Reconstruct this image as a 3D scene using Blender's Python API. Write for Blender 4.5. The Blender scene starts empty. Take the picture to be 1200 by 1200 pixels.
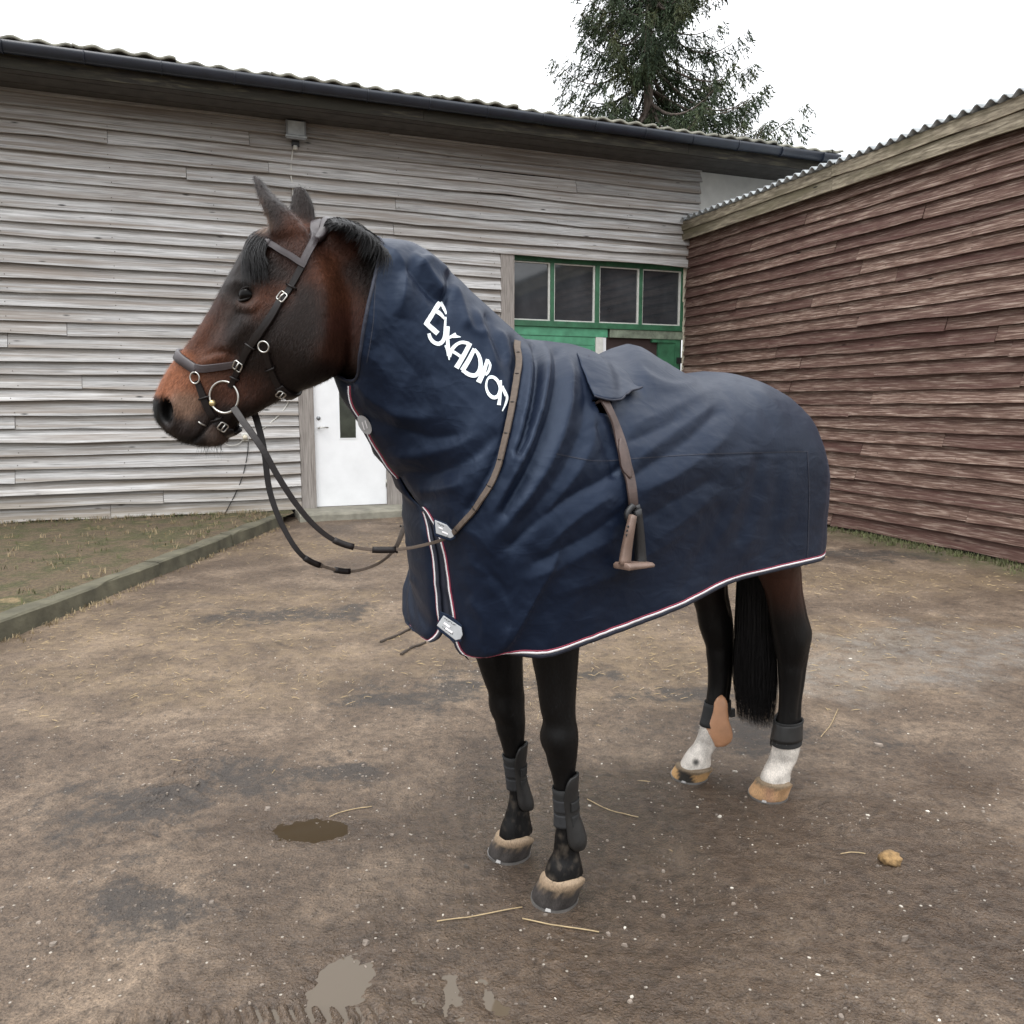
import bpy, bmesh, math, random
import numpy as np
from mathutils import Vector, Matrix
from mathutils.bvhtree import BVHTree

random.seed(7)
rng = np.random.default_rng(7)
SC = bpy.context.scene
COL = SC.collection
R = math.radians

# ------------------------------------------------------------------ camera
FPX = 950.0 / 1200.0            # focal length as a share of the picture width
PITCH = R(7.67)
EYE = np.array([0.0, 0.0, 1.5])
cam_d = bpy.data.cameras.new('camera')
cam_d.sensor_width = 36.0
cam_d.lens = 36.0 * FPX
cam_d.clip_start = 0.05
cam_d.clip_end = 2000
cam = bpy.data.objects.new('camera', cam_d)
COL.objects.link(cam)
cam.location = EYE
cam.rotation_euler = (R(90) - PITCH, 0, 0)
SC.camera = cam

# ------------------------------------------------------------------ world, sun, exposure
SUN_EL, SUN_AZ = R(64), R(-35)      # azimuth measured from +Y towards +X; the sun stands behind the cloud, up left
w = bpy.data.worlds.new('World')
SC.world = w
w.use_nodes = True
nt = w.node_tree
nt.nodes.clear()
out = nt.nodes.new('ShaderNodeOutputWorld')
sky = nt.nodes.new('ShaderNodeTexSky')
sky.sky_type = 'NISHITA'
sky.sun_disc = False
sky.sun_elevation = SUN_EL
sky.sun_rotation = R(-145)
sky.dust_density = 3.0
hsv = nt.nodes.new('ShaderNodeHueSaturation')
hsv.inputs['Saturation'].default_value = 0.25
bg1 = nt.nodes.new('ShaderNodeBackground')
bg1.inputs['Strength'].default_value = 0.06
bg2 = nt.nodes.new('ShaderNodeBackground')        # the even white of the cloud cover
bg2.inputs['Color'].default_value = (0.97, 0.985, 1.0, 1)
bg2.inputs['Strength'].default_value = 0.95
add = nt.nodes.new('ShaderNodeAddShader')
# an overcast sky: the zenith about twice as bright as the horizon, evenly all round
geo = nt.nodes.new('ShaderNodeTexCoord'); sepz = nt.nodes.new('ShaderNodeSeparateXYZ')
nt.links.new(geo.outputs['Generated'], sepz.inputs[0])
mz = nt.nodes.new('ShaderNodeMath'); mz.operation = 'MULTIPLY_ADD'; mz.use_clamp = False
mx = nt.nodes.new('ShaderNodeMath'); mx.operation = 'MAXIMUM'; mx.inputs[1].default_value = 0.0
nt.links.new(sepz.outputs['Z'], mx.inputs[0]); nt.links.new(mx.outputs[0], mz.inputs[0])
mz.inputs[1].default_value = 1.45; mz.inputs[2].default_value = 0.42
nt.links.new(mz.outputs[0], bg2.inputs['Strength'])
nt.links.new(sky.outputs[0], hsv.inputs['Color'])
nt.links.new(hsv.outputs[0], bg1.inputs['Color'])
nt.links.new(bg1.outputs[0], add.inputs[0])
nt.links.new(bg2.outputs[0], add.inputs[1])
nt.links.new(add.outputs[0], out.inputs['Surface'])

sun_d = bpy.data.lights.new('sun', 'SUN')
sun_d.energy = 0.85
sun_d.angle = R(28)
sun_d.color = (1.0, 0.97, 0.93)
sun = bpy.data.objects.new('sun', sun_d)
COL.objects.link(sun)
sun.location = (0, 0, 20)
# the light comes from behind the photographer's left shoulder, high up
sun.rotation_euler = (R(90) - SUN_EL, 0, R(-35))
SC.view_settings.view_transform = 'Standard'
SC.view_settings.look = 'None'
SC.view_settings.gamma = 1.0
SC.view_settings.exposure = 0.68
SC.cycles.max_bounces = 6
SC.cycles.use_denoising = True


# ------------------------------------------------------------------ projection helpers (used to read real positions off the survey photo)
_c, _s = math.cos(PITCH), math.sin(PITCH)
def ray(px, py):
    x = (px - 600) / 950.0
    y = (600 - py) / 950.0
    return np.array([x, _c + y * _s, y * _c - _s])
def onplane(px, py, p0, n):
    d = ray(px, py)
    t = np.dot(np.asarray(p0) - EYE, n) / np.dot(d, n)
    return EYE + t * d
def onground(px, py, z=0.0):
    return onplane(px, py, (0, 0, z), (0, 0, 1))
def proj(P):
    q = np.asarray(P, float) - EYE
    Z = q[..., 1] * _c - q[..., 2] * _s
    Y = q[..., 1] * _s + q[..., 2] * _c
    return 600 + 950 * q[..., 0] / Z, 600 - 950 * Y / Z

# frames: barn (u along the wall, v away from the viewer, z) and horse (x forward, y to its left, z)
BA = R(21)
BO = np.array([2.716, 12.885, 0.0])
bu = np.array([math.cos(BA), math.sin(BA), 0]); bv = np.array([-math.sin(BA), math.cos(BA), 0])
def barn2w(p):
    p = np.asarray(p, float)
    return BO + p[..., :1] * bu + p[..., 1:2] * bv + p[..., 2:3] * np.array([0, 0, 1.0])
def w2barn(p):
    q = np.asarray(p) - BO
    return np.array([q @ bu, q @ bv, q[2]])
def bw(px, py, v=0.0):                      # point of the barn wall plane at depth v
    return w2barn(onplane(px, py, BO + bv * v, bv))
def sw(px, py, u=0.0):                      # point of the shed wall plane
    return w2barn(onplane(px, py, BO + bu * u, bu))

HY = R(218)
HO = np.array([0.45, 2.67, 0.0])
hf = np.array([math.cos(HY), math.sin(HY), 0]); hl = np.array([-math.sin(HY), math.cos(HY), 0])
def h2w(p):
    p = np.asarray(p, float)
    return HO + p[..., :1] * hf + p[..., 1:2] * hl + p[..., 2:3] * np.array([0, 0, 1.0])
def w2h(p):
    q = np.asarray(p, float) - HO
    return np.stack([q @ hf, q @ hl, q[..., 2]], -1)
def loc(px, py, y):                         # horse-frame point at lateral offset y
    return w2h(onplane(px, py, HO + hl * y, hl))
EYE_H = w2h(EYE)
def ray_h(px, py):
    d = ray(px, py)
    d = np.array([d @ hf, d @ hl, d[2]])
    return d / np.linalg.norm(d)

# ------------------------------------------------------------------ numpy noise
_perm = np.random.default_rng(3).permutation(256)
_perm = np.concatenate([_perm, _perm, _perm])
_grad = np.random.default_rng(4).normal(size=(256, 3)); _grad /= np.linalg.norm(_grad, axis=1)[:, None]
def pn(x, y, z=0.0):
    x = np.asarray(x, float); y = np.asarray(y, float) + 0 * x; z = np.asarray(z, float) + 0 * x
    xi = np.floor(x).astype(int); yi = np.floor(y).astype(int); zi = np.floor(z).astype(int)
    xf, yf, zf = x - xi, y - yi, z - zi
    fade = lambda t: t * t * t * (t * (t * 6 - 15) + 10)
    u, v, w_ = fade(xf), fade(yf), fade(zf)
    def g(i, j, k):
        h = _perm[(_perm[(_perm[(xi + i) & 255] + yi + j) & 255] + zi + k) & 255]
        G = _grad[h]
        return G[..., 0] * (xf - i) + G[..., 1] * (yf - j) + G[..., 2] * (zf - k)
    L = lambda a, b, t: a + t * (b - a)
    return L(L(L(g(0,0,0), g(1,0,0), u), L(g(0,1,0), g(1,1,0), u), v),
             L(L(g(0,0,1), g(1,0,1), u), L(g(0,1,1), g(1,1,1), u), v), w_) * 1.6
def fbm(x, y, z=0.0, o=4):
    r, a = 0, 1.0
    for i in range(o):
        k = 2.0 ** i
        r = r + a * pn(np.asarray(x) * k + 17 * i, np.asarray(y) * k, np.asarray(z) * k)
        a *= 0.5
    return r
def sstep(a, b, x):
    t = np.clip((x - a) / (b - a), 0, 1)
    return t * t * (3 - 2 * t)

# ------------------------------------------------------------------ object helpers
def setp(o, label=None, cat=None, group=None, kind=None):
    if label: o['label'] = label
    if cat: o['category'] = cat
    if group: o['group'] = group
    if kind: o['kind'] = kind
    return o
def mk(name, V, Fc, mat=None, parent=None, smooth=False, frame=None):
    me = bpy.data.meshes.new(name)
    me.from_pydata([tuple(map(float, v)) for v in V], [], [tuple(map(int, f)) for f in Fc])
    me.update()
    if smooth:
        me.polygons.foreach_set('use_smooth', [True] * len(me.polygons))
    if mat is not None: me.materials.append(mat)
    return mko(name, me, parent, frame)
def mko(name, me, parent=None, frame=None):
    o = bpy.data.objects.new(name, me)
    COL.objects.link(o)
    if parent is not None: o.parent = parent
    if frame == 'barn':
        o.location = BO; o.rotation_euler = (0, 0, BA)
    elif frame == 'horse':
        o.location = HO; o.rotation_euler = (0, 0, HY)
    return o
def empty(name, frame=None, loc_=(0, 0, 0)):
    o = bpy.data.objects.new(name, None)
    o.empty_display_size = 0.1
    COL.objects.link(o)
    o.location = loc_
    if frame == 'barn': o.location = BO; o.rotation_euler = (0, 0, BA)
    if frame == 'horse': o.location = HO; o.rotation_euler = (0, 0, HY)
    return o
class MB:
    """collects simple shapes into one mesh"""
    def __init__(s): s.V = []; s.F = []
    def add(s, V, Fc):
        b = len(s.V); s.V += [tuple(v) for v in V]; s.F += [tuple(i + b for i in f) for f in Fc]; return s
    def box(s, a, b):
        (x0, y0, z0), (x1, y1, z1) = a, b
        V = [(x0,y0,z0),(x1,y0,z0),(x1,y1,z0),(x0,y1,z0),(x0,y0,z1),(x1,y0,z1),(x1,y1,z1),(x0,y1,z1)]
        return s.add(V, [(0,3,2,1),(4,5,6,7),(0,1,5,4),(1,2,6,5),(2,3,7,6),(3,0,4,7)])
    def tube(s, P, r, n=8): return s.add(*tube(P, r, n))
    def build(s, name, mat, parent=None, smooth=False, frame=None):
        return mk(name, s.V, s.F, mat, parent, smooth, frame)
def bevel_mesh(o, wdt=0.004, seg=2):
    m = o.modifiers.new('bevel', 'BEVEL'); m.width = wdt; m.segments = seg; m.limit_method = 'ANGLE'; m.angle_limit = R(35)
    return o
def cr(A, n):
    """Catmull-Rom through the rows of A, n samples"""
    A = np.asarray(A, float); k = len(A)
    t = np.linspace(0, k - 1, n); i = np.clip(np.floor(t).astype(int), 0, k - 2); f = (t - i)[:, None]
    sh = A.shape[1:]; A = A.reshape(k, -1)
    g = lambda j: A[np.clip(j, 0, k - 1)]
    p0 = np.where((i - 1 < 0)[:, None], 2 * g(i) - g(i + 1), g(i - 1)); p1 = g(i); p2 = g(i + 1)
    p3 = np.where((i + 2 > k - 1)[:, None], 2 * g(i + 1) - g(i), g(i + 2))
    r = 0.5 * ((2 * p1) + (-p0 + p2) * f + (2 * p0 - 5 * p1 + 4 * p2 - p3) * f ** 2 + (-p0 + 3 * p1 - 3 * p2 + p3) * f ** 3)
    return r.reshape((n,) + sh)
def loft(rings, cap=True, closed=True):
    rings = np.asarray(rings, float); m, n = rings.shape[:2]
    V = rings.reshape(-1, 3).tolist(); Fc = []
    for i in range(m - 1):
        for j in range(n if closed else n - 1):
            k = (j + 1) % n
            Fc.append((i * n + j, i * n + k, (i + 1) * n + k, (i + 1) * n + j))
    if cap:
        a = len(V); V.append(rings[0].mean(0).tolist()); V.append(rings[-1].mean(0).tolist())
        for j in range(n):
            k = (j + 1) % n
            Fc.append((a, k, j)); Fc.append((a + 1, (m - 1) * n + j, (m - 1) * n + k))
    return V, Fc
def frames(P):
    P = np.asarray(P, float)
    T = np.gradient(P, axis=0); T /= np.linalg.norm(T, axis=1)[:, None] + 1e-12
    up = np.array([0, 0, 1.0]) if abs(T[0][2]) < 0.9 else np.array([1.0, 0, 0])
    N = np.zeros_like(P); n = np.cross(T[0], up); n /= np.linalg.norm(n)
    for i in range(len(P)):
        n = n - T[i] * (n @ T[i]); n /= np.linalg.norm(n) + 1e-12
        N[i] = n
    return T, N, np.cross(T, N)
def tube(P, r, n=8):
    P = np.asarray(P, float); T, N, B = frames(P)
    r = np.broadcast_to(np.asarray(r, float), (len(P),))
    a = np.linspace(0, 2 * np.pi, n, endpoint=False)
    ring = P[:, None] + r[:, None, None] * (np.cos(a)[None, :, None] * N[:, None] + np.sin(a)[None, :, None] * B[:, None])
    return loft(ring)
def ribbon(P, Nrm, wd, th):
    """a strap: flat, with softened outer edges, lying on P with outward normals Nrm"""
    P = np.asarray(P, float); Nrm = np.asarray(Nrm, float)
    T = np.gradient(P, axis=0); T /= np.linalg.norm(T, axis=1)[:, None] + 1e-12
    S = np.cross(T, Nrm); S /= np.linalg.norm(S, axis=1)[:, None] + 1e-12
    N2 = np.cross(S, T)
    wd = np.broadcast_to(np.asarray(wd, float), (len(P),))[:, None]
    prof = [(-.5, -.3), (-.5, .72), (-.44, 1.0), (0, 1.05), (.44, 1.0), (.5, .72), (.5, -.3)]
    ring = np.stack([P + S * wd * a + N2 * th * b for a, b in prof], 1)
    return loft(ring)
def torus(c, ax, r0, r1, n=28, m=8, a0=0, a1=2 * np.pi, sc=(1, 1), side=None):
    c = np.asarray(c, float); ax = np.asarray(ax, float) / np.linalg.norm(ax)
    e1 = np.asarray(side, float) if side is not None else np.cross(ax, [0, 0, 1.0])
    e1 = e1 - ax * (e1 @ ax); e1 /= np.linalg.norm(e1); e2 = np.cross(ax, e1)
    full = abs(a1 - a0 - 2 * np.pi) < 1e-6
    t = np.linspace(a0, a1, n + (1 if not full else 0), endpoint=not full)
    D = np.cos(t)[:, None] * e1 * sc[0] + np.sin(t)[:, None] * e2 * sc[1]
    b = np.linspace(0, 2 * np.pi, m, endpoint=False)
    Du = D / np.linalg.norm(D, axis=1)[:, None]
    ring = c + D[:, None] * r0 + r1 * (np.cos(b)[None, :, None] * Du[:, None] + np.sin(b)[None, :, None] * ax)
    if full:
        ring = np.concatenate([ring, ring[:1]])
        return loft(ring, cap=False)
    return loft(ring)
def strands(paths, r0, n=3):
    """many tapered hairs as one mesh"""
    V, Fc = [], []
    for P, rr in zip(paths, r0):
        P = np.asarray(P); k = len(P)
        T = np.gradient(P, axis=0); T /= np.linalg.norm(T, axis=1)[:, None] + 1e-9
        up = np.array([0.31, 0.85, 0.42])
        N = np.cross(T, up); N /= np.linalg.norm(N, axis=1)[:, None] + 1e-9
        B = np.cross(T, N); tt = np.linspace(0, 1, k); rad = rr * (1 - tt ** 2.2 * 0.9)
        b = len(V)
        for i in range(k):
            for j in range(n):
                a = 2 * math.pi * j / n
                V.append(P[i] + rad[i] * (math.cos(a) * N[i] + math.sin(a) * B[i]))
        for i in range(k - 1):
            for j in range(n):
                q = (j + 1) % n
                Fc.append((b + i * n + j, b + i * n + q, b + (i + 1) * n + q, b + (i + 1) * n + j))
    return V, Fc

# ------------------------------------------------------------------ material helpers
def new_mat(name):
    m = bpy.data.materials.new(name); m.use_nodes = True
    nt = m.node_tree; b = nt.nodes['Principled BSDF']
    return m, nt, b
def N(nt, t, **kw):
    n = nt.nodes.new(t)
    for k, v in kw.items():
        if k.startswith('i_'): n.inputs[k[2:].replace('_', ' ')].default_value = v
        else: setattr(n, k, v)
    return n
def ramp(nt, fac, stops):
    n = nt.nodes.new('ShaderNodeValToRGB')
    while len(n.color_ramp.elements) < len(stops): n.color_ramp.elements.new(0.5)
    for e, (p, c_) in zip(n.color_ramp.elements, stops):
        e.position = p; e.color = (*c_, 1) if len(c_) == 3 else c_
    nt.links.new(fac, n.inputs[0]); return n.outputs[0]
def coords(nt, scale=(1, 1, 1), kind='Object', rot=(0, 0, 0)):
    tc = N(nt, 'ShaderNodeTexCoord'); mp = N(nt, 'ShaderNodeMapping')
    mp.inputs['Scale'].default_value = scale; mp.inputs['Rotation'].default_value = rot
    nt.links.new(tc.outputs[kind], mp.inputs[0]); return mp.outputs[0]
def noise(nt, vec, scale, detail=4, rough=0.55, dist=0.0):
    n = N(nt, 'ShaderNodeTexNoise'); n.inputs['Scale'].default_value = scale
    n.inputs['Detail'].default_value = detail; n.inputs['Roughness'].default_value = rough; n.inputs['Distortion'].default_value = dist
    nt.links.new(vec, n.inputs['Vector']); return n.outputs['Fac']
def mix(nt, fac, a, b, mode='MIX'):
    n = N(nt, 'ShaderNodeMix', data_type='RGBA', blend_type=mode)
    for s_, v in ((n.inputs[0], fac), (n.inputs[6], a), (n.inputs[7], b)):
        if hasattr(v, 'links'): nt.links.new(v, s_)
        elif isinstance(v, (int, float)): s_.default_value = v
        else: s_.default_value = (*v, 1) if len(v) == 3 else v
    return n.outputs[2]
def math_(nt, op, a, b=0.0, c_=None):
    n = N(nt, 'ShaderNodeMath', operation=op)
    for s_, v in zip(n.inputs, (a, b, c_)):
        if v is None: continue
        if hasattr(v, 'links'): nt.links.new(v, s_)
        else: s_.default_value = v
    return n.outputs[0]
def bump(nt, b, h, strength=0.3, dist=0.01, prev=None):
    n = N(nt, 'ShaderNodeBump'); n.inputs['Strength'].default_value = strength; n.inputs['Distance'].default_value = dist
    nt.links.new(h, n.inputs['Height'])
    if prev is not None: nt.links.new(prev, n.inputs['Normal'])
    nt.links.new(n.outputs[0], b.inputs['Normal']); return n.outputs[0]
def simple(name, col, rough=0.6, metal=0.0, var=0.15, scale=40, bmp=0.15, bd=0.002, spec=0.5):
    m, nt, b = new_mat(name)
    v = coords(nt)
    f = noise(nt, v, scale, 5)
    c_ = ramp(nt, f, [(0.25, [x * (1 - var) for x in col]), (0.75, [min(1, x * (1 + var)) for x in col])])
    nt.links.new(c_, b.inputs['Base Color'])
    b.inputs['Roughness'].default_value = rough; b.inputs['Metallic'].default_value = metal
    b.inputs['Specular IOR Level'].default_value = spec
    if bmp: bump(nt, b, noise(nt, v, scale * 3, 3), bmp, bd)
    return m
def attr(nt, name):
    n = N(nt, 'ShaderNodeAttribute', attribute_name=name); return n

def wood(name, tones, grain=(1.2, 40, 40), stain=None, paint=None, rough=0.8, axis='u', foot=False):
    """weathered board: grain along the board, tone per board, dark knots and checks, optional peeling paint"""
    m, nt, b = new_mat(name)
    oi = N(nt, 'ShaderNodeObjectInfo')
    off = N(nt, 'ShaderNodeCombineXYZ')
    k = math_(nt, 'MULTIPLY', oi.outputs['Random'], 37.0)
    for i in range(3): nt.links.new(k, off.inputs[i])
    tc = N(nt, 'ShaderNodeTexCoord')
    va = N(nt, 'ShaderNodeVectorMath', operation='ADD')
    nt.links.new(tc.outputs['Object'], va.inputs[0]); nt.links.new(off.outputs[0], va.inputs[1])
    mp = N(nt, 'ShaderNodeMapping'); mp.inputs['Scale'].default_value = grain
    nt.links.new(va.outputs[0], mp.inputs[0])
    fine = noise(nt, mp.outputs[0], 2.2, 6, 0.65, 0.3)
    mp2 = N(nt, 'ShaderNodeMapping'); mp2.inputs['Scale'].default_value = tuple(g * 0.25 for g in grain)
    nt.links.new(va.outputs[0], mp2.inputs[0])
    broad = noise(nt, mp2.outputs[0], 2.0, 4, 0.5)
    c1 = ramp(nt, fine, [(0.28, tones[0]), (0.5, tones[1]), (0.75, tones[2])])
    tone = math_(nt, 'MULTIPLY_ADD', oi.outputs['Random'], 0.30, 0.80)
    tn = N(nt, 'ShaderNodeVectorMath', operation='SCALE')
    nt.links.new(c1, tn.inputs[0]); nt.links.new(tone, tn.inputs['Scale'])
    col = tn.outputs[0]
    if stain:
        f = ramp(nt, broad, [(0.42, (0, 0, 0)), (0.68, (1, 1, 1))])
        col = mix(nt, f, col, stain)
    # knots
    mp3 = N(nt, 'ShaderNodeMapping'); mp3.inputs['Scale'].default_value = (1.6, 6.0, 6.0) if axis == 'u' else (6.0, 1.6, 6.0)
    nt.links.new(va.outputs[0], mp3.inputs[0])
    vo = N(nt, 'ShaderNodeTexVoronoi'); vo.inputs['Scale'].default_value = 1.0
    nt.links.new(mp3.outputs[0], vo.inputs['Vector'])
    kn = ramp(nt, vo.outputs['Distance'], [(0.03, (1, 1, 1)), (0.09, (0, 0, 0))])
    col = mix(nt, kn, col, [t * 0.25 for t in tones[0]])
    if paint:
        pf = noise(nt, mp2.outputs[0], 3.0, 6, 0.7, 0.6)
        pr = math_(nt, 'MULTIPLY_ADD', oi.outputs['Random'], 0.22, pf)
        f = ramp(nt, pr, [(paint[1] - .12, (.85, .85, .85)), (paint[1] + 0.16, (0, 0, 0))])
        col = mix(nt, f, col, paint[0])
    if foot:                     # splashed dirt near the ground
        sz = N(nt, 'ShaderNodeSeparateXYZ'); nt.links.new(tc.outputs['Object'], sz.inputs[0])
        hgt = math_(nt, 'MULTIPLY_ADD', broad, 0.9, math_(nt, 'MULTIPLY', sz.outputs['Z'], -0.75))
        col = mix(nt, ramp(nt, hgt, [(0.0, (0, 0, 0)), (0.45, (.75, .75, .75))]), col, (0.20, 0.165, 0.12))
    nt.links.new(col, b.inputs['Base Color'])
    b.inputs['Roughness'].default_value = rough
    b.inputs['Specular IOR Level'].default_value = 0.25
    n1 = bump(nt, b, fine, 0.5, 0.006)
    return m

# ------------------------------------------------------------------ materials
M = {}
M['grey_wood'] = wood('weathered_grey_board', [(0.17, 0.165, 0.16), (0.47, 0.463, 0.455), (0.72, 0.715, 0.705)], grain=(1.0, 30, 38), stain=(0.26, 0.225, 0.195), foot=True)
M['post_wood'] = wood('weathered_post', [(0.13, 0.11, 0.10), (0.27, 0.245, 0.225), (0.40, 0.37, 0.34)], grain=(40, 40, 1.5))
M['fascia_wood'] = wood('mossy_fascia_board', [(0.010, 0.009, 0.008), (0.030, 0.026, 0.021), (0.11, 0.10, 0.065)], grain=(1.6, 14, 14), stain=(0.022, 0.020, 0.014))
M['shed_fascia'] = wood('mossy_shed_fascia', [(0.05, 0.04, 0.03), (0.20, 0.17, 0.125), (0.42, 0.37, 0.28)], grain=(18, 2.0, 18), stain=(0.11, 0.095, 0.06), axis='v')
M['red_wood'] = wood('flaking_brown_board', [(0.036, 0.019, 0.015), (0.118, 0.072, 0.056), (0.41, 0.325, 0.27)], grain=(30, 1.7, 34), paint=((0.066, 0.029, 0.025), 0.525), axis='v')
M['soffit'] = simple('dark_soffit', (0.06, 0.055, 0.05), 0.9, var=0.3, scale=6)
M['backing'] = simple('dark_backing', (0.03, 0.028, 0.026), 0.95)
M['gutter'] = simple('blue_black_gutter', (0.012, 0.016, 0.026), 0.35, var=0.3, scale=8, bmp=0.05)
M['roof'] = simple('mossy_fibre_cement', (0.20, 0.195, 0.16), 0.9, var=0.55, scale=9, bmp=0.5, bd=0.01)
M['shed_roof'] = simple('grey_fibre_cement', (0.30, 0.32, 0.33), 0.8, var=0.4, scale=10, bmp=0.4, bd=0.01)
M['render'] = simple('pale_render', (0.52, 0.51, 0.48), 0.9, var=0.12, scale=5, bmp=0.3, bd=0.01)
M['concrete'] = simple('mossy_concrete', (0.19, 0.18, 0.145), 0.9, var=0.45, scale=5, bmp=0.6, bd=0.012)
M['kerb'] = simple('mossy_kerb', (0.085, 0.078, 0.052), 0.95, var=0.55, scale=4, bmp=0.7, bd=0.015)
M['white_paint'] = simple('white_door_paint', (0.78, 0.79, 0.80), 0.45, var=0.06, scale=4, bmp=0.0)
M['white_trim'] = simple('worn_white_trim', (0.62, 0.62, 0.58), 0.6, var=0.15, scale=20)
M['cream_trim'] = simple('flaking_cream_trim', (0.58, 0.53, 0.42), 0.8, var=0.3, scale=20, bmp=0.5)
M['green'] = simple('green_door_paint', (0.034, 0.130, 0.066), 0.5, var=0.35, scale=9, bmp=0.3, bd=0.004)
M['green_light'] = simple('faded_green_paint', (0.075, 0.27, 0.155), 0.55, var=0.3, scale=7, bmp=0.4, bd=0.004)
M['worn_rail'] = simple('bare_worn_rail', (0.17, 0.20, 0.15), 0.8, var=0.45, scale=14, bmp=0.4, bd=0.004)
M['brown_panel'] = simple('dark_brown_panel', (0.035, 0.020, 0.018), 0.7, var=0.15)
M['black'] = simple('black_plastic', (0.012, 0.012, 0.013), 0.5)
M['steel'] = simple('polished_steel', (0.50, 0.49, 0.46), 0.28, metal=1.0, var=0.05, bmp=0.0)
M['grey_metal'] = simple('grey_lamp_metal', (0.25, 0.26, 0.27), 0.5, metal=0.6)
M['cable_white'] = simple('white_cable', (0.55, 0.54, 0.50), 0.5)
M['glass'], nt, b = new_mat('dusty_dark_glass')
v = coords(nt)
f = noise(nt, v, 2.0, 6)
nt.links.new(ramp(nt, f, [(0.3, (0.022, 0.026, 0.030)), (0.75, (0.062, 0.068, 0.076))]), b.inputs['Base Color'])
b.inputs['Roughness'].default_value = 0.06; b.inputs['Specular IOR Level'].default_value = 1.0
M['door_glass'] = simple('dim_door_glass', (0.035, 0.04, 0.03), 0.12, var=0.6, scale=6, bmp=0)
M['lamp_glass'] = simple('floodlight_glass', (0.42, 0.46, 0.48), 0.15, var=0.2, scale=15, bmp=0)

# tack
M['leather'] = simple('black_brown_leather', (0.008, 0.0055, 0.0052), 0.42, var=0.3, scale=60, bmp=0.3, bd=0.001, spec=0.28)
M['leather_pad'] = simple('worn_grey_brown_leather', (0.036, 0.028, 0.030), 0.40, var=0.25, scale=60, bmp=0.25, bd=0.001)
M['leather_brown'] = simple('dusty_brown_leather', (0.062, 0.040, 0.034), 0.55, var=0.3, scale=40, bmp=0.4, bd=0.001)
M['rein_web'] = simple('woven_brown_rein', (0.078, 0.056, 0.041), 0.7, var=0.25, scale=120, bmp=0.5, bd=0.001)
M['stirrup_tan'] = simple('dusty_tan_stirrup', (0.15, 0.10, 0.078), 0.5, var=0.25, scale=25)
M['brass'] = simple('brass_stop', (0.62, 0.50, 0.26), 0.3, metal=0.8)
M['white_print'] = simple('white_print', (0.72, 0.78, 0.80), 0.6, var=0.04, bmp=0)
M['trim_white'] = simple('white_braid', (0.70, 0.68, 0.69), 0.7, var=0.08, bmp=0.2)
M['trim_red'] = simple('dark_red_braid', (0.22, 0.025, 0.05), 0.7)
M['navy_braid'] = simple('navy_braid', (0.010, 0.013, 0.026), 0.7)
M['badge'] = simple('grey_badge', (0.36, 0.37, 0.38), 0.35, metal=0.35, var=0.15)
M['boot_shell'] = simple('dusty_black_boot_shell', (0.013, 0.0125, 0.012), 0.5, var=0.7, scale=14, bmp=0.3)
M['boot_strap'] = simple('charcoal_elastic', (0.015, 0.0155, 0.017), 0.8, var=0.2, scale=80)
M['boot_black'] = simple('black_neoprene', (0.010, 0.010, 0.010), 0.8, scale=60)
M['boot_tan'] = simple('tan_boot_shell', (0.40, 0.205, 0.11), 0.5, var=0.15, scale=20, bmp=0.1)
M['shoe_iron'] = simple('shoe_iron', (0.30, 0.29, 0.28), 0.5, metal=0.9, bmp=0.1)
M['eye'] = simple('dark_eye', (0.003, 0.0022, 0.002), 0.12, var=0.1, bmp=0)
M['eye'].node_tree.nodes['Principled BSDF'].inputs['Specular IOR Level'].default_value = 0.11
M['hair'] = simple('black_hair', (0.007, 0.0065, 0.007), 0.48, var=0.4, scale=30, bmp=0, spec=0.3)
M['hair_tan'] = simple('tan_ear_hair', (0.28, 0.19, 0.13), 0.7, bmp=0)

def coat_mat(name, rough, bscale, sheen=0.25):
    m, nt, b = new_mat(name)
    a = attr(nt, 'coat')
    v = coords(nt, (60, 60, 22))
    f = noise(nt, v, 5.0, 5, 0.6, 0.2)
    col = mix(nt, 1.0, a.outputs['Color'], ramp(nt, f, [(0.25, (0.6, 0.6, 0.6)), (0.75, (1.35, 1.33, 1.3))]), 'MULTIPLY')
    nt.links.new(col, b.inputs['Base Color'])
    b.inputs['Roughness'].default_value = rough
    b.inputs['Specular IOR Level'].default_value = 0.19
    b.inputs['Sheen Weight'].default_value = 0.0
    b.inputs['Sheen Roughness'].default_value = 0.4
    v2 = coords(nt, (1, 1, 1))
    n1 = bump(nt, b, noise(nt, v2, 9.0, 4), 0.25, 0.006)
    bump(nt, b, f, 0.22, 0.0016, n1)
    return m
M['coat'] = coat_mat('bay_coat', 0.46, 1)
M['hoof'] = coat_mat('horn', 0.5, 1, 0.0)

# rug cloth
M['rug'], nt, b = new_mat('navy_nylon')
v = coords(nt)
f = noise(nt, v, 3.0, 4)
nt.links.new(ramp(nt, f, [(0.3, (0.0030, 0.0056, 0.0145)), (0.7, (0.0044, 0.0080, 0.0195))]), b.inputs['Base Color'])
b.inputs['Roughness'].default_value = 0.47
b.inputs['Specular IOR Level'].default_value = 0.30
b.inputs['Specular Tint'].default_value = (0.56, 0.72, 1.0, 1)
b.inputs['Sheen Weight'].default_value = 0.03
b.inputs['Sheen Roughness'].default_value = 0.35
b.inputs['Sheen Tint'].default_value = (0.55, 0.68, 1.0, 1)
h1 = noise(nt, v, 13.0, 3, 0.5, 1.2)
n1 = bump(nt, b, h1, 0.08, 0.012)
rdg = math_(nt, 'ABSOLUTE', math_(nt, 'SUBTRACT', noise(nt, coords(nt, (1, 1, 1.7), rot=(0, .6, 0)), 8.0, 3, 0.45, 0.9), 0.5))
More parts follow.
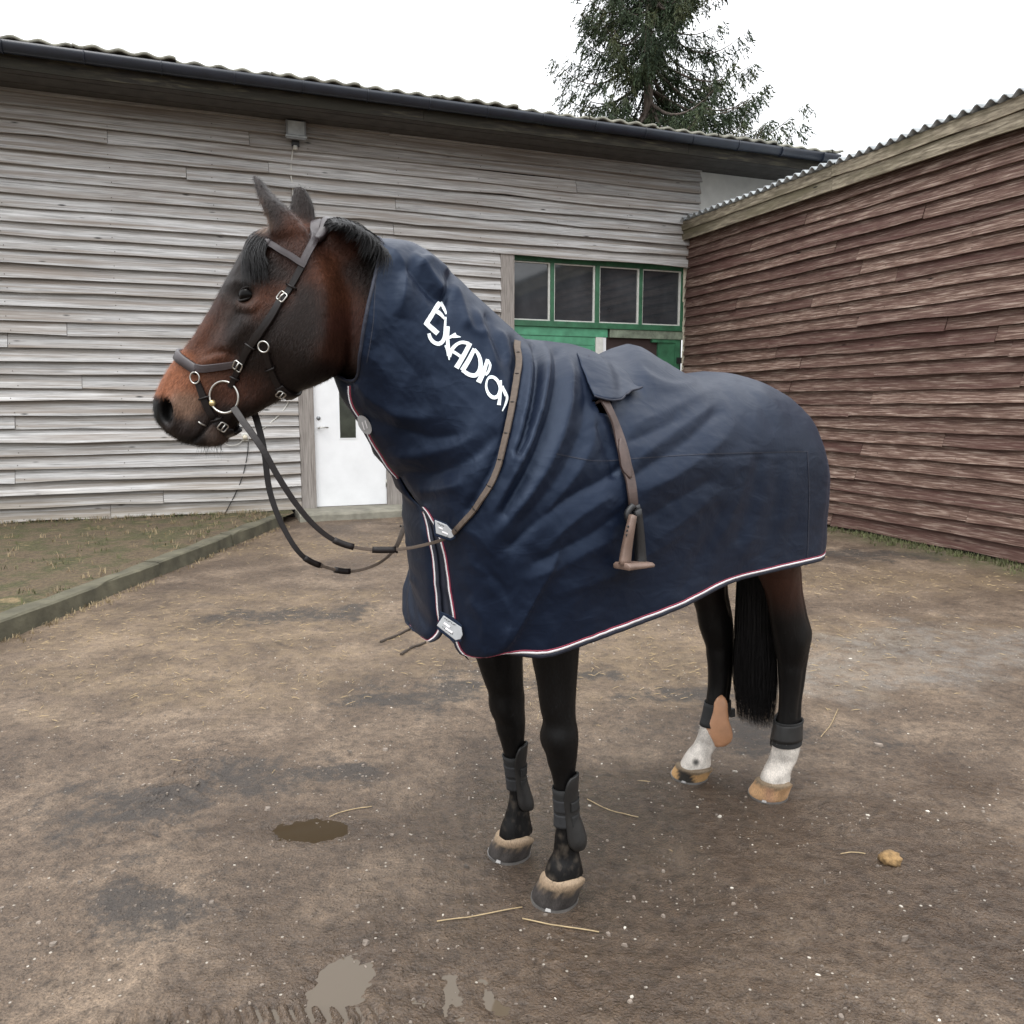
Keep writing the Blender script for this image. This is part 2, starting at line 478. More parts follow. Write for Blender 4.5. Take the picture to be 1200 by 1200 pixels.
n1 = bump(nt, b, math_(nt, 'MULTIPLY', rdg, -1.0), 0.13, 0.030, n1)
h2 = noise(nt, v, 900.0, 2)
bump(nt, b, h2, 0.10, 0.0006, n1)
exec_sections = True

# ================================================================== GROUND
def axis_lines(lo, hi, step, far, g=1.12):
    a = [lo]; d = step
    x = lo
    L = []
    while x > -far:
        d *= g; x -= d; L.append(x)
    Rr = []; x = hi; d = step
    while x < far:
        d *= g; x += d; Rr.append(x)
    return np.array(L[::-1] + list(np.arange(lo, hi + 1e-6, step)) + Rr)
gx = axis_lines(-3.4, 4.6, 0.028, 500)
gy = axis_lines(1.2, 8.2, 0.028, 500)
def refine(a, lo, hi):
    m_ = (a[:-1] >= lo) & (a[:-1] < hi)
    return np.sort(np.concatenate([a, (a[:-1] + a[1:])[m_] / 2]))
gx = refine(gx, -1.9, 1.2); gy = refine(gy, 1.2, 3.4)
gx = refine(gx, -1.15, -.25); gy = refine(gy, 1.7, 2.2)
GX, GY = np.meshgrid(gx, gy)
near = np.exp(-np.maximum(0, np.hypot(GX - 0.3, GY - 5) - 7) / 4)
GZ = (0.010 * fbm(GX * 0.9, GY * 0.9, 1.0, 3) + 0.005 * fbm(GX * 5, GY * 5, 5.0, 3)) * near
HOOF = {'lf': (650, 1053, .140), 'rf': (597, 1001, -.145), 'lh': (900, 932, .140), 'rh': (808, 910, -.150)}
for k_, (a_, b_, c_) in HOOF.items():
    g = onground(a_, b_)
    d = np.hypot(GX - g[0], GY - g[1])
    GZ *= sstep(0.07, 0.30, d)
def blob(px, py, rx, ry, soft=0.5, wob=0.5, seed=0.0, rot=0.0):
    """0..1 patch on the ground centred where the photo shows it; rx, ry in metres"""
    g = onground(px, py); dx, dy = GX - g[0], GY - g[1]
    c_, s_ = math.cos(rot), math.sin(rot)
    ax_, ay_ = (dx * c_ + dy * s_) / rx, (-dx * s_ + dy * c_) / ry
    r = np.hypot(ax_, ay_) + wob * fbm(GX * 3.1 + seed, GY * 3.1, seed, 4)
    return 1 - sstep(1 - soft, 1 + soft, r)
pud1 = blob(363, 970, 0.17, 0.080, 0.45, 0.55, 3.0)
pud2 = blob(394, 1152, 0.085, 0.125, 0.4, 0.60, 7.0)
pud3 = blob(545, 1172, 0.17, 0.09, 0.6, 0.60, 11.0)
pm = np.maximum(np.maximum(pud1, pud2), pud3)
rag = fbm(GX * 14, GY * 14, 2.0, 4)
GZ = GZ * (1 - .9 * sstep(0, .5, np.maximum(np.maximum(blob(363, 970, .36, .2, .5, .2), blob(392, 1152, .34, .34, .5, .2)), blob(545, 1172, .4, .26, .5, .2))))
rag2 = fbm(GX * 34, GY * 34, 6.0, 3)
GZ += .0025 * rag + .0045 * rag2 * sstep(.02, .3, pm) * sstep(1.0, .6, pm)
GZ -= 0.0125 * pud1 * (1 + .5 * rag) + 0.0135 * pud2 * (1 + .9 * rag) + 0.0056 * pud3 * (1 + 1.6 * rag)
dark = np.zeros_like(GX)
for args in [(530, 808, .34, .26, .9, .9, 1.), (470, 822, .32, .10, .9, .9, 2.), (205, 930, .40, .26, .9, 1.0, 4., .6), (288, 902, .18, .09, .9, .7, 5.),
             (185, 1055, .22, .12, .9, .8, 6.), (800, 815, .28, .14, .9, .8, 8.), (350, 720, .7, .22, .9, .9, 9.), (700, 790, .2, .1, .9, .8, 10.),
             (900, 860, .5, .2, .9, .8, 12.), (640, 660, .9, .3, .9, .9, 14.), (1010, 650, 1.0, .3, .9, .8, 15.), (400, 905, .2, .1, .9, .8, 16.)]:
    dark = np.maximum(dark, blob(*args))
straw_c = np.zeros_like(GX)
for args in [(240, 740, 1.6, .8, .9, .9, 21.), (200, 800, .9, .35, .9, .9, 22.), (1000, 680, 1.6, .45, .9, .9, 23.), (860, 770, .9, .5, .9, .9, 24.),
             (730, 770, .9, .6, .9, .9, 28.), (430, 640, 1.4, .5, .9, .9, 25.), (330, 700, .8, .2, .9, .9, 26.), (980, 740, .8, .3, .9, .9, 27.)]:
    straw_c = np.maximum(straw_c, blob(*args))
grey_c = np.maximum(blob(1000, 790, .62, .34, .5, .7, 31.), blob(1130, 760, .8, .5, .5, .7, 32.))
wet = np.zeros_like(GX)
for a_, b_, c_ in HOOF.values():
    wet = np.maximum(wet, blob(a_, b_, .17, .15, .8, .5, 61.))  # damp earth round each hoof, with contact shade painted into the same mask
for args in [(720, 960, .75, .35, .9, .8, 41.), (900, 1080, .9, .4, .9, .8, 42.), (640, 1080, .5, .22, .9, .7, 43.), (780, 1150, .8, .3, .9, .8, 48.), (600, 960, .45, .25, .9, .8, 49.), (1000, 1000, .9, .5, .9, .8, 50.), (440, 1100, .35, .2, .9, .8, 51.), (545, 1165, .30, .16, .9, .7, 44.),
             (392, 1150, .22, .24, .9, .6, 45.), (363, 970, .26, .12, .9, .6, 46.), (850, 960, .7, .25, .9, .8, 47.)]:
    wet = np.maximum(wet, blob(*args))
moss = sstep(0.5, -0.15, -((GX - BO[0]) * bu[0] + (GY - BO[1]) * bu[1]) - 0.35 + 0.25 * fbm(GX * 1.5, GY * 1.5, 3., 3)) * (GX > 1.5)
# tyre prints pressed into the mud
def tyre(p0, p1, wid, pitch, depth):
    a = onground(*p0)[:2]; b_ = onground(*p1)[:2]; t = (b_ - a); Ln = np.linalg.norm(t); t = t / Ln
    s_ = (GX - a[0]) * t[0] + (GY - a[1]) * t[1]; n_ = -(GX - a[0]) * t[1] + (GY - a[1]) * t[0]
    inside = sstep(wid, wid * 0.7, np.abs(n_)) * sstep(-.1, .1, s_) * sstep(Ln + .1, Ln - .1, s_) * sstep(-.5, .2, fbm(GX * 2.5, GY * 2.5, 9., 3))
    return inside * depth * np.sin(2 * np.pi * (s_ + 0.6 * np.abs(n_)) / pitch)
tyres = tyre((110, 1196), (440, 1194), .055, .042, .011) + tyre((140, 995), (260, 872), .13, .085, .017)
GZ += tyres
dark = np.maximum(dark, .62 * sstep(.002, -.008, tyres) * (np.abs(tyres) > 1e-5))
ny, nx = GX.shape
V = np.stack([GX, GY, GZ], -1).reshape(-1, 3)
idx = np.arange(nx * ny).reshape(ny, nx)
Q = np.stack([idx[:-1, :-1], idx[:-1, 1:], idx[1:, 1:], idx[1:, :-1]], -1).reshape(-1, 4)
def fastmesh(name, V, Q):
    me = bpy.data.meshes.new(name)
    V = np.asarray(V, np.float32); Q = np.asarray(Q, np.int32); k = Q.shape[1]
    me.vertices.add(len(V)); me.vertices.foreach_set('co', V.ravel())
    me.loops.add(Q.size); me.loops.foreach_set('vertex_index', Q.ravel())
    me.polygons.add(len(Q)); me.polygons.foreach_set('loop_start', np.arange(0, Q.size, k, dtype=np.int32))
    me.update(calc_edges=True); me.validate()
    me.polygons.foreach_set('use_smooth', np.ones(len(me.polygons), bool))
    return me
def set_color(me, name, C):
    a = me.color_attributes.new(name, 'FLOAT_COLOR', 'POINT')
    C = np.concatenate([np.asarray(C, np.float32), np.ones((len(C), 1), np.float32)], 1)
    a.data.foreach_set('color', C.ravel())
gm = fastmesh('ground', V, Q)
set_color(gm, 'mud', np.stack([dark, straw_c, grey_c], -1).reshape(-1, 3))
set_color(gm, 'damp_shade', np.stack([wet, moss, np.maximum(np.maximum(pud1, pud2), pud3)], -1).reshape(-1, 3))
m, nt, b = new_mat('muddy_yard'); M['ground'] = m
v = coords(nt)
f1 = noise(nt, v, 1.7, 7, 0.65, 0.4); f2 = noise(nt, v, 22.0, 6, 0.7); f3 = noise(nt, v, 140.0, 3, 0.7)
base = ramp(nt, f1, [(0.30, (0.054, 0.036, 0.024)), (0.5, (0.108, 0.076, 0.052)), (0.70, (0.205, 0.152, 0.108))])
base = mix(nt, 1.0, base, ramp(nt, f2, [(0.30, (0.42, 0.40, 0.38)), (0.5, (1, 1, 1)), (0.72, (1.42, 1.40, 1.36))]), 'MULTIPLY')
base = mix(nt, 1.0, base, ramp(nt, f3, [(0.34, (0.55, 0.54, 0.53)), (0.66, (1.38, 1.38, 1.36))]), 'MULTIPLY')
am = attr(nt, 'mud'); sp = N(nt, 'ShaderNodeSeparateColor'); nt.links.new(am.outputs['Color'], sp.inputs[0])
ad = attr(nt, 'damp_shade'); sp2 = N(nt, 'ShaderNodeSeparateColor'); nt.links.new(ad.outputs['Color'], sp2.inputs[0])
brk = ramp(nt, noise(nt, v, 9.0, 7, 0.75, 0.5), [(0.36, (0, 0, 0)), (0.62, (1, 1, 1))])
# pale straw litter
sfib = noise(nt, coords(nt, (14, 60, 30), rot=(0, 0, 0.5)), 2.5, 5, 0.7, 1.5)
sc_ = mix(nt, 1.0, (0.31, 0.225, 0.135), ramp(nt, sfib, [(0.3, (0.5, 0.48, 0.45)), (0.7, (1.25, 1.25, 1.2))]), 'MULTIPLY')
base = mix(nt, math_(nt, 'MULTIPLY', math_(nt, 'MULTIPLY', sp.outputs['Green'], brk), 0.46), base, sc_)
base = mix(nt, math_(nt, 'MULTIPLY', math_(nt, 'MULTIPLY', sp.outputs['Blue'], brk), 0.6), base, mix(nt, 1.0, (0.185, 0.175, 0.16), ramp(nt, f3, [(0.3, (0.6, 0.6, 0.6)), (0.7, (1.4, 1.4, 1.4))]), 'MULTIPLY'))
dk = ramp(nt, math_(nt, 'ADD', sp.outputs['Red'], math_(nt, 'MULTIPLY', math_(nt, 'SUBTRACT', noise(nt, v, 13.0, 8, 0.82), 0.5), 3.6)), [(0.42, (0, 0, 0)), (1.05, (1, 1, 1))])
base = mix(nt, math_(nt, 'MULTIPLY', dk, 0.88), base, (0.033, 0.027, 0.023))
base = mix(nt, math_(nt, 'MULTIPLY', math_(nt, 'MULTIPLY', sp2.outputs['Green'], brk), 0.8), base, (0.055, 0.060, 0.022))
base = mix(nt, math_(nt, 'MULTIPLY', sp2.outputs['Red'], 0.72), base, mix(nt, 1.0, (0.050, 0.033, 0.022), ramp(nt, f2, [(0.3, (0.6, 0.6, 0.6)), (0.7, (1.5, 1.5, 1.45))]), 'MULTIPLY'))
# pale grit
vo = N(nt, 'ShaderNodeTexVoronoi'); vo.inputs['Scale'].default_value = 34.0
nt.links.new(v, vo.inputs['Vector'])
gr = ramp(nt, vo.outputs['Distance'], [(0.10, (1, 1, 1)), (0.16, (0, 0, 0))])
spv = N(nt, 'ShaderNodeSeparateColor'); nt.links.new(vo.outputs['Color'], spv.inputs[0])
gsel = math_(nt, 'GREATER_THAN', spv.outputs['Red'], 0.80)
base = mix(nt, math_(nt, 'MULTIPLY', math_(nt, 'MULTIPLY', gr, gsel), 0.75), base, (0.46, 0.42, 0.36))
nt.links.new(base, b.inputs['Base Color'])
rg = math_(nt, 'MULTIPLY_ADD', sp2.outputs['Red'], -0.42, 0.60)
rg = math_(nt, 'MULTIPLY_ADD', f1, 0.28, math_(nt, 'SUBTRACT', rg, 0.16))
nt.links.new(rg, b.inputs['Roughness'])
b.inputs['Specular IOR Level'].default_value = 0.5
n1 = bump(nt, b, noise(nt, v, 9.0, 6, 0.7), 0.5, 0.06)
n2 = bump(nt, b, f2, 0.5, 0.022, n1)
vs = N(nt, 'ShaderNodeTexVoronoi'); vs.inputs['Scale'].default_value = 85.0; nt.links.new(v, vs.inputs['Vector'])
n2 = bump(nt, b, ramp(nt, vs.outputs['Distance'], [(0.0, (1, 1, 1)), (0.45, (0, 0, 0))]), 0.45, 0.006, n2)
bump(nt, b, f3, 0.7, 0.007, n2)
gm.materials.append(m)
ground = setp(mko('ground', gm), 'wet brown muddy yard with dark patches and pale litter', kind='structure')

for key, colr, tr_ in (('water', (0.090, 0.070, 0.049, 1), .0), ('water_brown', (0.040, 0.028, 0.016, 1), .0)):
    m, nt, b = new_mat(key); M[key] = m
    b.inputs['Base Color'].default_value = colr; b.inputs['Roughness'].default_value = 0.04
    b.inputs['IOR'].default_value = 1.36; b.inputs['Transmission Weight'].default_value = tr_
for (px, py, sx, sy, z, mm, lab) in [(363, 970, .30, .17, -.0085, 'water_brown', 'small brown puddle in the mud left of the front hooves'),
                                (392, 1152, .20, .26, -.0075, 'water', 'pale puddle mirroring the sky at the front of the yard'),
                                (545, 1172, .40, .20, -.0055, 'water', 'shallow wet film of water right of the pale puddle')]:
    g = onground(px, py)
    a = np.linspace(0, 2 * np.pi, 40, endpoint=False)
    Vv = [(g[0] + sx * math.cos(t), g[1] + sy * math.sin(t), z) for t in a]
    setp(mk('puddle', Vv, [tuple(range(40))], M[mm]), lab, kind='structure')

# raised bank by the barn wall, kerb and doorstep
k0 = w2barn(onground(150, 672, .13)); k1 = w2barn(onground(325, 607, .12))
kd = (k1 - k0); kd[2] = 0; kl = np.linalg.norm(kd); kd /= kl; kn = np.array([-kd[1], kd[0], 0])     # kn points to the wall
if kn[1] < 0: kn = -kn
kend = k0 + kd * (kl + 0.25)
kst = k0 - kd * 4.0
# bank
NB = 70
bu_ = np.linspace(-14, kend[0] + 0.15, 110)
Vb = []; nb = 26
for x in bu_:
    vf = kst[1] + (x - kst[0]) * kd[1] / kd[0] + 0.10
    vf = min(vf, -0.35)
    for j in range(nb):
        t = j / (nb - 1)
        Vb.append((x, vf * (1 - t) + 0.05 * t, 0.0))
Vb = np.array(Vb)
Vb[:, 2] = 0.088 + 0.012 * fbm(Vb[:, 0] * 3, Vb[:, 1] * 3, 2., 4)
idx = np.arange(len(Vb)).reshape(len(bu_), nb)
Qb = np.stack([idx[:-1, :-1], idx[1:, :-1], idx[1:, 1:], idx[:-1, 1:]], -1).reshape(-1, 4)
bm_ = fastmesh('grass_bank', Vb, Qb)
m, nt, b = new_mat('mossy_dirt')
v = coords(nt); f1 = noise(nt, v, 3.0, 7, 0.7); f2 = noise(nt, v, 40, 4, 0.7)
c1 = ramp(nt, f1, [(0.3, (0.055, 0.040, 0.024)), (0.45, (0.115, 0.082, 0.050)), (0.58, (0.055, 0.055, 0.020)), (0.72, (0.23, 0.165, 0.092))])
c1 = mix(nt, 1.0, c1, ramp(nt, f2, [(0.3, (0.5, 0.5, 0.5)), (0.7, (1.4, 1.4, 1.3))]), 'MULTIPLY')
nt.links.new(c1, b.inputs['Base Color']); b.inputs['Roughness'].default_value = 0.95
bump(nt, b, f2, 0.9, 0.03)
bm_.materials.append(m); M['bank'] = m
setp(mko('raised_bank', bm_, frame='barn'), 'raised strip of mossy dirt along the grey barn wall', kind='structure')
# kerb stones laid end to end
def prism_strip(p0, p1, nrm, wdt, z0, z1, seed, seg=8):
    T = np.linspace(0, 1, seg + 1); rings = []
    for i, t in enumerate(T):
        p = p0 + (p1 - p0) * t
        j = 0.010 * rng.normal(size=4)
        rings.append([p + nrm * (0 + j[0] * .6) + [0, 0, z0], p + nrm * (0.015 + j[0]) + [0, 0, z1 - .012 + j[1] * .4], p + nrm * (0.03) + [0, 0, z1 + j[1] * .5],
                      p + nrm * wdt + [0, 0, z1 + j[2] * .5], p + nrm * wdt + [0, 0, z0]])
    return loft(rings)
kz = np.array([1, 1, 0.0])
nk = 5; Ltot = np.linalg.norm((kend - kst) * kz)
for i in range(nk):
    a = kst * kz + kd * (Ltot * i / nk + 0.004); c_ = kst * kz + kd * (Ltot * (i + 1) / nk - 0.004)
    V_, F_ = prism_strip(a, c_, kn, 0.15, -0.03, 0.125 + 0.004 * math.sin(i * 2.1), i)
    setp(mk('kerb', V_, F_, M['kerb'], frame='barn', smooth=False), 'mossy concrete kerb edging the bank by the barn', kind='structure')
def step_mesh():
    rings = []
    for x in np.linspace(-6.02, -2.6, 18):
        j = rng.normal(size=3) * 0.008
        rings.append([(x, -.62 + j[0], -.03), (x, -.61 + j[0], .075 + j[1] * .5), (x, -.585, .10 + j[1] * .4), (x, .0, .105), (x, .0, -.03)])
    return loft(rings)
V_, F_ = step_mesh()
setp(mk('doorstep', V_, F_, M['concrete'], frame='barn'), 'long rough concrete doorstep in front of the white door', kind='structure')

# ================================================================== BARN
barn = setp(empty('barn', 'barn'), 'long barn clad in weathered grey horizontal boards with white and green doors', 'barn')
P1 = lambda px, py, v=0.0: bw(px, py, v)
EXP = 0.157
Z0 = 0.10
NROW = 33
WD_L, WD_R = P1(352, 560)[0], P1(472, 575)[0]        # white door with its posts
DW_L, DW_R = P1(370, 560)[0], P1(453, 575)[0]
GD_L, GD_R = P1(585, 340)[0], 0.0
GD_T = P1(700, 303)[2]
WD_T = 2.16
def plank(u0, u1, z0, h, mat, parent, name, proud=0.042, t=0.022, seg=6, axis=0, wav=0.004, face=-1, top=0.010):
    """lapped board: the lower edge stands proud, the upper edge is tucked in"""
    rings = []
    for s_ in np.linspace(0, 1, seg + 1):
        x = u0 + (u1 - u0) * s_
        a = rng.normal() * wav; c_ = rng.normal() * wav * 0.6; o_ = rng.normal() * wav * 0.5
        pr = proud + o_
        pts = [(-pr, z0 + a), (-top - t * .5, z0 + h + c_), (-top + t * .5, z0 + h + c_), (-pr + t, z0 + a)]
        if axis == 0: rings.append([(x, p, z) for p, z in pts])
        else: rings.append([(p, x, z) for p, z in pts])
    rings = np.array(rings)
    n = 4; V_ = rings.reshape(-1, 3).tolist(); F_ = []
    for i in range(seg):
        for j in range(n):
            k = (j + 1) % n
            q = (i * n + j, i * n + k, (i + 1) * n + k, (i + 1) * n + j)
            F_.append(q if axis else q[::-1])
    e = (seg) * n
    F_.append((0, 1, 2, 3) if not axis else (3, 2, 1, 0)); F_.append((e + 3, e + 2, e + 1, e) if not axis else (e, e + 1, e + 2, e + 3))
    return mk(name, V_, F_, mat, parent)
for r_ in range(NROW):
    z = Z0 + r_ * EXP
    right = 0.145 if z > 4.02 else -0.005
    spans = [(-13.0, right)]
    def cut(sp, a, b_):
        o_ = []
        for s0, s1 in sp:
            if b_ <= s0 or a >= s1: o_.append((s0, s1)); continue
            if a > s0: o_.append((s0, a))
            if b_ < s1: o_.append((b_, s1))
        return o_
    zm = z + EXP * 0.6
    if zm < WD_T + 0.05: spans = cut(spans, WD_L, WD_R)
    if zm < GD_T + 0.03: spans = cut(spans, GD_L, GD_R + 1)
    for s0, s1 in spans:
        L_ = s1 - s0; cuts = [s0]
        x = s0 + random.uniform(3.0, 8.5)
        while x < s1 - 1.2:
            cuts.append(x); x += random.uniform(5.5, 8.0)
        cuts.append(s1)
        for a, c_ in zip(cuts[:-1], cuts[1:]):
            plank(a + 0.0025, c_ - 0.0025, z + random.gauss(0, .004), EXP + 0.024, M['grey_wood'], barn, 'wall_board', seg=max(2, min(8, int((c_ - a) / 0.6))),
                  proud=0.092 + random.gauss(0, .010), t=.040, wav=0.0085, top=.006)
# wall core behind the boards
mb = MB()
ZT = 5.42
for (a, c_, z0, z1) in [(-13.0, WD_L + .02, 0, ZT), (WD_L + .02, WD_R - .02, WD_T, ZT), (WD_R - .02, GD_L + .02, 0, ZT), (GD_L + .02, 0.145, GD_T, ZT)]:
    mb.box((a, 0.0, z0), (c_ - 0.001, 0.16, z1))
mb.build('wall_core', M['backing'], barn)
MB().box((0.147, -0.012, 3.6), (4.4, 0.16, ZT)).build('plaster_wall', M['render'], barn)
def nail_mesh(rows, along, axis, off):
    mb = MB()
    for z in rows:
        for a in along:
            a2 = a + rng.normal() * .02; z2 = z + rng.normal() * .006
            pts_ = [(a2 + .006 * math.cos(t), -off, z2 + .006 * math.sin(t)) for t in np.linspace(0, 2 * np.pi, 6, endpoint=False)]
            c3 = (a2, -off - .002, z2)
            if axis == 'v': pts_ = [(y, x, zz_) for x, y, zz_ in pts_]; c3 = (c3[1], c3[0], c3[2])
            mb.add(pts_ + [c3], [(i, (i + 1) % 6, 6) for i in range(6)])
    return mb
ok_rows = [Z0 + r_ * EXP + .035 for r_ in range(NROW)]
M['nail'] = simple('rusty_nail', (0.05, 0.03, 0.022), 0.8)
setp(nail_mesh([z for z in ok_rows if z > GD_T + .05], np.arange(-12.6, .1, 1.15), 'u', .090).build('nail_heads', M['nail'], barn), kind='stuff')
setp(nail_mesh([z for z in ok_rows if z <= GD_T], np.concatenate([np.arange(-12.6, WD_L - .1, 1.15), [-4.3, GD_L - .12]]), 'u', .090).build('nail_heads', M['nail'], barn), kind='stuff')
# posts
def post(u0, u1, z0, z1, v0=-0.065, mat='post_wood'):
    o = MB().box((u0, v0, z0), (u1, 0.10, z1)).build('post', M[mat], barn)
    return bevel_mesh(o, 0.005)
post(WD_L, DW_L - .004, .09, WD_T + .06); post(DW_R + .004, WD_R, .09, WD_T + .06)
post(GD_L, P1(601, 340)[0], 0.0, GD_T - .002)
# white door
door = MB().box((DW_L, -.012, .112), (DW_R, .035, WD_T)).build('white_door', M['white_paint'], barn)
bevel_mesh(door, .003)
mb = MB()
mb.box((DW_L - .003, -.03, WD_T + .003), (DW_R + .003, .10, WD_T + .058)).build('door_head', M['post_wood'], barn)
g0, g1 = P1(396.4, 441), P1(417, 513)
gz1 = WD_T - .14
MB().box((g0[0], -.0145, g1[2]), (g1[0], -.010, gz1)).build('pane', M['door_glass'], door)
mb = MB()
fr = .012
for a, c_ in [((g0[0] - fr, g1[2] - fr), (g0[0], gz1 + fr)), ((g1[0], g1[2] - fr), (g1[0] + fr, gz1 + fr)), ((g0[0], g1[2] - fr), (g1[0], g1[2])), ((g0[0], gz1), (g1[0], gz1 + fr))]:
    mb.box((a[0], -.018, a[1]), (c_[0], -.011, c_[1]))
mb.build('pane_bead', M['white_paint'], door)
hp_ = P1(373, 501)
mb = MB(); mb.tube([(hp_[0], -.012, hp_[2]), (hp_[0], -.06, hp_[2])], .011, 10)
mb.tube([(hp_[0], -.06, hp_[2]), (hp_[0] + .05, -.064, hp_[2] + .002), (hp_[0] + .125, -.058, hp_[2])], .010, 8)
mb.build('handle', M['steel'], door, True)
lk = P1(373, 490)
MB().tube([(lk[0], -.012, lk[2]), (lk[0], -.024, lk[2])], .026, 16).build('lock', M['grey_metal'], door, True)
for z in (.35, 1.1, 1.85):
    MB().tube([(DW_R - .006, -.02, z), (DW_R - .006, -.02, z + .10)], .009, 8).build('hinge', M['steel'], door, True)
# green door: window strip over boarded leaves, recessed in the opening
GL = P1(601, 340)[0]
GV = 0.075
gd = MB().box((GL, GV + .06, .02), (-.002, GV + .08, GD_T)).build('green_door', M['backing'], barn)
def gp(X, Y): return P1(590 + X / 5.217, 290 + Y / 5.217, GV)
wz1 = gp(165, 93)[2]; wz0 = gp(165, 437)[2]
cols = [(gp(60, 250)[0], gp(275, 250)[0]), (gp(315, 250)[0], gp(550, 250)[0]), (gp(592, 250)[0], gp(820, 250)[0]), (gp(855, 250)[0], gp(1075, 250)[0])]
cols[0] = (GL + .012, cols[0][1])
MB().box((GL, GV - .02, wz1 + .022), (-.002, GV + .05, GD_T)).build('head_rail', M['green'], gd)
for i, (a, c_) in enumerate(cols):
    MB().box((a, GV + .028, wz0), (c_, GV + .034, wz1)).build('window_pane', M['glass'], gd)
    mb = MB(); t = .016
    mb.box((a - t, GV + .004, wz0 - t), (a, GV + .04, wz1 + t)); mb.box((c_, GV + .004, wz0 - t), (c_ + t * 1.7, GV + .04, wz1 + t))
    mb.box((a, GV + .004, wz1), (c_, GV + .04, wz1 + t)); mb.box((a, GV + .004, wz0 - t), (c_, GV + .04, wz0))
    mb.build('window_frame', M['white_trim'], gd)
    nxt = cols[i + 1][0] - t if i < 3 else -.004
    if c_ + t * 1.7 < nxt:
        MB().box((c_ + t * 1.7 + .001, GV - .012, wz0 - .02), (nxt - .001, GV + .045, wz1 + .021)).build('mullion', M['green'], gd)
bevel_mesh(MB().box((GL, GV - .045, wz0 - .105), (-.004, GV + .045, wz0 - .021)).build('window_sill', M['green'], gd), .006)
rz1 = wz0 - .108; rz0 = rz1 - .12
sx = gp(640, 500)[0]
MB().box((GL, GV - .02, rz0), (sx - .02, GV + .04, rz1)).build('door_rail', M['green_light'], gd)
MB().box((sx + .02, GV - .03, rz0), (-.004, GV + .04, rz1)).build('door_rail', M['worn_rail'], gd)
wp0, wp1 = gp(560, 590)[0], gp(625, 590)[0]
z = rz0 - .004
while z > 0.06:                                               # boards of the left leaf
    h = random.uniform(.105, .14)
    cutx = random.uniform(GL + .5, wp0 - .5)
    for a, c_ in ((GL + .002, cutx - .002), (cutx + .002, wp0 - .006)):
        plank(a, c_, z - h + .004, h - .004, M['green_light'], gd, 'door_board', proud=-(GV - .012), t=.02, seg=2, wav=.0015, top=-(GV + .0))
    z -= h
bevel_mesh(MB().box((wp0, GV - .03, .02), (wp1 - .06, GV + .04, rz0 - .004)).build('door_post', M['white_trim'], gd), .004)
bevel_mesh(MB().box((wp1 - .055, GV - .015, .02), (wp1, GV + .04, rz0 - .004)).build('door_post', M['white_paint'], gd), .004)
bx0, bx1, bz = gp(905, 600)[0], gp(945, 600)[0], gp(905, 580)[2]
MB().box((wp1 + .004, GV + .03, .02), (bx0 - .003, GV + .05, rz0 - .004)).build('brown_panel', M['brown_panel'], gd)
MB().box((bx0, GV - .02, bz), (-.16, GV + .05, rz0 - .004)).build('door_rail', M['green'], gd)
MB().box((bx0, GV + .032, .02), (bx1 - .003, GV + .052, bz - .003)).build('brown_panel', M['brown_panel'], gd)
MB().box((bx1, GV - .005, .02), (-.16, GV + .05, bz - .003)).build('door_panel', M['green'], gd)
MB().box((-.158, GV - .015, .02), (-.07, GV + .05, rz0 - .004)).build('door_stile', M['green'], gd)
lz = gp(1085, 690)[2]
MB().box((-.13, GV - .05, lz - .05), (-.05, GV - .016, lz + .04)).build('door_latch', M['black'], gd)
mb = MB()
zz = 0.03
while zz < GD_T - .1:                                          # flaking edge boards at the corner
    h = random.uniform(.12, .3); j = random.uniform(-.012, .012)
    mb.box((-.062 + j, GV - .07, zz), (-.006, GV - .052, min(zz + h - .003, GD_T - .02))); zz += h
mb.build('corner_trim', M['cream_trim'], barn)
# eaves, gutter, roof
FV, GVv = -0.82, -0.92
UE = bw(982, 183, GVv)[0]
fz0 = P1(150, 99, FV)[2]; gz0 = P1(150, 83, GVv)[2]; gz1_ = P1(150, 69, GVv)[2]
fz1 = gz1_ + .03
for a, c_ in ((-13.2, -8.9), (-8.9, -4.4), (-4.4, -.6), (-.6, UE)):
    rings = []
    for x in np.linspace(a + .002, c_ - .002, 7):
        j = rng.normal() * .004
        rings.append([(x, FV - .028, fz0 + j), (x, FV - .028, fz1), (x, FV, fz1), (x, FV, fz0 + j)])
    V_, F_ = loft(rings)
    mk('fascia_board', V_, F_, M['fascia_wood'], barn)
for k in range(6):                                             # soffit boards running along the eave
    v0, v1 = FV + .003 + k * .134, FV + .003 + (k + 1) * .134 - .004
    MB().box((-13.1, v0, fz0 + .05 + .004 * (k % 2)), (UE - .01, v1, fz0 + .072)).build('soffit_board', M['soffit'], barn)
gr_ = (gz1_ - gz0) * 0.62
a = np.linspace(np.pi, 2 * np.pi, 13)
prof_o = [(GVv + gr_ * math.cos(t), gz1_ + gr_ * 1.45 * math.sin(t)) for t in a]
prof_i = [(GVv + (gr_ - .005) * math.cos(t), gz1_ + (gr_ - .005) * 1.45 * math.sin(t)) for t in a[::-1]]
prof = prof_o + prof_i
rings = [[(x, p, z) for p, z in prof] for x in (-13.2, -6, 0, UE)]
V_, F_ = loft(rings)
mk('gutter', V_, F_, M['gutter'], barn, True)
for x in np.arange(-12.6, UE, .75):
    mb = MB(); P_ = [(x, GVv + (gr_ + .006) * math.cos(t), gz1_ + (gr_ * 1.45 + .006) * math.sin(t)) for t in np.linspace(np.pi, 2 * np.pi, 9)]
    mb.tube(P_, .007, 6).build('gutter_bracket', M['gutter'], barn, True)
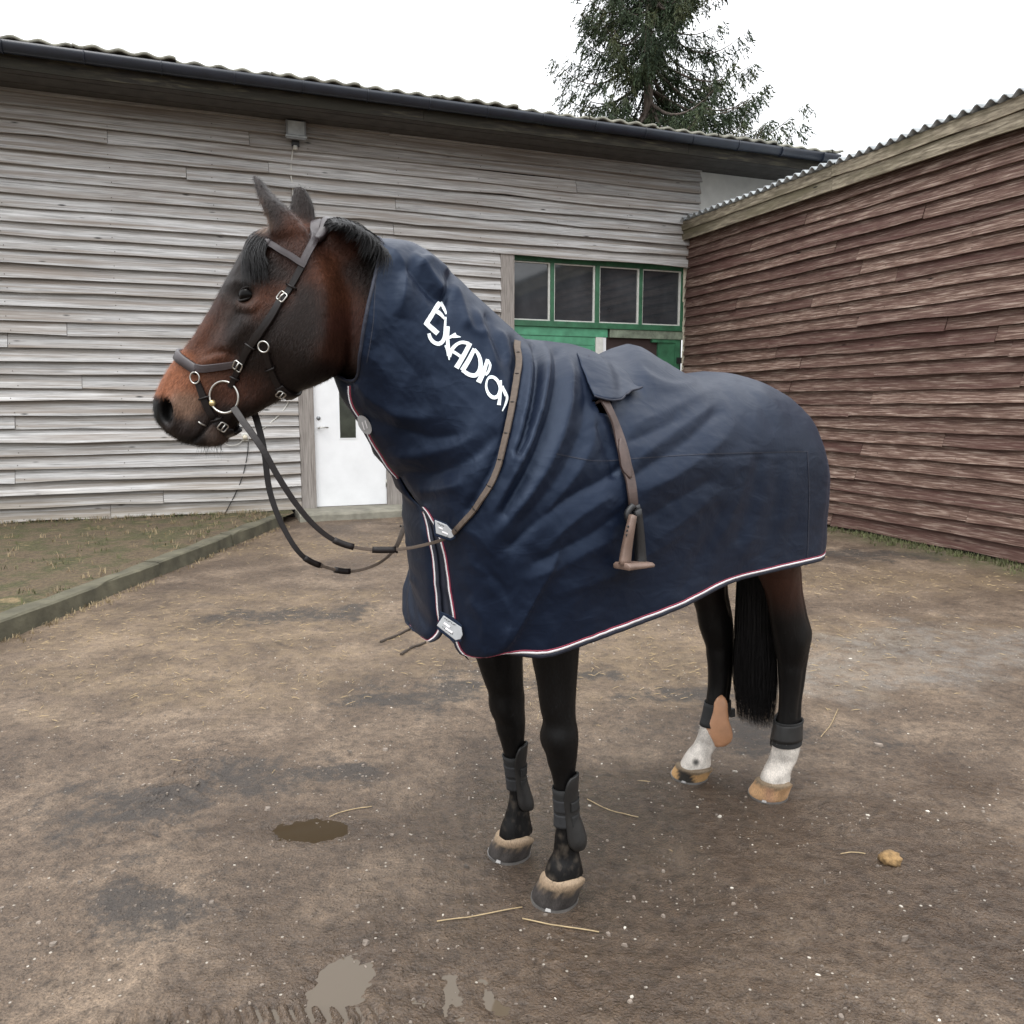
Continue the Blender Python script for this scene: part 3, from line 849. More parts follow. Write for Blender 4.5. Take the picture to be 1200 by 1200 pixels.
def corr(name, along0, along1, pitch, amp, c0, z0, run, slope, axis, mat, parent, thick=.012, sub=8, rows=6, sag=0.0):
    n = int((along1 - along0) / pitch * sub)
    A = np.linspace(along0, along1, n + 1)
    top = []
    for j in range(rows + 1):
        t = j / rows * run
        top.append([(x, c0 + t, z0 + t * slope + amp * math.cos(2 * math.pi * x / pitch)) for x in A])
    top = np.array(top); bot = top.copy(); bot[..., 2] -= thick
    if axis == 'v':
        top = top[..., [1, 0, 2]]; bot = bot[..., [1, 0, 2]]
    m_, k_ = top.shape[:2]
    V_ = np.concatenate([top.reshape(-1, 3), bot.reshape(-1, 3)]); h = m_ * k_
    ii = np.arange(h).reshape(m_, k_)
    Qt = np.stack([ii[:-1, :-1], ii[:-1, 1:], ii[1:, 1:], ii[1:, :-1]], -1).reshape(-1, 4)
    Qb = Qt[:, ::-1] + h
    Qe = np.stack([ii[0, 1:], ii[0, :-1], ii[0, :-1] + h, ii[0, 1:] + h], -1)
    me = fastmesh(name, V_, np.concatenate([Qt, Qb, Qe])); me.materials.append(mat)
    return mko(name, me, parent)
# roof sheets, laid side by side
x = -13.2; i = 0
while x < UE:
    corr('roof_sheet', x, min(x + 1.0, UE + .04), .25, .017, -.98 + .012 * math.sin(i * 3.3), gz1_ + .042 + .006 * math.sin(i * 1.7) + (.010 if i % 2 else 0), 5.2, .22, 'u', M['roof'], barn, thick=.032); x += 1.0; i += 1
MB().box((-13.0, .2, 0), (-12.8, 9, ZT)).box((4.2, .2, 3.8), (4.4, 9, ZT)).box((-13.0, 9, 0), (4.4, 9.15, ZT)).build('rear_wall', M['backing'], barn)

# ================================================================== SHED
shed = setp(empty('shed', 'barn'), 'low shed clad in flaking red brown boards under a corrugated roof', 'shed')
SE = 0.146
sz_top = sw(1050, 199, -.13)[2]
nrow = int(sz_top / SE) + 1
VN = -8.4
for r_ in range(nrow):
    z = .035 + r_ * SE
    x = -.02; cuts = [x]
    x -= random.uniform(1.2, 4.4)
    while x > VN + .8: cuts.append(x); x -= random.uniform(2.6, 4.2)
    cuts.append(VN)
    for a, c_ in zip(cuts[:-1], cuts[1:]):
        plank(c_ + .003, a - .003, z + random.gauss(0, .004), SE + .024, M['red_wood'], shed, 'wall_board', axis=1, seg=max(2, min(8, int((a - c_) / .45))),
              proud=.072 + random.gauss(0, .006), t=.034, wav=.0065, top=.006)
MB().box((0.0, VN, 0), (.14, -.001, sz_top + .1)).box((.15, VN, 0), (4.6, VN + .14, sz_top + .1)).build('wall_core', M['backing'], shed)
setp(nail_mesh([.035 + r_ * SE + .035 for r_ in range(nrow - 1)], np.arange(-8.2, -.1, 1.05), 'v', .070).build('nail_heads', M['nail'], shed), kind='stuff')
sf0 = sz_top; sfh = .27
for (z0, z1, pr) in ((sf0, sf0 + sfh * .52, -.135), (sf0 + sfh * .52 + .004, sf0 + sfh, -.155)):
    for a, c_ in ((-3.2, -.012), (-6.0, -3.2), (VN, -6.0)):
        rings = []
        for x in np.linspace(a + .002, c_ - .002, 8):
            j = rng.normal() * .004
            rings.append([(pr - .02, x, z0 + j), (pr - .02, x, z1 + j), (pr + .008, x, z1 + j), (pr + .008, x, z0 + j)])
        V_, F_ = loft(rings)
        mk('fascia_board', V_, F_, M['shed_fascia'], shed)
MB().box((-.125, VN, sf0 + .03), (.0, -.012, sf0 + .05)).build('soffit_board', M['soffit'], shed)
x = VN; i = 0
while x < -.2:
    e = min(x + 1.02, -.02)
    corr('roof_sheet', x, e, .146, .026, -.215 + .01 * math.sin(i * 2.2), sf0 + sfh + .028 + (.008 if i % 2 else 0), 4.8, .10, 'v', M['shed_roof'], shed); x += 1.022; i += 1

# ================================================================== FITTINGS ON THE BARN WALL
fl = setp(empty('floodlight', 'barn'), 'small grey floodlight on a wooden block under the barn eave', 'floodlight')
c0 = P1(346, 152, -.12)
u_, z_ = c0[0], c0[2]
bevel_mesh(MB().box((u_ - .085, -.10, z_ + .10), (u_ + .08, -.03, z_ + .27)).build('mounting_block', M['post_wood'], fl), .004)
rings = []
for (vv, s_, dz) in ((-.06, .07, 0), (-.10, .105, 0), (-.20, .125, -.012), (-.21, .118, -.012)):
    rings.append([(u_ - s_, vv, z_ + dz - s_ * .78 - .03 * (vv < -.15)), (u_ + s_, vv, z_ + dz - s_ * .78 - .03 * (vv < -.15)), (u_ + s_, vv, z_ + dz + s_ * .78), (u_ - s_, vv, z_ + dz + s_ * .78)])
V_, F_ = loft(rings); bevel_mesh(mk('lamp_housing', V_, F_, M['grey_metal'], fl), .006)
MB().box((u_ - .098, -.216, z_ - .085), (u_ + .098, -.2115, z_ + .072)).build('lamp_glass', M['lamp_glass'], fl)
MB().box((u_ - .13, -.225, z_ - .115), (u_ + .13, -.15, z_ - .098)).build('lower_lip', M['lamp_glass'], fl)
MB().box((u_ - .045, -.12, z_ - .19), (u_ + .045, -.05, z_ - .125)).build('junction_box', M['black'], fl)
MB().tube([(u_ - .005, -.10, z_ - .185), (u_ - .005, -.10, z_ - .235)], .028, 12).build('cable_gland', M['cable_white'], fl, True)
pts = [(343.5, 172), (341.5, 190), (341, 205), (343, 222), (342, 260), (341, 320), (340, 400), (338, 470), (300, 510)]
P_ = [P1(a, c_, -.062) for a, c_ in pts]
V_, F_ = tube(cr(P_, 60), .009, 6)
setp(mk('cable', V_, F_, M['cable_white'], frame='barn', smooth=True), 'thin white cable hanging down the grey boards from the floodlight', 'cable')
so = P1(287, 512, -.06)
sk = setp(empty('power_socket', 'barn'), 'small cream power socket on the boards left of the white door', 'socket')
bevel_mesh(MB().box((so[0] - .045, -.105, so[2] - .05), (so[0] + .045, -.045, so[2] + .05)).build('socket_box', M['cable_white'], sk), .008)
MB().tube([(so[0], -.105, so[2]), (so[0], -.135, so[2] - .01)], .03, 14).build('socket_plug', M['cream_trim'], sk, True)
P_ = [P1(a, c_, -.09) for a, c_ in [(262, 518), (268, 522), (278, 521), (286, 515)]]
V_, F_ = tube(cr(P_, 20), .006, 6); mk('socket_lead', V_, F_, M['cable_white'], sk, True)
P_ = [P1(a, c_, -.085) for a, c_ in [(291, 518), (290, 532), (286, 552), (279, 572), (269, 592), (262, 604)]]
V_, F_ = tube(cr(P_, 30), .006, 6)
setp(mk('cable', V_, F_, M['black'], frame='barn', smooth=True), 'thin black cable drooping from the cream socket to the bank', 'cable')

# ================================================================== HORSE
horse = setp(empty('horse', 'horse'), 'dark bay horse standing in a bridle and navy rug, white hind socks', 'horse')
def ering(c, a, b, n=28, pa=2.0):
    """horizontal ring, a along the horse, b across"""
    t = np.linspace(0, 2 * np.pi, n, endpoint=False)
    ct, st = np.cos(t), np.sin(t)
    return np.stack([c[0] + a * np.sign(ct) * np.abs(ct) ** (2 / pa), c[1] + b * np.sign(st) * np.abs(st) ** (2 / pa), np.full(n, c[2])], -1)
def vring(top, bot, hw, n=32, wp=None):
    """ring in the plane through top and bot; hw = half widths at wp fractions from top to bottom"""
    top, bot = np.asarray(top, float), np.asarray(bot, float)
    return top, bot, hw
# --- trunk
TR = [(.785, 1.30, 1.04, .06), (.755, 1.36, .98, .115), (.68, 1.46, .91, .19), (.55, 1.585, .87, .245), (.42, 1.645, .84, .255), (.22, 1.575, .815, .285), (0, 1.535, .82, .305),
      (-.2, 1.55, .86, .305), (-.4, 1.555, .93, .285), (-.58, 1.51, 1.0, .25), (-.70, 1.43, 1.06, .19), (-.765, 1.33, 1.12, .11)]
T_ = cr(np.array(TR), 60)
t = np.linspace(0, 2 * np.pi, 40, endpoint=False)
rings = []
for x, zt, zb, hw in T_:
    cz, hz = (zt + zb) / 2, (zt - zb) / 2
    wz = np.cos(t)
    lat = np.sin(t) * hw * (1 - .16 * np.maximum(0, wz) ** 2)
    rings.append(np.stack([np.full(40, x), lat, cz + hz * wz], -1))
shells = [loft(rings)]
# --- head plane
POLL = loc(355, 262, -.07)
POLLw = h2w(POLL[None])[0]
HDa = R(12)
hdw = np.array([-math.cos(HDa), math.sin(HDa), 0]); hnw = np.array([-math.sin(HDa), -math.cos(HDa), 0])   # head direction, normal to the near side
HD = np.array([hdw @ hf, hdw @ hl, 0]); HN = np.array([hnw @ hf, hnw @ hl, 0])
def hd(px, py, lat=0.0):
    return w2h(onplane(px, py, POLLw + hnw * lat, hnw))
def headpx(Vh):
    """where a head point, or its mirror on the near side, shows in the photo, and its side offset"""
    Vh = np.asarray(Vh); l_ = (Vh - POLL) @ HN
    Vm = np.where((l_ < 0)[:, None], Vh - 2 * l_[:, None] * HN, Vh)      # both sides share the near side's markings
    x, y = proj(h2w(Vm))
    return x, y, l_
# --- neck: rings from the shoulder to the poll
NK = [((.48, 0, 1.60), (.72, 0, 1.04), .18), ((.60, 0, 1.62), (.79, 0, 1.17), .155), ((.77, -.005, 1.74), (.90, -.005, 1.33), .11),
      (loc(437, 284, -.03), loc(420, 449, -.03), .088), (loc(404, 262, -.052), loc(402, 440, -.052), .083), (loc(378, 260, -.07), loc(392, 424, -.07), .08), (loc(358, 266, -.08), loc(372, 400, -.08), .07)]
def frings(stations, n_, lat_dir, wprof, n=36):
    """rings from top/bottom points with a lateral profile"""
    A = np.array([np.concatenate([a, c_, [h] if np.isscalar(h) else h]) for a, c_, h in stations])
    A = cr(A, n_); rg = []
    th = np.linspace(0, 2 * np.pi, n, endpoint=False)
    f = (1 - np.cos(th)) / 2; sg = np.where(th <= np.pi, 1, -1)
    for r_ in A:
        p = r_[None, :3] + (r_[3:6] - r_[:3])[None] * f[:, None]
        w_ = wprof(f, r_[6:])
        rg.append(p + (sg * w_)[:, None] * lat_dir)
    return rg
nk_dir = np.array([-.25, .97, 0])
shells.append(loft(frings(NK, 30, nk_dir, lambda f, h: h[0] * np.sqrt(np.maximum(0, 1 - (2 * f - 1) ** 2)) * (1 + .25 * (f - .5)))))
# --- head: top, bottom and half widths at five levels from the bridge to the jaw
fl_ = np.array([0, .12, .35, .62, .88, 1.0])
HS = [((352, 262), (392, 310), (.045, .062, .070, .070, .060, .02)), ((334, 264), (402, 345), (.045, .072, .084, .083, .070, .03)), ((312, 272), (405, 392), (.048, .080, .096, .090, .070, .03)),
      ((294, 295), (404, 428), (.050, .090, .103, .096, .072, .03)), ((280, 322), (396, 440), (.048, .092, .106, .100, .070, .03)), ((268, 340), (384, 446), (.044, .080, .100, .098, .066, .03)),
      ((257, 356), (368, 452), (.040, .066, .090, .088, .058, .028)), ((243, 377), (350, 459), (.036, .058, .078, .074, .048, .026)), ((230, 397), (330, 468), (.034, .053, .066, .060, .042, .025)),
      ((216, 414), (312, 477), (.033, .050, .058, .052, .038, .024)), ((204, 430), (294, 487), (.032, .049, .056, .050, .037, .024)), ((195, 446), (276, 497), (.031, .050, .058, .052, .037, .024)),
      ((188, 462), (267, 510), (.030, .051, .060, .054, .040, .026)), ((186, 474), (262, 519), (.028, .048, .058, .054, .041, .026)), ((189, 489), (246, 523), (.024, .040, .050, .048, .038, .022)), ((197, 502), (222, 520), (.012, .022, .028, .028, .022, .012))]
st = [(hd(*a), hd(*c_), np.array(h)) for a, c_, h in HS]
def hprof(f, h):
    x = np.interp(f, fl_, h)
    e = 0.035
    return x * np.sqrt(np.clip(np.minimum(f, 1 - f) / e, 0, 1))
shells.append(loft(frings(st, 60, HN, hprof, 44)))
# lower lip and chin
CH = [((262, 492), (270, 500), .030), ((250, 497), (267, 512), .036), ((243, 503), (258, 522), .036), ((236, 510), (245, 523), .030), ((232, 515), (237, 521), .016)]
shells.append(loft(frings([(hd(*a), hd(*c_), h) for a, c_, h in CH], 16, HN, lambda f, h: h[0] * np.sqrt(np.maximum(0, 1 - (2 * f - 1) ** 2)), 24)))
# ears: leaf shapes cupped on their opening side
def ear(back, front, lat, depth, open_dir):
    b_ = cr(np.array([hd(*p, lat_) for p, lat_ in zip(back, lat)]), 22); f_ = cr(np.array([hd(*p, lat_) for p, lat_ in zip(front, lat)]), 22)
    dd = np.interp(np.linspace(0, 1, 22), np.linspace(0, 1, len(depth)), depth)
    th = np.linspace(0, 2 * np.pi, 20, endpoint=False); rg = []
    for a, c_, d in zip(b_, f_, dd):
        m_ = (a + c_) / 2; h = (c_ - a) / 2
        e1 = np.cos(th); e2 = np.sin(th)
        hollow = np.where(e1 > 0.0, -0.75 * e1 * (1 - np.abs(e2)) ** .8, 0)
        rg.append(m_ + (e1 + hollow)[:, None] * h + (e2 * d)[:, None] * HN)
    return loft(rg)
shells.append(ear([(362, 272), (352, 258), (336, 243), (318, 227), (307, 212), (299, 204)], [(312, 284), (310, 266), (306, 247), (302, 230), (298, 215), (295.5, 204)], [.055, .058, .060, .060, .057, .055], [.045, .040, .036, .029, .019, .004], 1))
shells.append(ear([(372, 272), (368, 256), (367, 243), (363, 231), (357, 221), (351, 217.5)], [(334, 278), (336, 258), (338, 245), (340, 233), (344, 222), (348, 217.5)], [-.06, -.062, -.064, -.064, -.062, -.06], [.04, .036, .032, .026, .016, .004], 1))
# --- legs from their outlines in the photo: (left px, right px, py), side offset, fore-aft/side ratio
def leg(rows, y, ratios, extra=()):
    rg = [ering(c_, a, b_) for c_, a, b_ in extra]
    A = []
    for (x0, x1, py), rt in zip(rows, ratios):
        p = loc((x0 + x1) / 2, py, y)
        W_ = h2w(p[None])[0] - EYE
        dep = W_[1] * _c - W_[2] * _s
        hw = (x1 - x0) / 2 / 950 * dep
        vd = np.array([W_ @ hf, W_ @ hl]); vd /= np.linalg.norm(vd)
        b_ = hw / math.sqrt((rt * abs(vd[1])) ** 2 + vd[0] ** 2)
        A.append([*p, rt * b_, b_])
    A = cr(np.array(A), len(A) * 6)
    rg += [ering(q[:3], q[3], q[4]) for q in A]
    return loft(rg), A
LF = [(622, 679, 762), (628, 676.5, 794), (632, 674.5, 823), (634.5, 675, 846), (634.5, 677.4, 863), (638, 676.5, 882), (645, 674.5, 902), (649.5, 673, 925), (652, 672.5, 948), (651.5, 675, 968), (649.5, 678, 984), (648, 679, 998), (642, 681.5, 1010), (638, 684.5, 1024)]
RFr = [(557, 613, 767), (566, 613.5, 794), (574, 614, 823), (579, 615.6, 846), (586, 615, 866), (591, 613, 887), (594.5, 612, 905), (596.5, 614, 930), (592, 620, 951), (587, 622, 965), (584, 625, 977)]
rF = [1.3, 1.3, 1.25, 1.1, 1.05, 1.1, 1.2, 1.3, 1.35, 1.35, 1.3, 1.2, 1.15, 1.15, 1.1]
RH = [(810, 853, 697), (815.5, 856, 712), (820, 859, 732), (825.5, 860, 752), (829, 859, 775), (830, 857, 800), (828, 855, 818), (825, 854, 835), (821, 848, 850), (814, 843, 870), (803, 834, 884), (796, 833, 897)]
LH = [(889, 939, 672), (898, 941, 695), (902, 945, 718), (905.5, 950.5, 741), (908.5, 948.5, 758), (911, 945, 777), (913, 942, 800), (913, 939, 823), (911, 938, 843), (908, 937.5, 860), (905.5, 937, 875), (902, 933.5, 889), (895, 926.5, 903), (890, 926, 914)]
rH = [1.5, 1.5, 1.55, 1.5, 1.4, 1.3, 1.3, 1.35, 1.4, 1.4, 1.3, 1.2, 1.15, 1.1, 1.1]
fx = lambda y: [((.60, y * .9, 1.28), .16, .09), ((.56, y, 1.10), .12, .085), ((.53, y, .98), .098, .075)]
hx = lambda y: [((-.42, y * .8, 1.36), .22, .10), ((-.42, y * .95, 1.20), .20, .115), ((-.44, y, 1.05), .155, .095)]
L1, A_lf = leg(LF, .140, rF, fx(.15)); L2, A_rf = leg(RFr, -.145, rF, fx(-.15)); L3, A_rh = leg(RH, -.150, rH, hx(-.16)); L4, A_lh = leg(LH, .140, rH, hx(.16))
shells += [L1, L2, L3, L4]
mb = MB()
for V_, F_ in shells: mb.add(V_, F_)
tmp = mb.build('body', None)
bm_ = bmesh.new(); bm_.from_mesh(tmp.data); bmesh.ops.recalc_face_normals(bm_, faces=bm_.faces); bm_.to_mesh(tmp.data); bm_.free()
md = tmp.modifiers.new('r', 'REMESH'); md.mode = 'VOXEL'; md.voxel_size = 0.0058
md = tmp.modifiers.new('s', 'SMOOTH'); md.factor = 0.5; md.iterations = 7
bpy.context.view_layer.update()
me = bpy.data.meshes.new_from_object(tmp.evaluated_get(bpy.context.evaluated_depsgraph_get()))
bpy.data.objects.remove(tmp)
nv = len(me.vertices)
HV = np.empty(nv * 3, np.float32); me.vertices.foreach_get('co', HV); HV = HV.reshape(-1, 3).astype(float)
HNm = np.empty(nv * 3, np.float32); me.vertices.foreach_get('normal', HNm); HNm = HNm.reshape(-1, 3).astype(float)
ishead = (HV[:, 0] > .93) & (HV[:, 2] > 1.25)
ppx, ppy, plat = headpx(HV)
def seg_dist(x, y, P):
    """distance to a polyline and the side of it"""
    best = np.full(x.shape, 1e9); side = np.zeros(x.shape); par = np.zeros(x.shape); n = len(P) - 1
    for i in range(n):
        (ax_, ay_), (bx_, by_) = P[i], P[i + 1]
        dx, dy = bx_ - ax_, by_ - ay_; L2_ = dx * dx + dy * dy + 1e-9
        t_ = np.clip(((x - ax_) * dx + (y - ay_) * dy) / L2_, 0, 1)
        d = np.hypot(x - ax_ - t_ * dx, y - ay_ - t_ * dy)
        m_ = d < best
        best = np.where(m_, d, best); side = np.where(m_, np.sign((x - ax_) * dy - (y - ay_) * dx), side); par = np.where(m_, (i + t_) / n, par)
    return best, side, par
disp = np.zeros(nv)
side_ok = ishead & (np.abs(plat) > .012)
def bulge(cx, cy, rx, ry, amp, rot=0.0, p=2.0):
    c_, s_ = math.cos(rot), math.sin(rot); dx, dy = ppx - cx, ppy - cy
    q = ((dx * c_ + dy * s_) / rx) ** 2 + ((-dx * s_ + dy * c_) / ry) ** 2
    return amp * np.exp(-q ** (p / 2)) * side_ok
def crease(P, wd, amp, taper=True):
    d, _, t_ = seg_dist(ppx, ppy, P)
    return amp * np.exp(-(d / wd) ** 2) * (np.minimum(1, 5 * np.minimum(t_, 1 - t_) + .15) if taper else 1) * side_ok
disp += bulge(352, 388, 46, 50, .011, p=3)                                    # cheek
disp += crease([(296, 372), (280, 392), (262, 414)], 9, .008)                # facial crest
disp += crease([(262, 372), (247, 395), (232, 414)], 8, -.004)
disp += crease([(237, 419), (252, 412), (268, 411), (280, 418)], 3.0, -.0035)  # skin fold on the nose
disp += crease([(232, 426), (250, 420), (268, 418)], 4.0, .003)
disp += bulge(288, 343, 24, 20, .009)                                         # brow
disp += crease([(270, 334), (281, 329), (293, 330), (304, 337)], 4, .005)
disp += bulge(289, 346, 10, 8, -.014)                                         # eye socket
disp += crease([(275, 352), (284, 360), (297, 361), (307, 353)], 3.5, .003)
disp += crease([(277, 366), (290, 369), (304, 364)], 3.0, -.003)
disp += crease([(316, 300), (330, 318), (332, 338), (322, 356)], 12, -.005)   # hollow above the eye
disp += crease([(404, 330), (400, 380), (390, 424), (376, 446)], 9, -.008)    # behind the jowl
disp += bulge(195, 481, 13, 20, .004, 0.25, 3)                                # nostril
disp += crease([(203, 464), (209, 480), (207, 497), (199, 506)], 5, .006)
disp += crease([(222, 520), (233, 511), (241, 501), (248, 493), (256, 488)], 2.4, -.010)  # mouth
disp += crease([(232, 486), (222, 500), (210, 508)], 7, .003)
disp += crease([(272, 452), (284, 470), (300, 478)], 9, .003)
disp += bulge(262, 466, 12, 10, -.003)
# legs: tendons, knees
lowleg = HV[:, 2] < .95
disp += np.where(lowleg, .0018 * fbm(HV[:, 0] * 16, HV[:, 1] * 16, HV[:, 2] * 6, 3), 0)
for A_, front in ((A_lf, 1), (A_rf, 1), (A_rh, 0), (A_lh, 0)):      # tendons, knee and hock bones
    o_ = np.argsort(A_[:, 2]); zz_ = HV[:, 2]
    xc, yc, aa, bb = (np.interp(zz_, A_[o_, 2], A_[o_, k]) for k in (0, 1, 3, 4))
    near_ = lowleg & (np.hypot(HV[:, 0] - xc, HV[:, 1] - yc) < .16) & (zz_ > .08)
    ph = np.abs(np.arctan2((HV[:, 1] - yc) / bb, (HV[:, 0] - xc) / aa))
    G_ = lambda x, m_, s_: np.exp(-((x - m_) / s_) ** 2)
    if front:
        dd_ = -.0050 * G_(ph, 1.75, .30) * sstep(.20, .26, zz_) * sstep(.48, .42, zz_) + .0060 * G_(zz_, .535, .035) * G_(ph, .75, .5) - .0045 * G_(zz_, .485, .02) * G_(ph, .2, .8) \
            - .0040 * G_(zz_, .59, .025) * G_(ph, .5, .9) - .0055 * G_(ph, 1.15, .28) * sstep(.62, .72, zz_) + .004 * G_(zz_, .56, .03) * G_(ph, 2.9, .5)
    else:
        dd_ = -.0055 * G_(ph, 1.75, .32) * sstep(.26, .32, zz_) * sstep(.56, .48, zz_) + .0055 * G_(zz_, .60, .05) * G_(ph, 1.2, .45) - .007 * G_(ph, 2.1, .30) * sstep(.64, .70, zz_) - .004 * G_(zz_, .53, .025) * G_(ph, .8, .8)
    disp += np.where(near_, dd_, 0)
nin = np.exp(-(((ppx - 195.5) / 6.5) ** 2 + ((ppy - 481 - .3 * (ppx - 195)) / 13.5) ** 2) ** 2.4) * (ishead & (np.abs(plat) > .014))
HV = HV + HNm * disp[:, None] - (HN * 1.0)[None] * (np.sign(plat) * nin * .034)[:, None]
ed = np.empty(len(me.edges) * 2, np.int32); me.edges.foreach_get('vertices', ed); ed = ed.reshape(-1, 2)
deg = np.bincount(ed.ravel(), minlength=nv)[:, None].astype(float)
d1, _, _ = seg_dist(ppx, ppy, [(330, 262), (350, 266), (376, 290), (394, 330), (402, 380), (399, 428), (385, 442)])
d2, _, _ = seg_dist(ppx, ppy, [(312, 282), (335, 276), (362, 268)])
smk = (np.maximum(np.exp(-(d1 / 13) ** 2), np.exp(-(d2 / 6) ** 2) * .7) * ishead)
shm = sstep(.45, .55, HV[:, 0]) * sstep(1.0, 1.15, HV[:, 2]) * (HV[:, 0] < .95)
smk = np.clip(np.maximum(smk, shm), 0, 1)[:, None]
for it in range(45):
    acc = np.stack([np.bincount(ed[:, 0], HV[ed[:, 1], k], nv) + np.bincount(ed[:, 1], HV[ed[:, 0], k], nv) for k in range(3)], -1)
    HV = HV + (acc / deg - HV) * .5 * smk
me.vertices.foreach_set('co', HV.astype(np.float32).ravel()); me.update()
# --- coat colours (the bay's own markings, a painted bone highlight, darkened mouth line and nostrils)
BLK = (.0032, .0029, .0029); DKB = (.0095, .0062, .0052); RED = (.082, .031, .017); REDD = (.042, .0175, .0115); GRY = (.0165, .0112, .0098); ORG = (.235, .088, .042); TAN = (.155, .092, .062)
pts = [(330, 280, REDD, 20), (345, 265, RED, 14), (322, 255, GRY, 14), (310, 235, GRY, 13), (304, 250, (.17, .11, .075), 5), (307, 262, (.20, .13, .09), 6), (301, 236, (.10, .065, .05), 4), (354, 235, GRY, 18), (318, 318, DKB, 18), (300, 310, GRY, 16), (345, 300, REDD, 16), (322, 345, RED, 14), (305, 360, RED, 12),
       (272, 335, GRY, 12), (268, 350, (.046, .032, .028), 4.5), (264, 364, (.054, .037, .031), 5), (259, 378, (.060, .038, .031), 5), (253, 391, (.066, .038, .029), 6), (284, 354.5, (.050, .026, .018), 4), (294, 354, (.055, .027, .018), 4), (289, 345, BLK, 12), (280, 372, GRY, 14), (300, 380, GRY, 18), (320, 390, GRY, 22), (350, 385, GRY, 30), (370, 350, GRY, 16), (330, 430, GRY, 22), (355, 440, DKB, 18),  # pale streak below the eye: coat pattern with the bone's highlight painted in
       (385, 318, RED, 18), (375, 290, REDD, 16), (398, 345, RED, 18), (408, 320, DKB, 14), (425, 330, DKB, 18), (430, 300, BLK, 14), (408, 380, (.062, .024, .017), 18), (398, 412, REDD, 16), (425, 400, REDD, 22), (420, 430, DKB, 14), (390, 435, DKB, 12),
       (255, 362, REDD, 12), (244, 385, RED, 12), (258, 395, REDD, 12), (231, 402, RED, 10), (262, 418, RED, 12), (270, 400, DKB, 11), (285, 420, GRY, 14), (245, 425, (.11, .046, .027), 10),
       (215, 430, ORG, 13), (206, 448, ORG, 12), (226, 446, (.17, .068, .036), 12), (245, 445, (.10, .043, .025), 12), (214, 466, TAN, 10), (228, 478, TAN, 11), (250, 470, REDD, 12), (275, 455, (.075, .031, .02), 14), (300, 460, REDD, 16),
       (315, 470, DKB, 14), (290, 480, DKB, 12), (268, 485, DKB, 9), (240, 492, GRY, 10), (222, 502, GRY, 10), (194, 480, BLK, 9), (203, 505, GRY, 8), (225, 518, BLK, 8), (250, 515, (.060, .042, .034), 9), (262, 508, (.07, .047, .038), 8), (236, 515, DKB, 6)]
pw = np.zeros(nv) + 1e-6; pc = np.zeros((nv, 3)) + np.array(DKB) * 1e-6
wob = 6 * fbm(HV[:, 0] * 12, HV[:, 1] * 12, HV[:, 2] * 12, 3)
for (x, y, c_, s_) in pts:
    d2 = (ppx + wob - x) ** 2 + (ppy + wob * .7 - y) ** 2
    k_ = np.exp(-d2 / (2 * (s_ * .72) ** 2)) * (10.0 / s_)
    pw += k_; pc += k_[:, None] * np.array(c_)
CC = pc / pw[:, None]
body = np.where(ishead[:, None], CC, np.array(DKB))
hz = HV[:, 2] + .012 * fbm(HV[:, 0] * 14, HV[:, 1] * 14, HV[:, 2] * 5, 3)
hind = HV[:, 0] < 0
legc = np.array(BLK) + (np.array((.011, .0058, .0042)) - np.array(BLK)) * sstep(.68, .98, hz + np.where(hind, .06, -.1))[:, None]
legc = np.where((hind & (HV[:, 1] > 0))[:, None], legc + np.array((.034, .013, .008)) * sstep(.70, .86, hz)[:, None], legc)
body = np.where((~ishead & (HV[:, 2] < 1.1))[:, None], legc, body)
sock = hind * sstep(.262, .236, hz + .018 * fbm(HV[:, 0] * 30, HV[:, 1] * 30, 3., 2))
wht = np.array((.47, .435, .395)) * (1 + .40 * fbm(HV[:, 0] * 22, HV[:, 1] * 22, HV[:, 2] * 22, 3))[:, None]
body = body * (1 - sock[:, None]) + wht * sock[:, None]
spot = loc(816, 893, -.115)
sk_ = np.exp(-(np.linalg.norm(HV - spot, axis=1) / .016) ** 4)
body = body * (1 - sk_[:, None]) + np.array(BLK) * sk_[:, None]
dust = (~hind & (HV[:, 2] < .26)) * np.clip(fbm(HV[:, 0] * 40, HV[:, 1] * 40, HV[:, 2] * 40, 3) - .15, 0, 1) * .35
body = body + dust[:, None] * np.array((.16, .13, .10))
md_, _, _ = seg_dist(ppx, ppy, [(222, 520), (233, 511), (241, 501), (250, 492)])
mk_ = (np.exp(-(md_ / 2.6) ** 2) * side_ok)[:, None] * .85
body = body * (1 - mk_) + np.array(BLK) * .5 * mk_
body = body * (1 - .95 * np.clip(nin * 1.6, 0, 1)[:, None]) + np.array(BLK) * .5 * np.clip(nin * 1.6, 0, 1)[:, None]
me.name = 'body'
set_color(me, 'coat', body)
me.polygons.foreach_set('use_smooth', np.ones(len(me.polygons), bool))
me.materials.clear(); me.materials.append(M['coat'])
body_o = mko('body', me, horse)
tri = [tuple(p.vertices) for p in me.polygons]
HB = BVHTree.FromPolygons([tuple(v) for v in HV], tri)
def hit(bvh, px, py, off=0.0):
    o, d = EYE_H, ray_h(px, py)
    p, n, i, dist = bvh.ray_cast(Vector(o), Vector(d))
    if p is None: return None
    n = np.array(n)
    if n @ d > 0: n = -n
    return np.array(p) + n * off, n
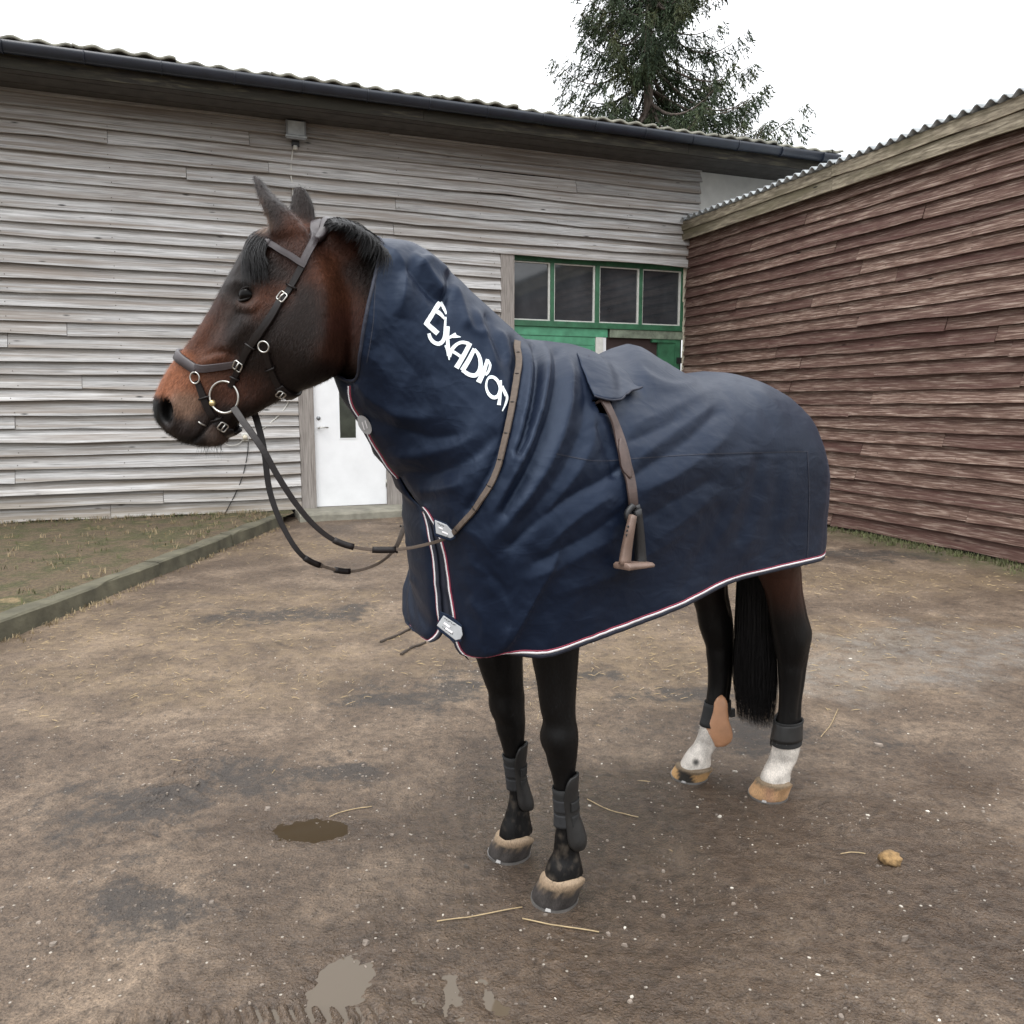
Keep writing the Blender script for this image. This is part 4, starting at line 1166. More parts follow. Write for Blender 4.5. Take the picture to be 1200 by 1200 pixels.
# --- eyes
def mirror_h(p): p = np.asarray(p, float); return p - 2 * ((p - POLL) @ HN)[..., None] * HN
for side in (1, -1):
    c_ = hit(HB, 289, 345.5)[0] - HN * .0085
    if side < 0: c_ = mirror_h(c_)
    re_ = .0225
    u = np.linspace(0, np.pi, 18); v_ = np.linspace(0, 2 * np.pi, 28, endpoint=False)
    rg = [[c_ + re_ * (math.cos(a) * HN * side + math.sin(a) * (math.cos(q) * HD + math.sin(q) * np.array([0, 0, 1.0]))) for q in v_] for a in u[1:-1]]
    V_, F_ = loft(rg)
    e_ = mk('eye', V_, F_, M['eye'], horse, True)
    mb = MB()
    ee = np.array([-.25, 0, 0]); tilt = np.array([0, 0, 1.0]) * .96 - HD * .22; wide = HD * .97 + np.array([0, 0, 1.0]) * -.20
    for sg, hh, rr_ in ((1, .0162, .0030), (-1, .0138, .0026), (1, .0215, .0036), (-1, .0195, .0028)):
        P_ = []
        for a in np.linspace(-1.45, 1.45, 21):
            dx = (.0212 if hh < .0170 else .0255) * math.sin(a); dz = sg * hh * math.cos(a)
            dep_ = math.sqrt(max(re_ ** 2 - min(abs(dx), .0212) ** 2 - dz ** 2, 2.5e-5)) if hh < .0170 else .0105 - .004 * math.sin(a) ** 2
            P_.append(c_ + wide * dx + tilt * dz + HN * side * (dep_ + ((.0020 if sg > 0 else .0010) if hh < .0170 else 0)))
        mb.tube(P_, rr_ * (np.cos(np.linspace(-1.3, 1.3, 21)) * .75 + .3), 8)
    me_ = mb.build('eyelids', M['coat'], horse, True)
    set_color(me_.data, 'coat', np.tile(np.array([[.0085, .0068, .0062]]), (len(me_.data.vertices), 1)))
# --- hooves
def hoof(px, py, A_, w_, h_, yaw, cols, nm='hoof'):
    """px, py: middle of the sole on the ground; the wall runs up to the last ring A_ of the leg"""
    c_ = w2h(onground(px, py)[None])[0]; c_[2] = 0
    cy, sy = math.cos(yaw), math.sin(yaw)
    Lx, Ly, Lz, La, Lb = A_[-1]
    t_ = np.linspace(0, 2 * np.pi, 40, endpoint=False)
    ux, uy = np.cos(t_), np.sin(t_)
    bx = np.where(ux < 0, ux * .80 + .10 * np.exp(-(uy / .35) ** 2), ux * 1.06) * w_; by = uy * w_
    bot = np.stack([c_[0] + bx * cy - by * sy, c_[1] + bx * sy + by * cy], -1)
    ra, rb = La * 1.06 + .001, Lb * 1.06 + .001
    tx, ty = ux * (ra + rb) / 2 * 1.0, uy * (ra + rb) / 2
    top = np.stack([Lx + tx * cy - ty * sy, Ly + tx * sy + ty * cy], -1)
    h_ = Lz + .004
    rr = []
    for f_, s_ in ((.06, .97), (.09, 1.0), (.22, 1.0), (.45, 1.0), (.68, 1.0), (.80, 1.03), (.92, 1.03), (1.0, .99), (1.08, .82)):
        g = sstep(.06, 1.06, f_) * .35 + .65 * (f_ - .06)
        xy = bot * (1 - g) + top * g; cc = c_[:2] * (1 - g) + np.array([Lx, Ly]) * g
        xy = cc + (xy - cc) * s_
        z = np.full(40, f_ * h_)
        z -= np.clip(-ux + .25, 0, 1.25) * h_ * .34 * np.clip((f_ - .12) / .9, 0, 1)
        rr.append(np.concatenate([xy, z[:, None]], 1))
    V_, F_ = loft(rr)
    o = mk(nm, V_, F_, M['hoof'], horse, True)
    V_ = np.array(V_)
    rel = (V_ - c_); fw = rel[:, 0] * cy + rel[:, 1] * sy; lt = -rel[:, 0] * sy + rel[:, 1] * cy
    zz = rel[:, 2] / h_
    set_color(o.data, 'coat', cols(fw / w_, lt / w_, zz))
    # shoe
    rings = []
    for a in np.linspace(-2.45, 2.45, 30):
        d = np.array([math.cos(a) * 1.08 * (1 if math.cos(a) > 0 else .80), math.sin(a)]) * w_ * 1.015
        i_ = d * .78
        f2 = lambda v2, z: [c_[0] + v2[0] * cy - v2[1] * sy, c_[1] + v2[0] * sy + v2[1] * cy, z]
        rings.append([f2(d, -.002), f2(d, .0075), f2(i_, .0075), f2(i_, -.002)])
    V_, F_ = loft(rings)
    mk('horseshoe', V_, F_, M['shoe_iron'], o)
    f3 = lambda x, l_, z: (c_[0] + x * cy - l_ * sy, c_[1] + x * sy + l_ * cy, z)
    xw = w_ * 1.075
    V_ = [f3(xw + .004, -.009, .005), f3(xw + .004, .009, .005), f3(xw - .006, .003, .021), f3(xw - .006, -.003, .021), f3(xw - .006, -.011, .005), f3(xw - .006, .011, .005), f3(xw - .014, .007, .024), f3(xw - .014, -.007, .024)]
    mk('shoe_clip', V_, [(0, 1, 2, 3), (5, 4, 7, 6), (0, 3, 7, 4), (1, 5, 6, 2), (3, 2, 6, 7)], M['shoe_iron'], o)
    return o
def front_cols(f, l, z):
    base = np.array((.055, .050, .048)) * (1 + .5 * fbm(f * 3, l * 3, z * 2, 3))[:, None]
    bei = np.array((.30, .225, .155))
    k_ = sstep(.62, .78, z + .10 * fbm(f * 4, l * 4, 1., 3))[:, None]
    return base * (1 - k_) + bei * k_
def hind_cols_far(f, l, z):
    n_ = fbm(f * 2, l * 2, z, 3)
    lt = np.array((.52, .32, .15)); dk = np.array((.045, .042, .038))
    k_ = (sstep(.38, .5, np.abs(l - .05) + .12 * n_))[:, None]
    c_ = dk * (1 - k_) + lt * k_
    k2 = sstep(.74, .9, z + .1 * n_)[:, None]
    return c_ * (1 - k2) + np.array((.17, .13, .09)) * k2
def hind_cols_near(f, l, z):
    n_ = fbm(f * 2 + 5, l * 3, z * 2, 4)
    c_ = np.array((.50, .31, .17)) * (1 + .35 * n_)[:, None]
    k_ = np.exp(-((l - .25) / .22) ** 2)[:, None] * .5
    c_ = c_ * (1 - k_) + np.array((.40, .22, .17)) * k_
    k2 = sstep(.72, .9, z + .12 * n_)[:, None]
    return c_ * (1 - k2) + np.array((.20, .15, .10)) * k2
hoof(650, 1052, A_lf, .0715, .086, 0.60, front_cols)
hoof(597, 999, A_rf, .0715, .086, 0.42, front_cols)
hoof(900, 931, A_lh, .0735, .082, 0.42, hind_cols_near)
hoof(808, 909, A_rh, .0735, .082, 0.40, hind_cols_far)
# --- hair
def lockpaths(n, f, k=9):
    P_ = []
    for i in range(n):
        P_.append(f(i / n, random.random(), random.random(), k))
    return P_
def bez(p, k): return cr(np.array(p, float), k)
def forelock(t, a, c_, k):
    x0 = 318 + 14 * (a - .5) + 10 * t; y0 = 266 + 8 * c_
    lat = (t - .5) * .07 + .02
    x1 = 296 + 26 * (a - .45); y1 = 298 + 10 * (c_ - .5)
    jx = random.gauss(0, 1); x2 = 297 + 30 * (a - .40) + 3 * jx; y2 = 318 + 30 * (c_ ** 1.4 - .35)
    return bez([hd(x0, y0, lat), hd((x0 + x1) / 2 - 5, (y0 + y1) / 2 - 5, lat + .02 + .02 * c_), hd(x1, y1, lat * 1.1 + .055 + .012 * c_), hd(x2, y2, lat * .8 + .088 + .014 * c_)], k)
P_ = lockpaths(900, forelock)
V_, F_ = strands(P_, [random.uniform(.0005, .0011) for _ in P_])
mk('forelock', V_, F_, M['hair'], horse, True)
def mane(t, a, c_, k):
    x0 = 379 + 62 * t; y0 = 258 + 0.0095 * (x0 - 385) ** 2 + 3 * a
    lat = -.035 - .03 * t + .06 * (random.random() - .5)
    up = (.5 + 3.6 * c_) * min(1, .2 + 3 * t) * (1 - .5 * t)
    jx, jy, jl = (random.gauss(0, 1) for _ in range(3)); y0 += 1.0 * jy; lat += .008 * jl
    if random.random() < .55:
        ln = (6 + 30 * t) * (.4 + .8 * c_ * (1 + .4 * math.sin(23 * t)))
        return bez([hd(x0, y0 + 5, lat), hd(x0 + 5, y0 - up, lat + .025), hd(x0 + 9 + 8 * a + 2 * jx, y0 + ln * .4, lat + .070 + .006 * jl), hd(x0 + 6 + 16 * (a - .4) + 3 * jx, y0 + ln, lat + .075 + .015 * c_)], k)
    return bez([hd(x0, y0 + 5, lat), hd(x0 + 4, y0 - up, lat), hd(x0 + 13, y0 + 2 - up * .4, lat - .01), hd(x0 + 22, y0 + 10, lat - .02)], k)
P_ = lockpaths(1500, mane)
V_, F_ = strands(P_, [random.uniform(.0005, .0012) for _ in P_])
mk('mane', V_, F_, M['hair'], horse, True)
TP = [loc(px, py, -.02) for px, py in ((893, 560), (886, 640), (884, 720), (884, 790), (885, 838))]
def tailp(t, a, c_, k):
    an = 2 * math.pi * t; r_ = math.sqrt(a)
    dx, dy = .05 * r_ * math.cos(an), .085 * r_ * math.sin(an)
    sp_ = [.5, .75, 1.0, 1.05, 1.0]
    j = .012 * math.sin(17 * c_) + .006 * random.gauss(0, 1); kx = .010 * math.sin(9 * a + 5 * c_)
    end = 1.05 - .75 * c_ ** 3
    P_ = [(-.80 + .02 * math.cos(an), .02 * math.sin(an), 1.34)] + [(p[0] + dx * s_ + j * i * .3 + kx * (i % 2), p[1] + dy * s_ + j * i * .25 - kx * (i % 2), p[2]) for i, (p, s_) in enumerate(zip(TP, sp_))]
    P_[-1] = tuple(np.array(P_[-2]) + (np.array(P_[-1]) - np.array(P_[-2])) * (end * 1.12))
    return bez(P_, k)
P_ = lockpaths(700, tailp, 12) if False else [tailp(random.random(), random.random(), random.random(), 12) for _ in range(2400)]
V_, F_ = strands(P_, [random.uniform(.0008, .0020) for _ in P_])
TAIL = mk('tail', V_, F_, M['hair'], horse, True)
# whiskers on the chin
P_ = []
for i in range(26):
    x, y = random.uniform(232, 262), random.uniform(515, 521); l0 = random.uniform(-.02, .02)
    P_.append(bez([hd(x, y, l0), hd(x + random.uniform(-3, 3), y + 8, l0), hd(x + random.uniform(-6, 5), y + random.uniform(12, 22), l0)], 4))
V_, F_ = strands(P_, [.0005] * len(P_)); mk('chin_whiskers', V_, F_, M['hair'], horse, True)

# --- short coat: one fine mesh of lying hairs that breaks the outline and the sheen
hrng = np.random.default_rng(21)
fv = np.array([p.vertices[:3] for p in me.polygons]); fcn = HV[fv].mean(1)
nrm = np.empty(len(me.polygons) * 3, np.float32); me.polygons.foreach_get('normal', nrm); nrm = nrm.reshape(-1, 3)
seen = ((nrm @ np.array([.35, .9, 0.])) > -.45)
hm = (fcn[:, 0] > .98) & (fcn[:, 2] > 1.25) & seen
lm_ = (fcn[:, 2] < .95) & (fcn[:, 2] > .09)
fpx, fpy, _ = headpx(fcn)
hm &= (np.hypot((fpx - 289) / 1.25, fpy - 345.5) > 11.5) & (np.hypot((fpx - 195) / .75, fpy - 481) > 15)
pick = np.concatenate([hrng.choice(np.where(hm)[0], 85000), hrng.choice(np.where(lm_)[0], 42000)])
base_ = fcn[pick] + hrng.normal(size=(len(pick), 3)) * .0022
nn_ = nrm[pick].astype(float)
flow = np.where((fcn[pick][:, 2] > 1.2)[:, None], HD * .55 + np.array([0, 0, -.85]), np.array([-.12, 0, -1.0]))
flow = flow + .45 * np.stack([fbm(base_[:, 0] * 9, base_[:, 1] * 9, base_[:, 2] * 9 + k * 7, 2) for k in range(3)], -1) + hrng.normal(size=(len(pick), 3)) * .18
flow -= nn_ * (flow * nn_).sum(1)[:, None]; flow /= np.linalg.norm(flow, axis=1)[:, None]
ln_ = hrng.uniform(.006, .013, (len(pick), 1))
tip = base_ + (flow * .955 + nn_ * .24) * ln_
sd_ = np.cross(flow, nn_) * .00042
Vh = np.stack([base_ - sd_ - nn_ * .0012, base_ + sd_ - nn_ * .0012, tip], 1).reshape(-1, 3)
hm_ = fastmesh('short_coat', Vh, np.arange(len(Vh)).reshape(-1, 3))
hc = body[fv[pick][:, 0]] * hrng.uniform(.65, 1.55, (len(pick), 1))
set_color(hm_, 'coat', np.repeat(hc, 3, axis=0))
hm_.materials.append(M['coat'])
setp(mko('short_coat', hm_, horse), kind='stuff')

# ================================================================== RUG
# stations from the neck opening to the tail: top (spine), middle of the side, lower edge, widest half width
def pxs(T, M_, w_, B, yb, yt=0.0): return (loc(*T, yt), loc(*M_, w_), w_, loc(*B, yb), yb)
ST = [pxs((437, 279), (429, 368), .115, (411, 447), 0, -.03), pxs((458, 281), (449, 380), .122, (413, 466), 0, -.025), pxs((480, 286), (470, 393), .132, (424, 490), 0, -.02), pxs((503, 302), (490, 408), .145, (441, 520), 0, -.01),
      pxs((522, 320), (508, 425), .160, (459, 548), 0), pxs((560, 358), (540, 458), .195, (484, 582), .01), pxs((600, 395), (575, 500), .25, (500, 602), .075),
      pxs((618, 397), (600, 535), .29, (513, 628), .105), pxs((638, 399), (622, 565), .315, (522, 672), .118), pxs((655, 402), (645, 582), .33, (529, 715), .125), pxs((672, 408), (668, 590), .34, (541, 766), .15),
      pxs((690, 417), (690, 590), .35, (592, 769), .26), pxs((711, 416), (720, 585), .365, (645, 768), .315), pxs((737, 403), (750, 578), .37, (698, 749), .335), pxs((764, 420), (785, 570), .37, (752, 728), .345),
      pxs((791, 438), (820, 560), .365, (805, 706), .345), pxs((828, 435), (858, 552), .355, (850, 685), .335), pxs((855, 441), (892, 545), .34, (893, 672), .325)]
PT = np.full(24, 2.15); PT[11:17] = (1.9, 1.75, 1.6, 1.7, 1.9, 2.0)
def lc(T, M_, B): return (np.array(T), np.array(M_), M_[1], np.array(B), B[1])
ST += [lc((-.52, 0, 1.565), (-.50, .315, 1.26), (-.49, .305, .962)), lc((-.62, 0, 1.515), (-.61, .285, 1.21), (-.60, .285, .955)),
       lc((-.70, 0, 1.45), (-.70, .235, 1.17), (-.69, .245, .950)), lc((-.76, 0, 1.37), (-.775, .16, 1.12), (-.765, .18, .948)),
       lc((-.795, 0, 1.28), (-.815, .08, 1.08), (-.81, .095, .947)), lc((-.81, 0, 1.20), (-.83, .012, 1.06), (-.825, .012, .947))]
NC, NR = 330, 150
A = np.array([np.concatenate([a, m_, b_, [w_, yb]]) for a, m_, w_, b_, yb in ST])
# right-hand sheet: its front edge crosses the chest to lie under the left flap
STR = []
front_r = {6: ((498, 600), .045), 7: ((506, 632), .080), 8: ((511, 668), .090), 9: ((515, 706), .095), 10: ((517, 738), .085), 11: ((498, 752), .0)}
for i, (a, m_, w_, b_, yb) in enumerate(ST):
    a2 = a.copy(); m2 = m_ * [1, -1, 1]; b2 = b_ * [1, -1, 1]; y2 = -yb
    if 5 <= i <= 11: m2[0] -= (.05, .10, .12, .12, .11, .09, .05)[i - 5]
    if i in front_r: (q_, y2) = front_r[i]; b2 = loc(*q_, y2)
    STR.append(np.concatenate([a2, m2, b2, [-w_, y2]]))
STR[12][6:9] = [.80, -.20, .87]; STR[12][10] = -.20
STR = np.array(STR)
def rug_grid(A):
    C_ = cr(A, NC)
    f = np.linspace(0, 1, NR) ** .92
    T, Mm, B = C_[:, None, 0:3], C_[:, None, 3:6], C_[:, None, 6:9]
    l0 = (2 * f * f - 3 * f + 1)[None, :, None]; l1 = (4 * f - 4 * f * f)[None, :, None]; l2 = (2 * f * f - f)[None, :, None]
    G = l0 * T + l1 * Mm + l2 * B
    # forward bow only: keep the height running evenly down the side
    w_ = C_[:, None, 9]; yb = C_[:, None, 10]; yt = C_[:, None, 1]
    u = np.clip(f / .5, 0, 1)[None]; g = np.clip((f - .5) / .5, 0, 1)[None]
    pt = cr(PT[:, None], NC)
    up = yt + (w_ - yt) * (1 - (1 - u) ** pt) ** (1 / pt)
    dn = np.abs(w_ - yb) > .10
    lo_round = yb + (w_ - yb) * np.sqrt(np.maximum(0, 1 - g ** 2))
    lo_flat = w_ + (yb - w_) * (g * g * (3 - 2 * g))
    k_ = sstep(.04, .12, np.abs(w_ - yb))
    lo = lo_flat * (1 - k_) + lo_round * k_
    G[..., 1] = np.where(f[None] <= .5, up, lo)
    return G
GL_, GR_ = rug_grid(A), rug_grid(STR)
def gnormal(G):
    n = np.cross(np.gradient(G, axis=0), np.gradient(G, axis=1)); n /= np.linalg.norm(n, axis=-1)[..., None] + 1e-12
    return n
NL, NRn = gnormal(GL_), gnormal(GR_)
if NL[NC // 2, NR // 2, 1] < 0: NL = -NL
if NRn[NC // 2, NR // 2, 1] > 0: NRn = -NRn
RX, RY = proj(h2w(GL_))
# folds of the cloth: (polyline where it runs, height, soft width on each side)
FOLDS = [
 ([(446, 284), (462, 300), (474, 318), (472, 345), (466, 372)], .016, 16, 8), ([(482, 298), (498, 318), (512, 336), (520, 347)], .018, 13, 5), ([(492, 304), (510, 312), (527, 322)], .012, 6, 7),
 ([(478, 318), (500, 340), (514, 352)], -.012, 7, 7), ([(527, 325), (524, 345), (521, 362)], -.014, 6, 6), ([(530, 330), (540, 352), (548, 385)], .012, 8, 6),
 ([(556, 358), (562, 380), (574, 412), (582, 440)], .014, 9, 5), ([(572, 372), (578, 395), (588, 418)], -.010, 5, 6), ([(582, 385), (592, 402), (598, 430)], .012, 6, 5),
 ([(543, 372), (556, 388), (572, 394)], .008, 5, 5), ([(516, 332), (514, 362), (512, 380)], .006, 6, 6),
 ([(604, 400), (604, 440), (594, 500), (576, 550), (548, 596)], -.012, 7, 7),
 ([(616, 400), (619, 430), (617, 470), (606, 520), (590, 560)], .022, 8, 7), ([(627, 402), (630, 428), (626, 462), (616, 505), (606, 530)], -.022, 6, 6),
 ([(642, 404), (640, 432), (634, 470), (622, 512), (600, 560), (575, 610)], .026, 9, 8), ([(652, 412), (652, 450), (640, 500), (618, 552), (590, 600)], -.016, 9, 9),
 ([(662, 408), (668, 440), (664, 485), (644, 540), (612, 590), (572, 640)], .020, 12, 12), ([(680, 430), (686, 470), (676, 520), (650, 566), (612, 612)], -.012, 11, 10),
 ([(694, 476), (696, 510), (680, 548), (650, 590), (610, 640)], .014, 10, 9), ([(725, 550), (700, 566), (670, 582), (640, 604), (600, 640)], -.020, 8, 10),
 ([(722, 580), (696, 594), (664, 618), (632, 652)], .012, 8, 10), ([(728, 600), (700, 622), (668, 640), (628, 660)], -.010, 8, 8), ([(726, 628), (690, 646), (650, 668), (610, 680)], .009, 10, 8),
 ([(700, 500), (712, 530), (722, 556)], -.012, 6, 5), ([(742, 560), (770, 540), (806, 516), (838, 484)], -.013, 9, 10), ([(742, 542), (772, 520), (812, 492), (852, 466)], .014, 11, 10),
 ([(748, 578), (786, 560), (830, 530), (868, 492)], .012, 10, 11), ([(736, 500), (766, 488), (806, 470), (842, 452)], .010, 10, 10), ([(740, 516), (760, 508), (790, 494)], -.008, 6, 7),
 ([(750, 612), (786, 590), (830, 566)], -.008, 10, 10), ([(756, 640), (800, 610), (848, 572)], .008, 11, 11), ([(712, 672), (760, 650), (812, 616)], .008, 11, 12), ([(640, 700), (690, 684), (740, 668)], .008, 10, 10),
 ([(744, 418), (762, 440), (790, 452), (820, 446)], .012, 11, 10), ([(756, 430), (790, 446), (828, 440)], -.008, 8, 8),
 ([(880, 520), (872, 560), (856, 604), (834, 650)], .009, 10, 12), ([(900, 530), (896, 580), (880, 630), (862, 668)], .008, 9, 10), ([(925, 540), (924, 590), (912, 640)], .008, 8, 9), ([(888, 540), (880, 590), (866, 632)], -.008, 8, 8), ([(912, 545), (908, 600), (896, 650)], -.007, 7, 7),
 ([(940, 560), (944, 610), (940, 650)], .006, 6, 7), ([(846, 600), (828, 640), (800, 690)], -.007, 10, 10), ([(880, 452), (905, 470), (925, 500)], .007, 8, 9), ([(868, 448), (890, 470), (905, 500)], -.006, 7, 7),
 ([(530, 612), (560, 628), (580, 652)], .006, 8, 8), ([(540, 655), (570, 672), (578, 700)], .006, 9, 7), ([(560, 660), (590, 690), (598, 730)], -.006, 9, 9), ([(548, 700), (566, 724), (566, 756)], .007, 8, 8), ([(590, 700), (600, 730), (590, 764)], .008, 9, 9),
 ([(640, 720), (646, 745), (640, 766)], .006, 9, 9), ([(690, 716), (694, 735), (690, 752)], .005, 9, 9),
 ([(420, 410), (446, 430), (462, 470), (466, 510)], .010, 14, 14), ([(416, 448), (440, 470), (470, 486), (512, 492)], .010, 9, 12), ([(432, 492), (462, 500), (500, 512), (540, 510)], -.008, 9, 9), ([(452, 530), (484, 534), (530, 524), (566, 506)], .011, 9, 12),
 ([(470, 556), (506, 556), (546, 540), (580, 512)], -.009, 9, 9), ([(482, 574), (512, 574), (548, 566)], .008, 7, 9), ([(432, 330), (440, 370), (434, 410)], .005, 10, 10), ([(505, 440), (520, 480), (520, 520)], .006, 16, 16), ([(455, 400), (490, 440), (500, 470)], -.006, 14, 14),
 ([(790, 530), (830, 536), (880, 533), (945, 530)], -.0022, 2.0, 1.5),
]
D = np.zeros(RX.shape)
for P_, amp, w1, w2 in FOLDS:
    x0, x1 = min(p[0] for p in P_) - 45, max(p[0] for p in P_) + 45; y0, y1 = min(p[1] for p in P_) - 45, max(p[1] for p in P_) + 45
    m_ = (RX > x0) & (RX < x1) & (RY > y0) & (RY < y1)
    if not m_.any(): continue
    P2 = cr(np.array(P_, float), 5 * len(P_))
    d, sd, t_ = seg_dist(RX[m_], RY[m_], P2)
    w_ = np.where(sd > 0, w1, w2)
    tap = np.clip(np.minimum(t_ / .22, (1 - t_) / .22), 0, 1) ** .8 if amp > -.003 else 1
    ridge = .55 * np.exp(-(d / w_) ** 1.8) + .45 * np.exp(-(d / (w_ * .75)) ** 1.05)
    D[m_] += amp * (1.0 if np.mean([q_[0] for q_ in P_]) < 640 else .70) * ridge * (tap + .0)
S1 = np.linspace(0, 1, NC)[:, None] * 9.0; S2 = np.linspace(0, 1, NR)[None] * 4.5
wx, wy = RX / 60, RY / 60
rid = lambda a: 1 - np.abs(a)
crk = .55 * (.0030 * (rid(pn(wx * 1.1 + wy * .9, wy * .8 - wx * .6, 2.2) * 2.2) - .5) + .0022 * (rid(pn(wx * 2.6 + 4, wy * 2.4 - wx, 6.2) * 2.2) - .5) + .0012 * (rid(pn(wx * 6 + 4, wy * 5 - wx, 9.2) * 2.0) - .5) + .004 * fbm(wx * .7, wy * .7, 4., 2))
D += crk
edge = sstep(0, .05, np.linspace(0, 1, NR))[None]
hemw = sstep(.80, 1.0, np.linspace(0, 1, NR))[None] * sstep(.42, .52, np.linspace(0, 1, NC))[:, None]
D += hemw * .010 * np.sin(S1 * 3.7 + 1.2 * np.sin(S1 * 1.9)) * .8
D = np.clip(D, -.035, .05) * (.35 + .65 * edge)
GLd = GL_ + NL * D[..., None]
DR = D * (.55 + .45 * sstep(.2, .4, np.linspace(0, 1, NC)))[:, None]
GRd = GR_ + NRn * DR[..., None]
# left and right share the spine line
mid = (GLd[:, 0] + GRd[:, 0]) / 2
GLd[:, 0] = mid; GRd[:, 0] = mid
endm = (GLd[-1] + GRd[-1] * [1, 1, 1]) / 2
GLd[-1] = endm; GRd[-1] = endm
# weld the closed throat seam
ks = int(NC * 4.4 / (len(ST) - 1))
for i in range(ks):
    s_ = (GLd[i, -1] + GRd[i, -1]) / 2; s_[1] = s_[1]
    GLd[i, -1] = s_; GRd[i, -1] = s_
idx = np.arange(NC * NR).reshape(NC, NR)
Qs = np.stack([idx[:-1, :-1], idx[:-1, 1:], idx[1:, 1:], idx[1:, :-1]], -1).reshape(-1, 4)
# the slit where the stirrup leather comes out
cx_, cy_ = proj(h2w(GLd.reshape(-1, 3)[Qs].mean(1)))
from_poly = lambda x, y, P: np.logical_xor.reduce([((P[i][1] > y) != (P[i - 1][1] > y)) & (x < (P[i - 1][0] - P[i][0]) * (y - P[i][1]) / (P[i - 1][1] - P[i][1] + 1e-9) + P[i][0]) for i in range(len(P))])
SLIT = [(694, 468), (716, 468), (719, 480), (712, 487), (703, 483)]
keep = ~from_poly(cx_, cy_, SLIT)
Vr = np.concatenate([GLd.reshape(-1, 3), GRd.reshape(-1, 3)])
Qr = np.concatenate([Qs[keep], Qs[:, ::-1] + NC * NR])
rm = fastmesh('horse_rug', Vr, Qr)
rm.materials.append(M['rug'])
bm_ = bmesh.new(); bm_.from_mesh(rm); bmesh.ops.remove_doubles(bm_, verts=bm_.verts, dist=1e-5); bmesh.ops.recalc_face_normals(bm_, faces=bm_.faces)
# outward normals
bm_.faces.ensure_lookup_table()
fc = max(bm_.faces, key=lambda f: f.calc_center_median().y)
if fc.normal.y < 0: bmesh.ops.reverse_faces(bm_, faces=bm_.faces)
bm_.to_mesh(rm); bm_.free()
rug = setp(mko('horse_rug', rm, frame='horse'), 'navy nylon rug with attached neck hood and white lettering on the horse', 'horse rug')
so_ = rug.modifiers.new('thick', 'SOLIDIFY'); so_.thickness = .0035; so_.offset = -1
RB = BVHTree.FromPolygons([tuple(v) for v in GLd.reshape(-1, 3)] + [tuple(v) for v in GRd.reshape(-1, 3)], [tuple(f) for f in Qr])
RBL = BVHTree.FromPolygons([tuple(v) for v in GLd.reshape(-1, 3)], [tuple(f) for f in Qs])
# braid along the hem and the front edges: strips laid on the cloth a little in from its edge
NLd = gnormal(GLd); NLd *= np.sign((NLd * NL).sum(-1))[..., None]
NRd = gnormal(GRd); NRd *= np.sign((NRd * NRn).sum(-1))[..., None]
def edge_strip(G, Nn, i0, i1, d0, d1, lift, name, mat, parent, gap=1e9):
    V_, F_ = [], []
    for i in range(i0, i1 + 1):
        P_ = G[i, ::-1]; n_ = Nn[i, -2]
        s_ = np.concatenate([[0], np.cumsum(np.linalg.norm(np.diff(P_[:20], axis=0), axis=1))])
        at = lambda d: np.array([np.interp(d, s_, P_[:20, k]) for k in range(3)]) if d >= 0 else P_[0] + (P_[0] - P_[1]) / (np.linalg.norm(P_[0] - P_[1]) + 1e-9) * (-d)
        a, c_ = at(d0), at(d1)
        V_ += [a - n_ * .0045, a + n_ * lift, c_ + n_ * lift, c_ - n_ * .0045]
    k = i1 - i0 + 1
    for i in range(k - 1):
        for j in range(4):
            q = (j + 1) % 4
            F_.append((i * 4 + j, i * 4 + q, i * 4 + 4 + q, i * 4 + 4 + j))
    F_ += [(0, 1, 2, 3), ((k - 1) * 4 + 3, (k - 1) * 4 + 2, (k - 1) * 4 + 1, (k - 1) * 4)]
    return mk(name, V_, F_, mat, parent, True)
ci = lambda s_: int(round(s_ * (NC - 1) / (len(ST) - 1)))
for (G, Nn, i0, i1) in ((GLd, NLd, ci(10), NC - 2), (GLd, NLd, ci(5.6), ci(10)), (GRd, NRd, ci(6), ci(10)), (GRd, NRd, ci(10), NC - 2)):
    edge_strip(G, Nn, i0, i1, -.006, .0055, .0016, 'hem_binding', M['navy_braid'], rug)
    edge_strip(G, Nn, i0, i1, .0057, .0118, .0024, 'white_braid', M['trim_white'], rug)
    edge_strip(G, Nn, i0, i1, .012, .0158, .0020, 'red_braid', M['trim_red'], rug)
V_, F_ = [], []
for i in range(ci(6.2), ci(10) + 1):                             # dark facing under the overlap
    a_, c_ = GRd[i, -1] - np.array([.007, .006, 0]), GLd[i, -1] - np.array([.010, .010, 0])
    a_ = a_ + (a_ - c_) * .25; c_ = c_ + (c_ - a_) * .25
    V_ += [a_, c_]
F_ = [(2 * i, 2 * i + 1, 2 * i + 3, 2 * i + 2) for i in range(len(V_) // 2 - 1)]
mk('under_flap', V_, F_, M['navy_braid'], rug, True).modifiers.new('t', 'SOLIDIFY').thickness = .003
# braid and badge along the closed throat seam
tp = [(414 + .5, 449), (418, 466), (424, 482), (430, 494), (441, 512), (456, 535), (470, 557), (484, 577)]
tp3 = np.array([GLd[i, -1] for i in range(2, ks)]) ; tp3 = tp3 + np.array([.004, 0, -.004])
V_, F_ = tube(tp3 + np.array([.003, -.001, -.002]), .0019, 6); mk('white_braid', V_, F_, M['trim_white'], rug, True)
V_, F_ = tube(tp3 + np.array([.001, .004, -.001]), .0017, 6); mk('red_braid', V_, F_, M['trim_red'], rug, True)
V_, F_ = tube(tp3 + np.array([.003, -.003, -.003]), .0032, 6); mk('hem_binding', V_, F_, M['navy_braid'], rug, True)
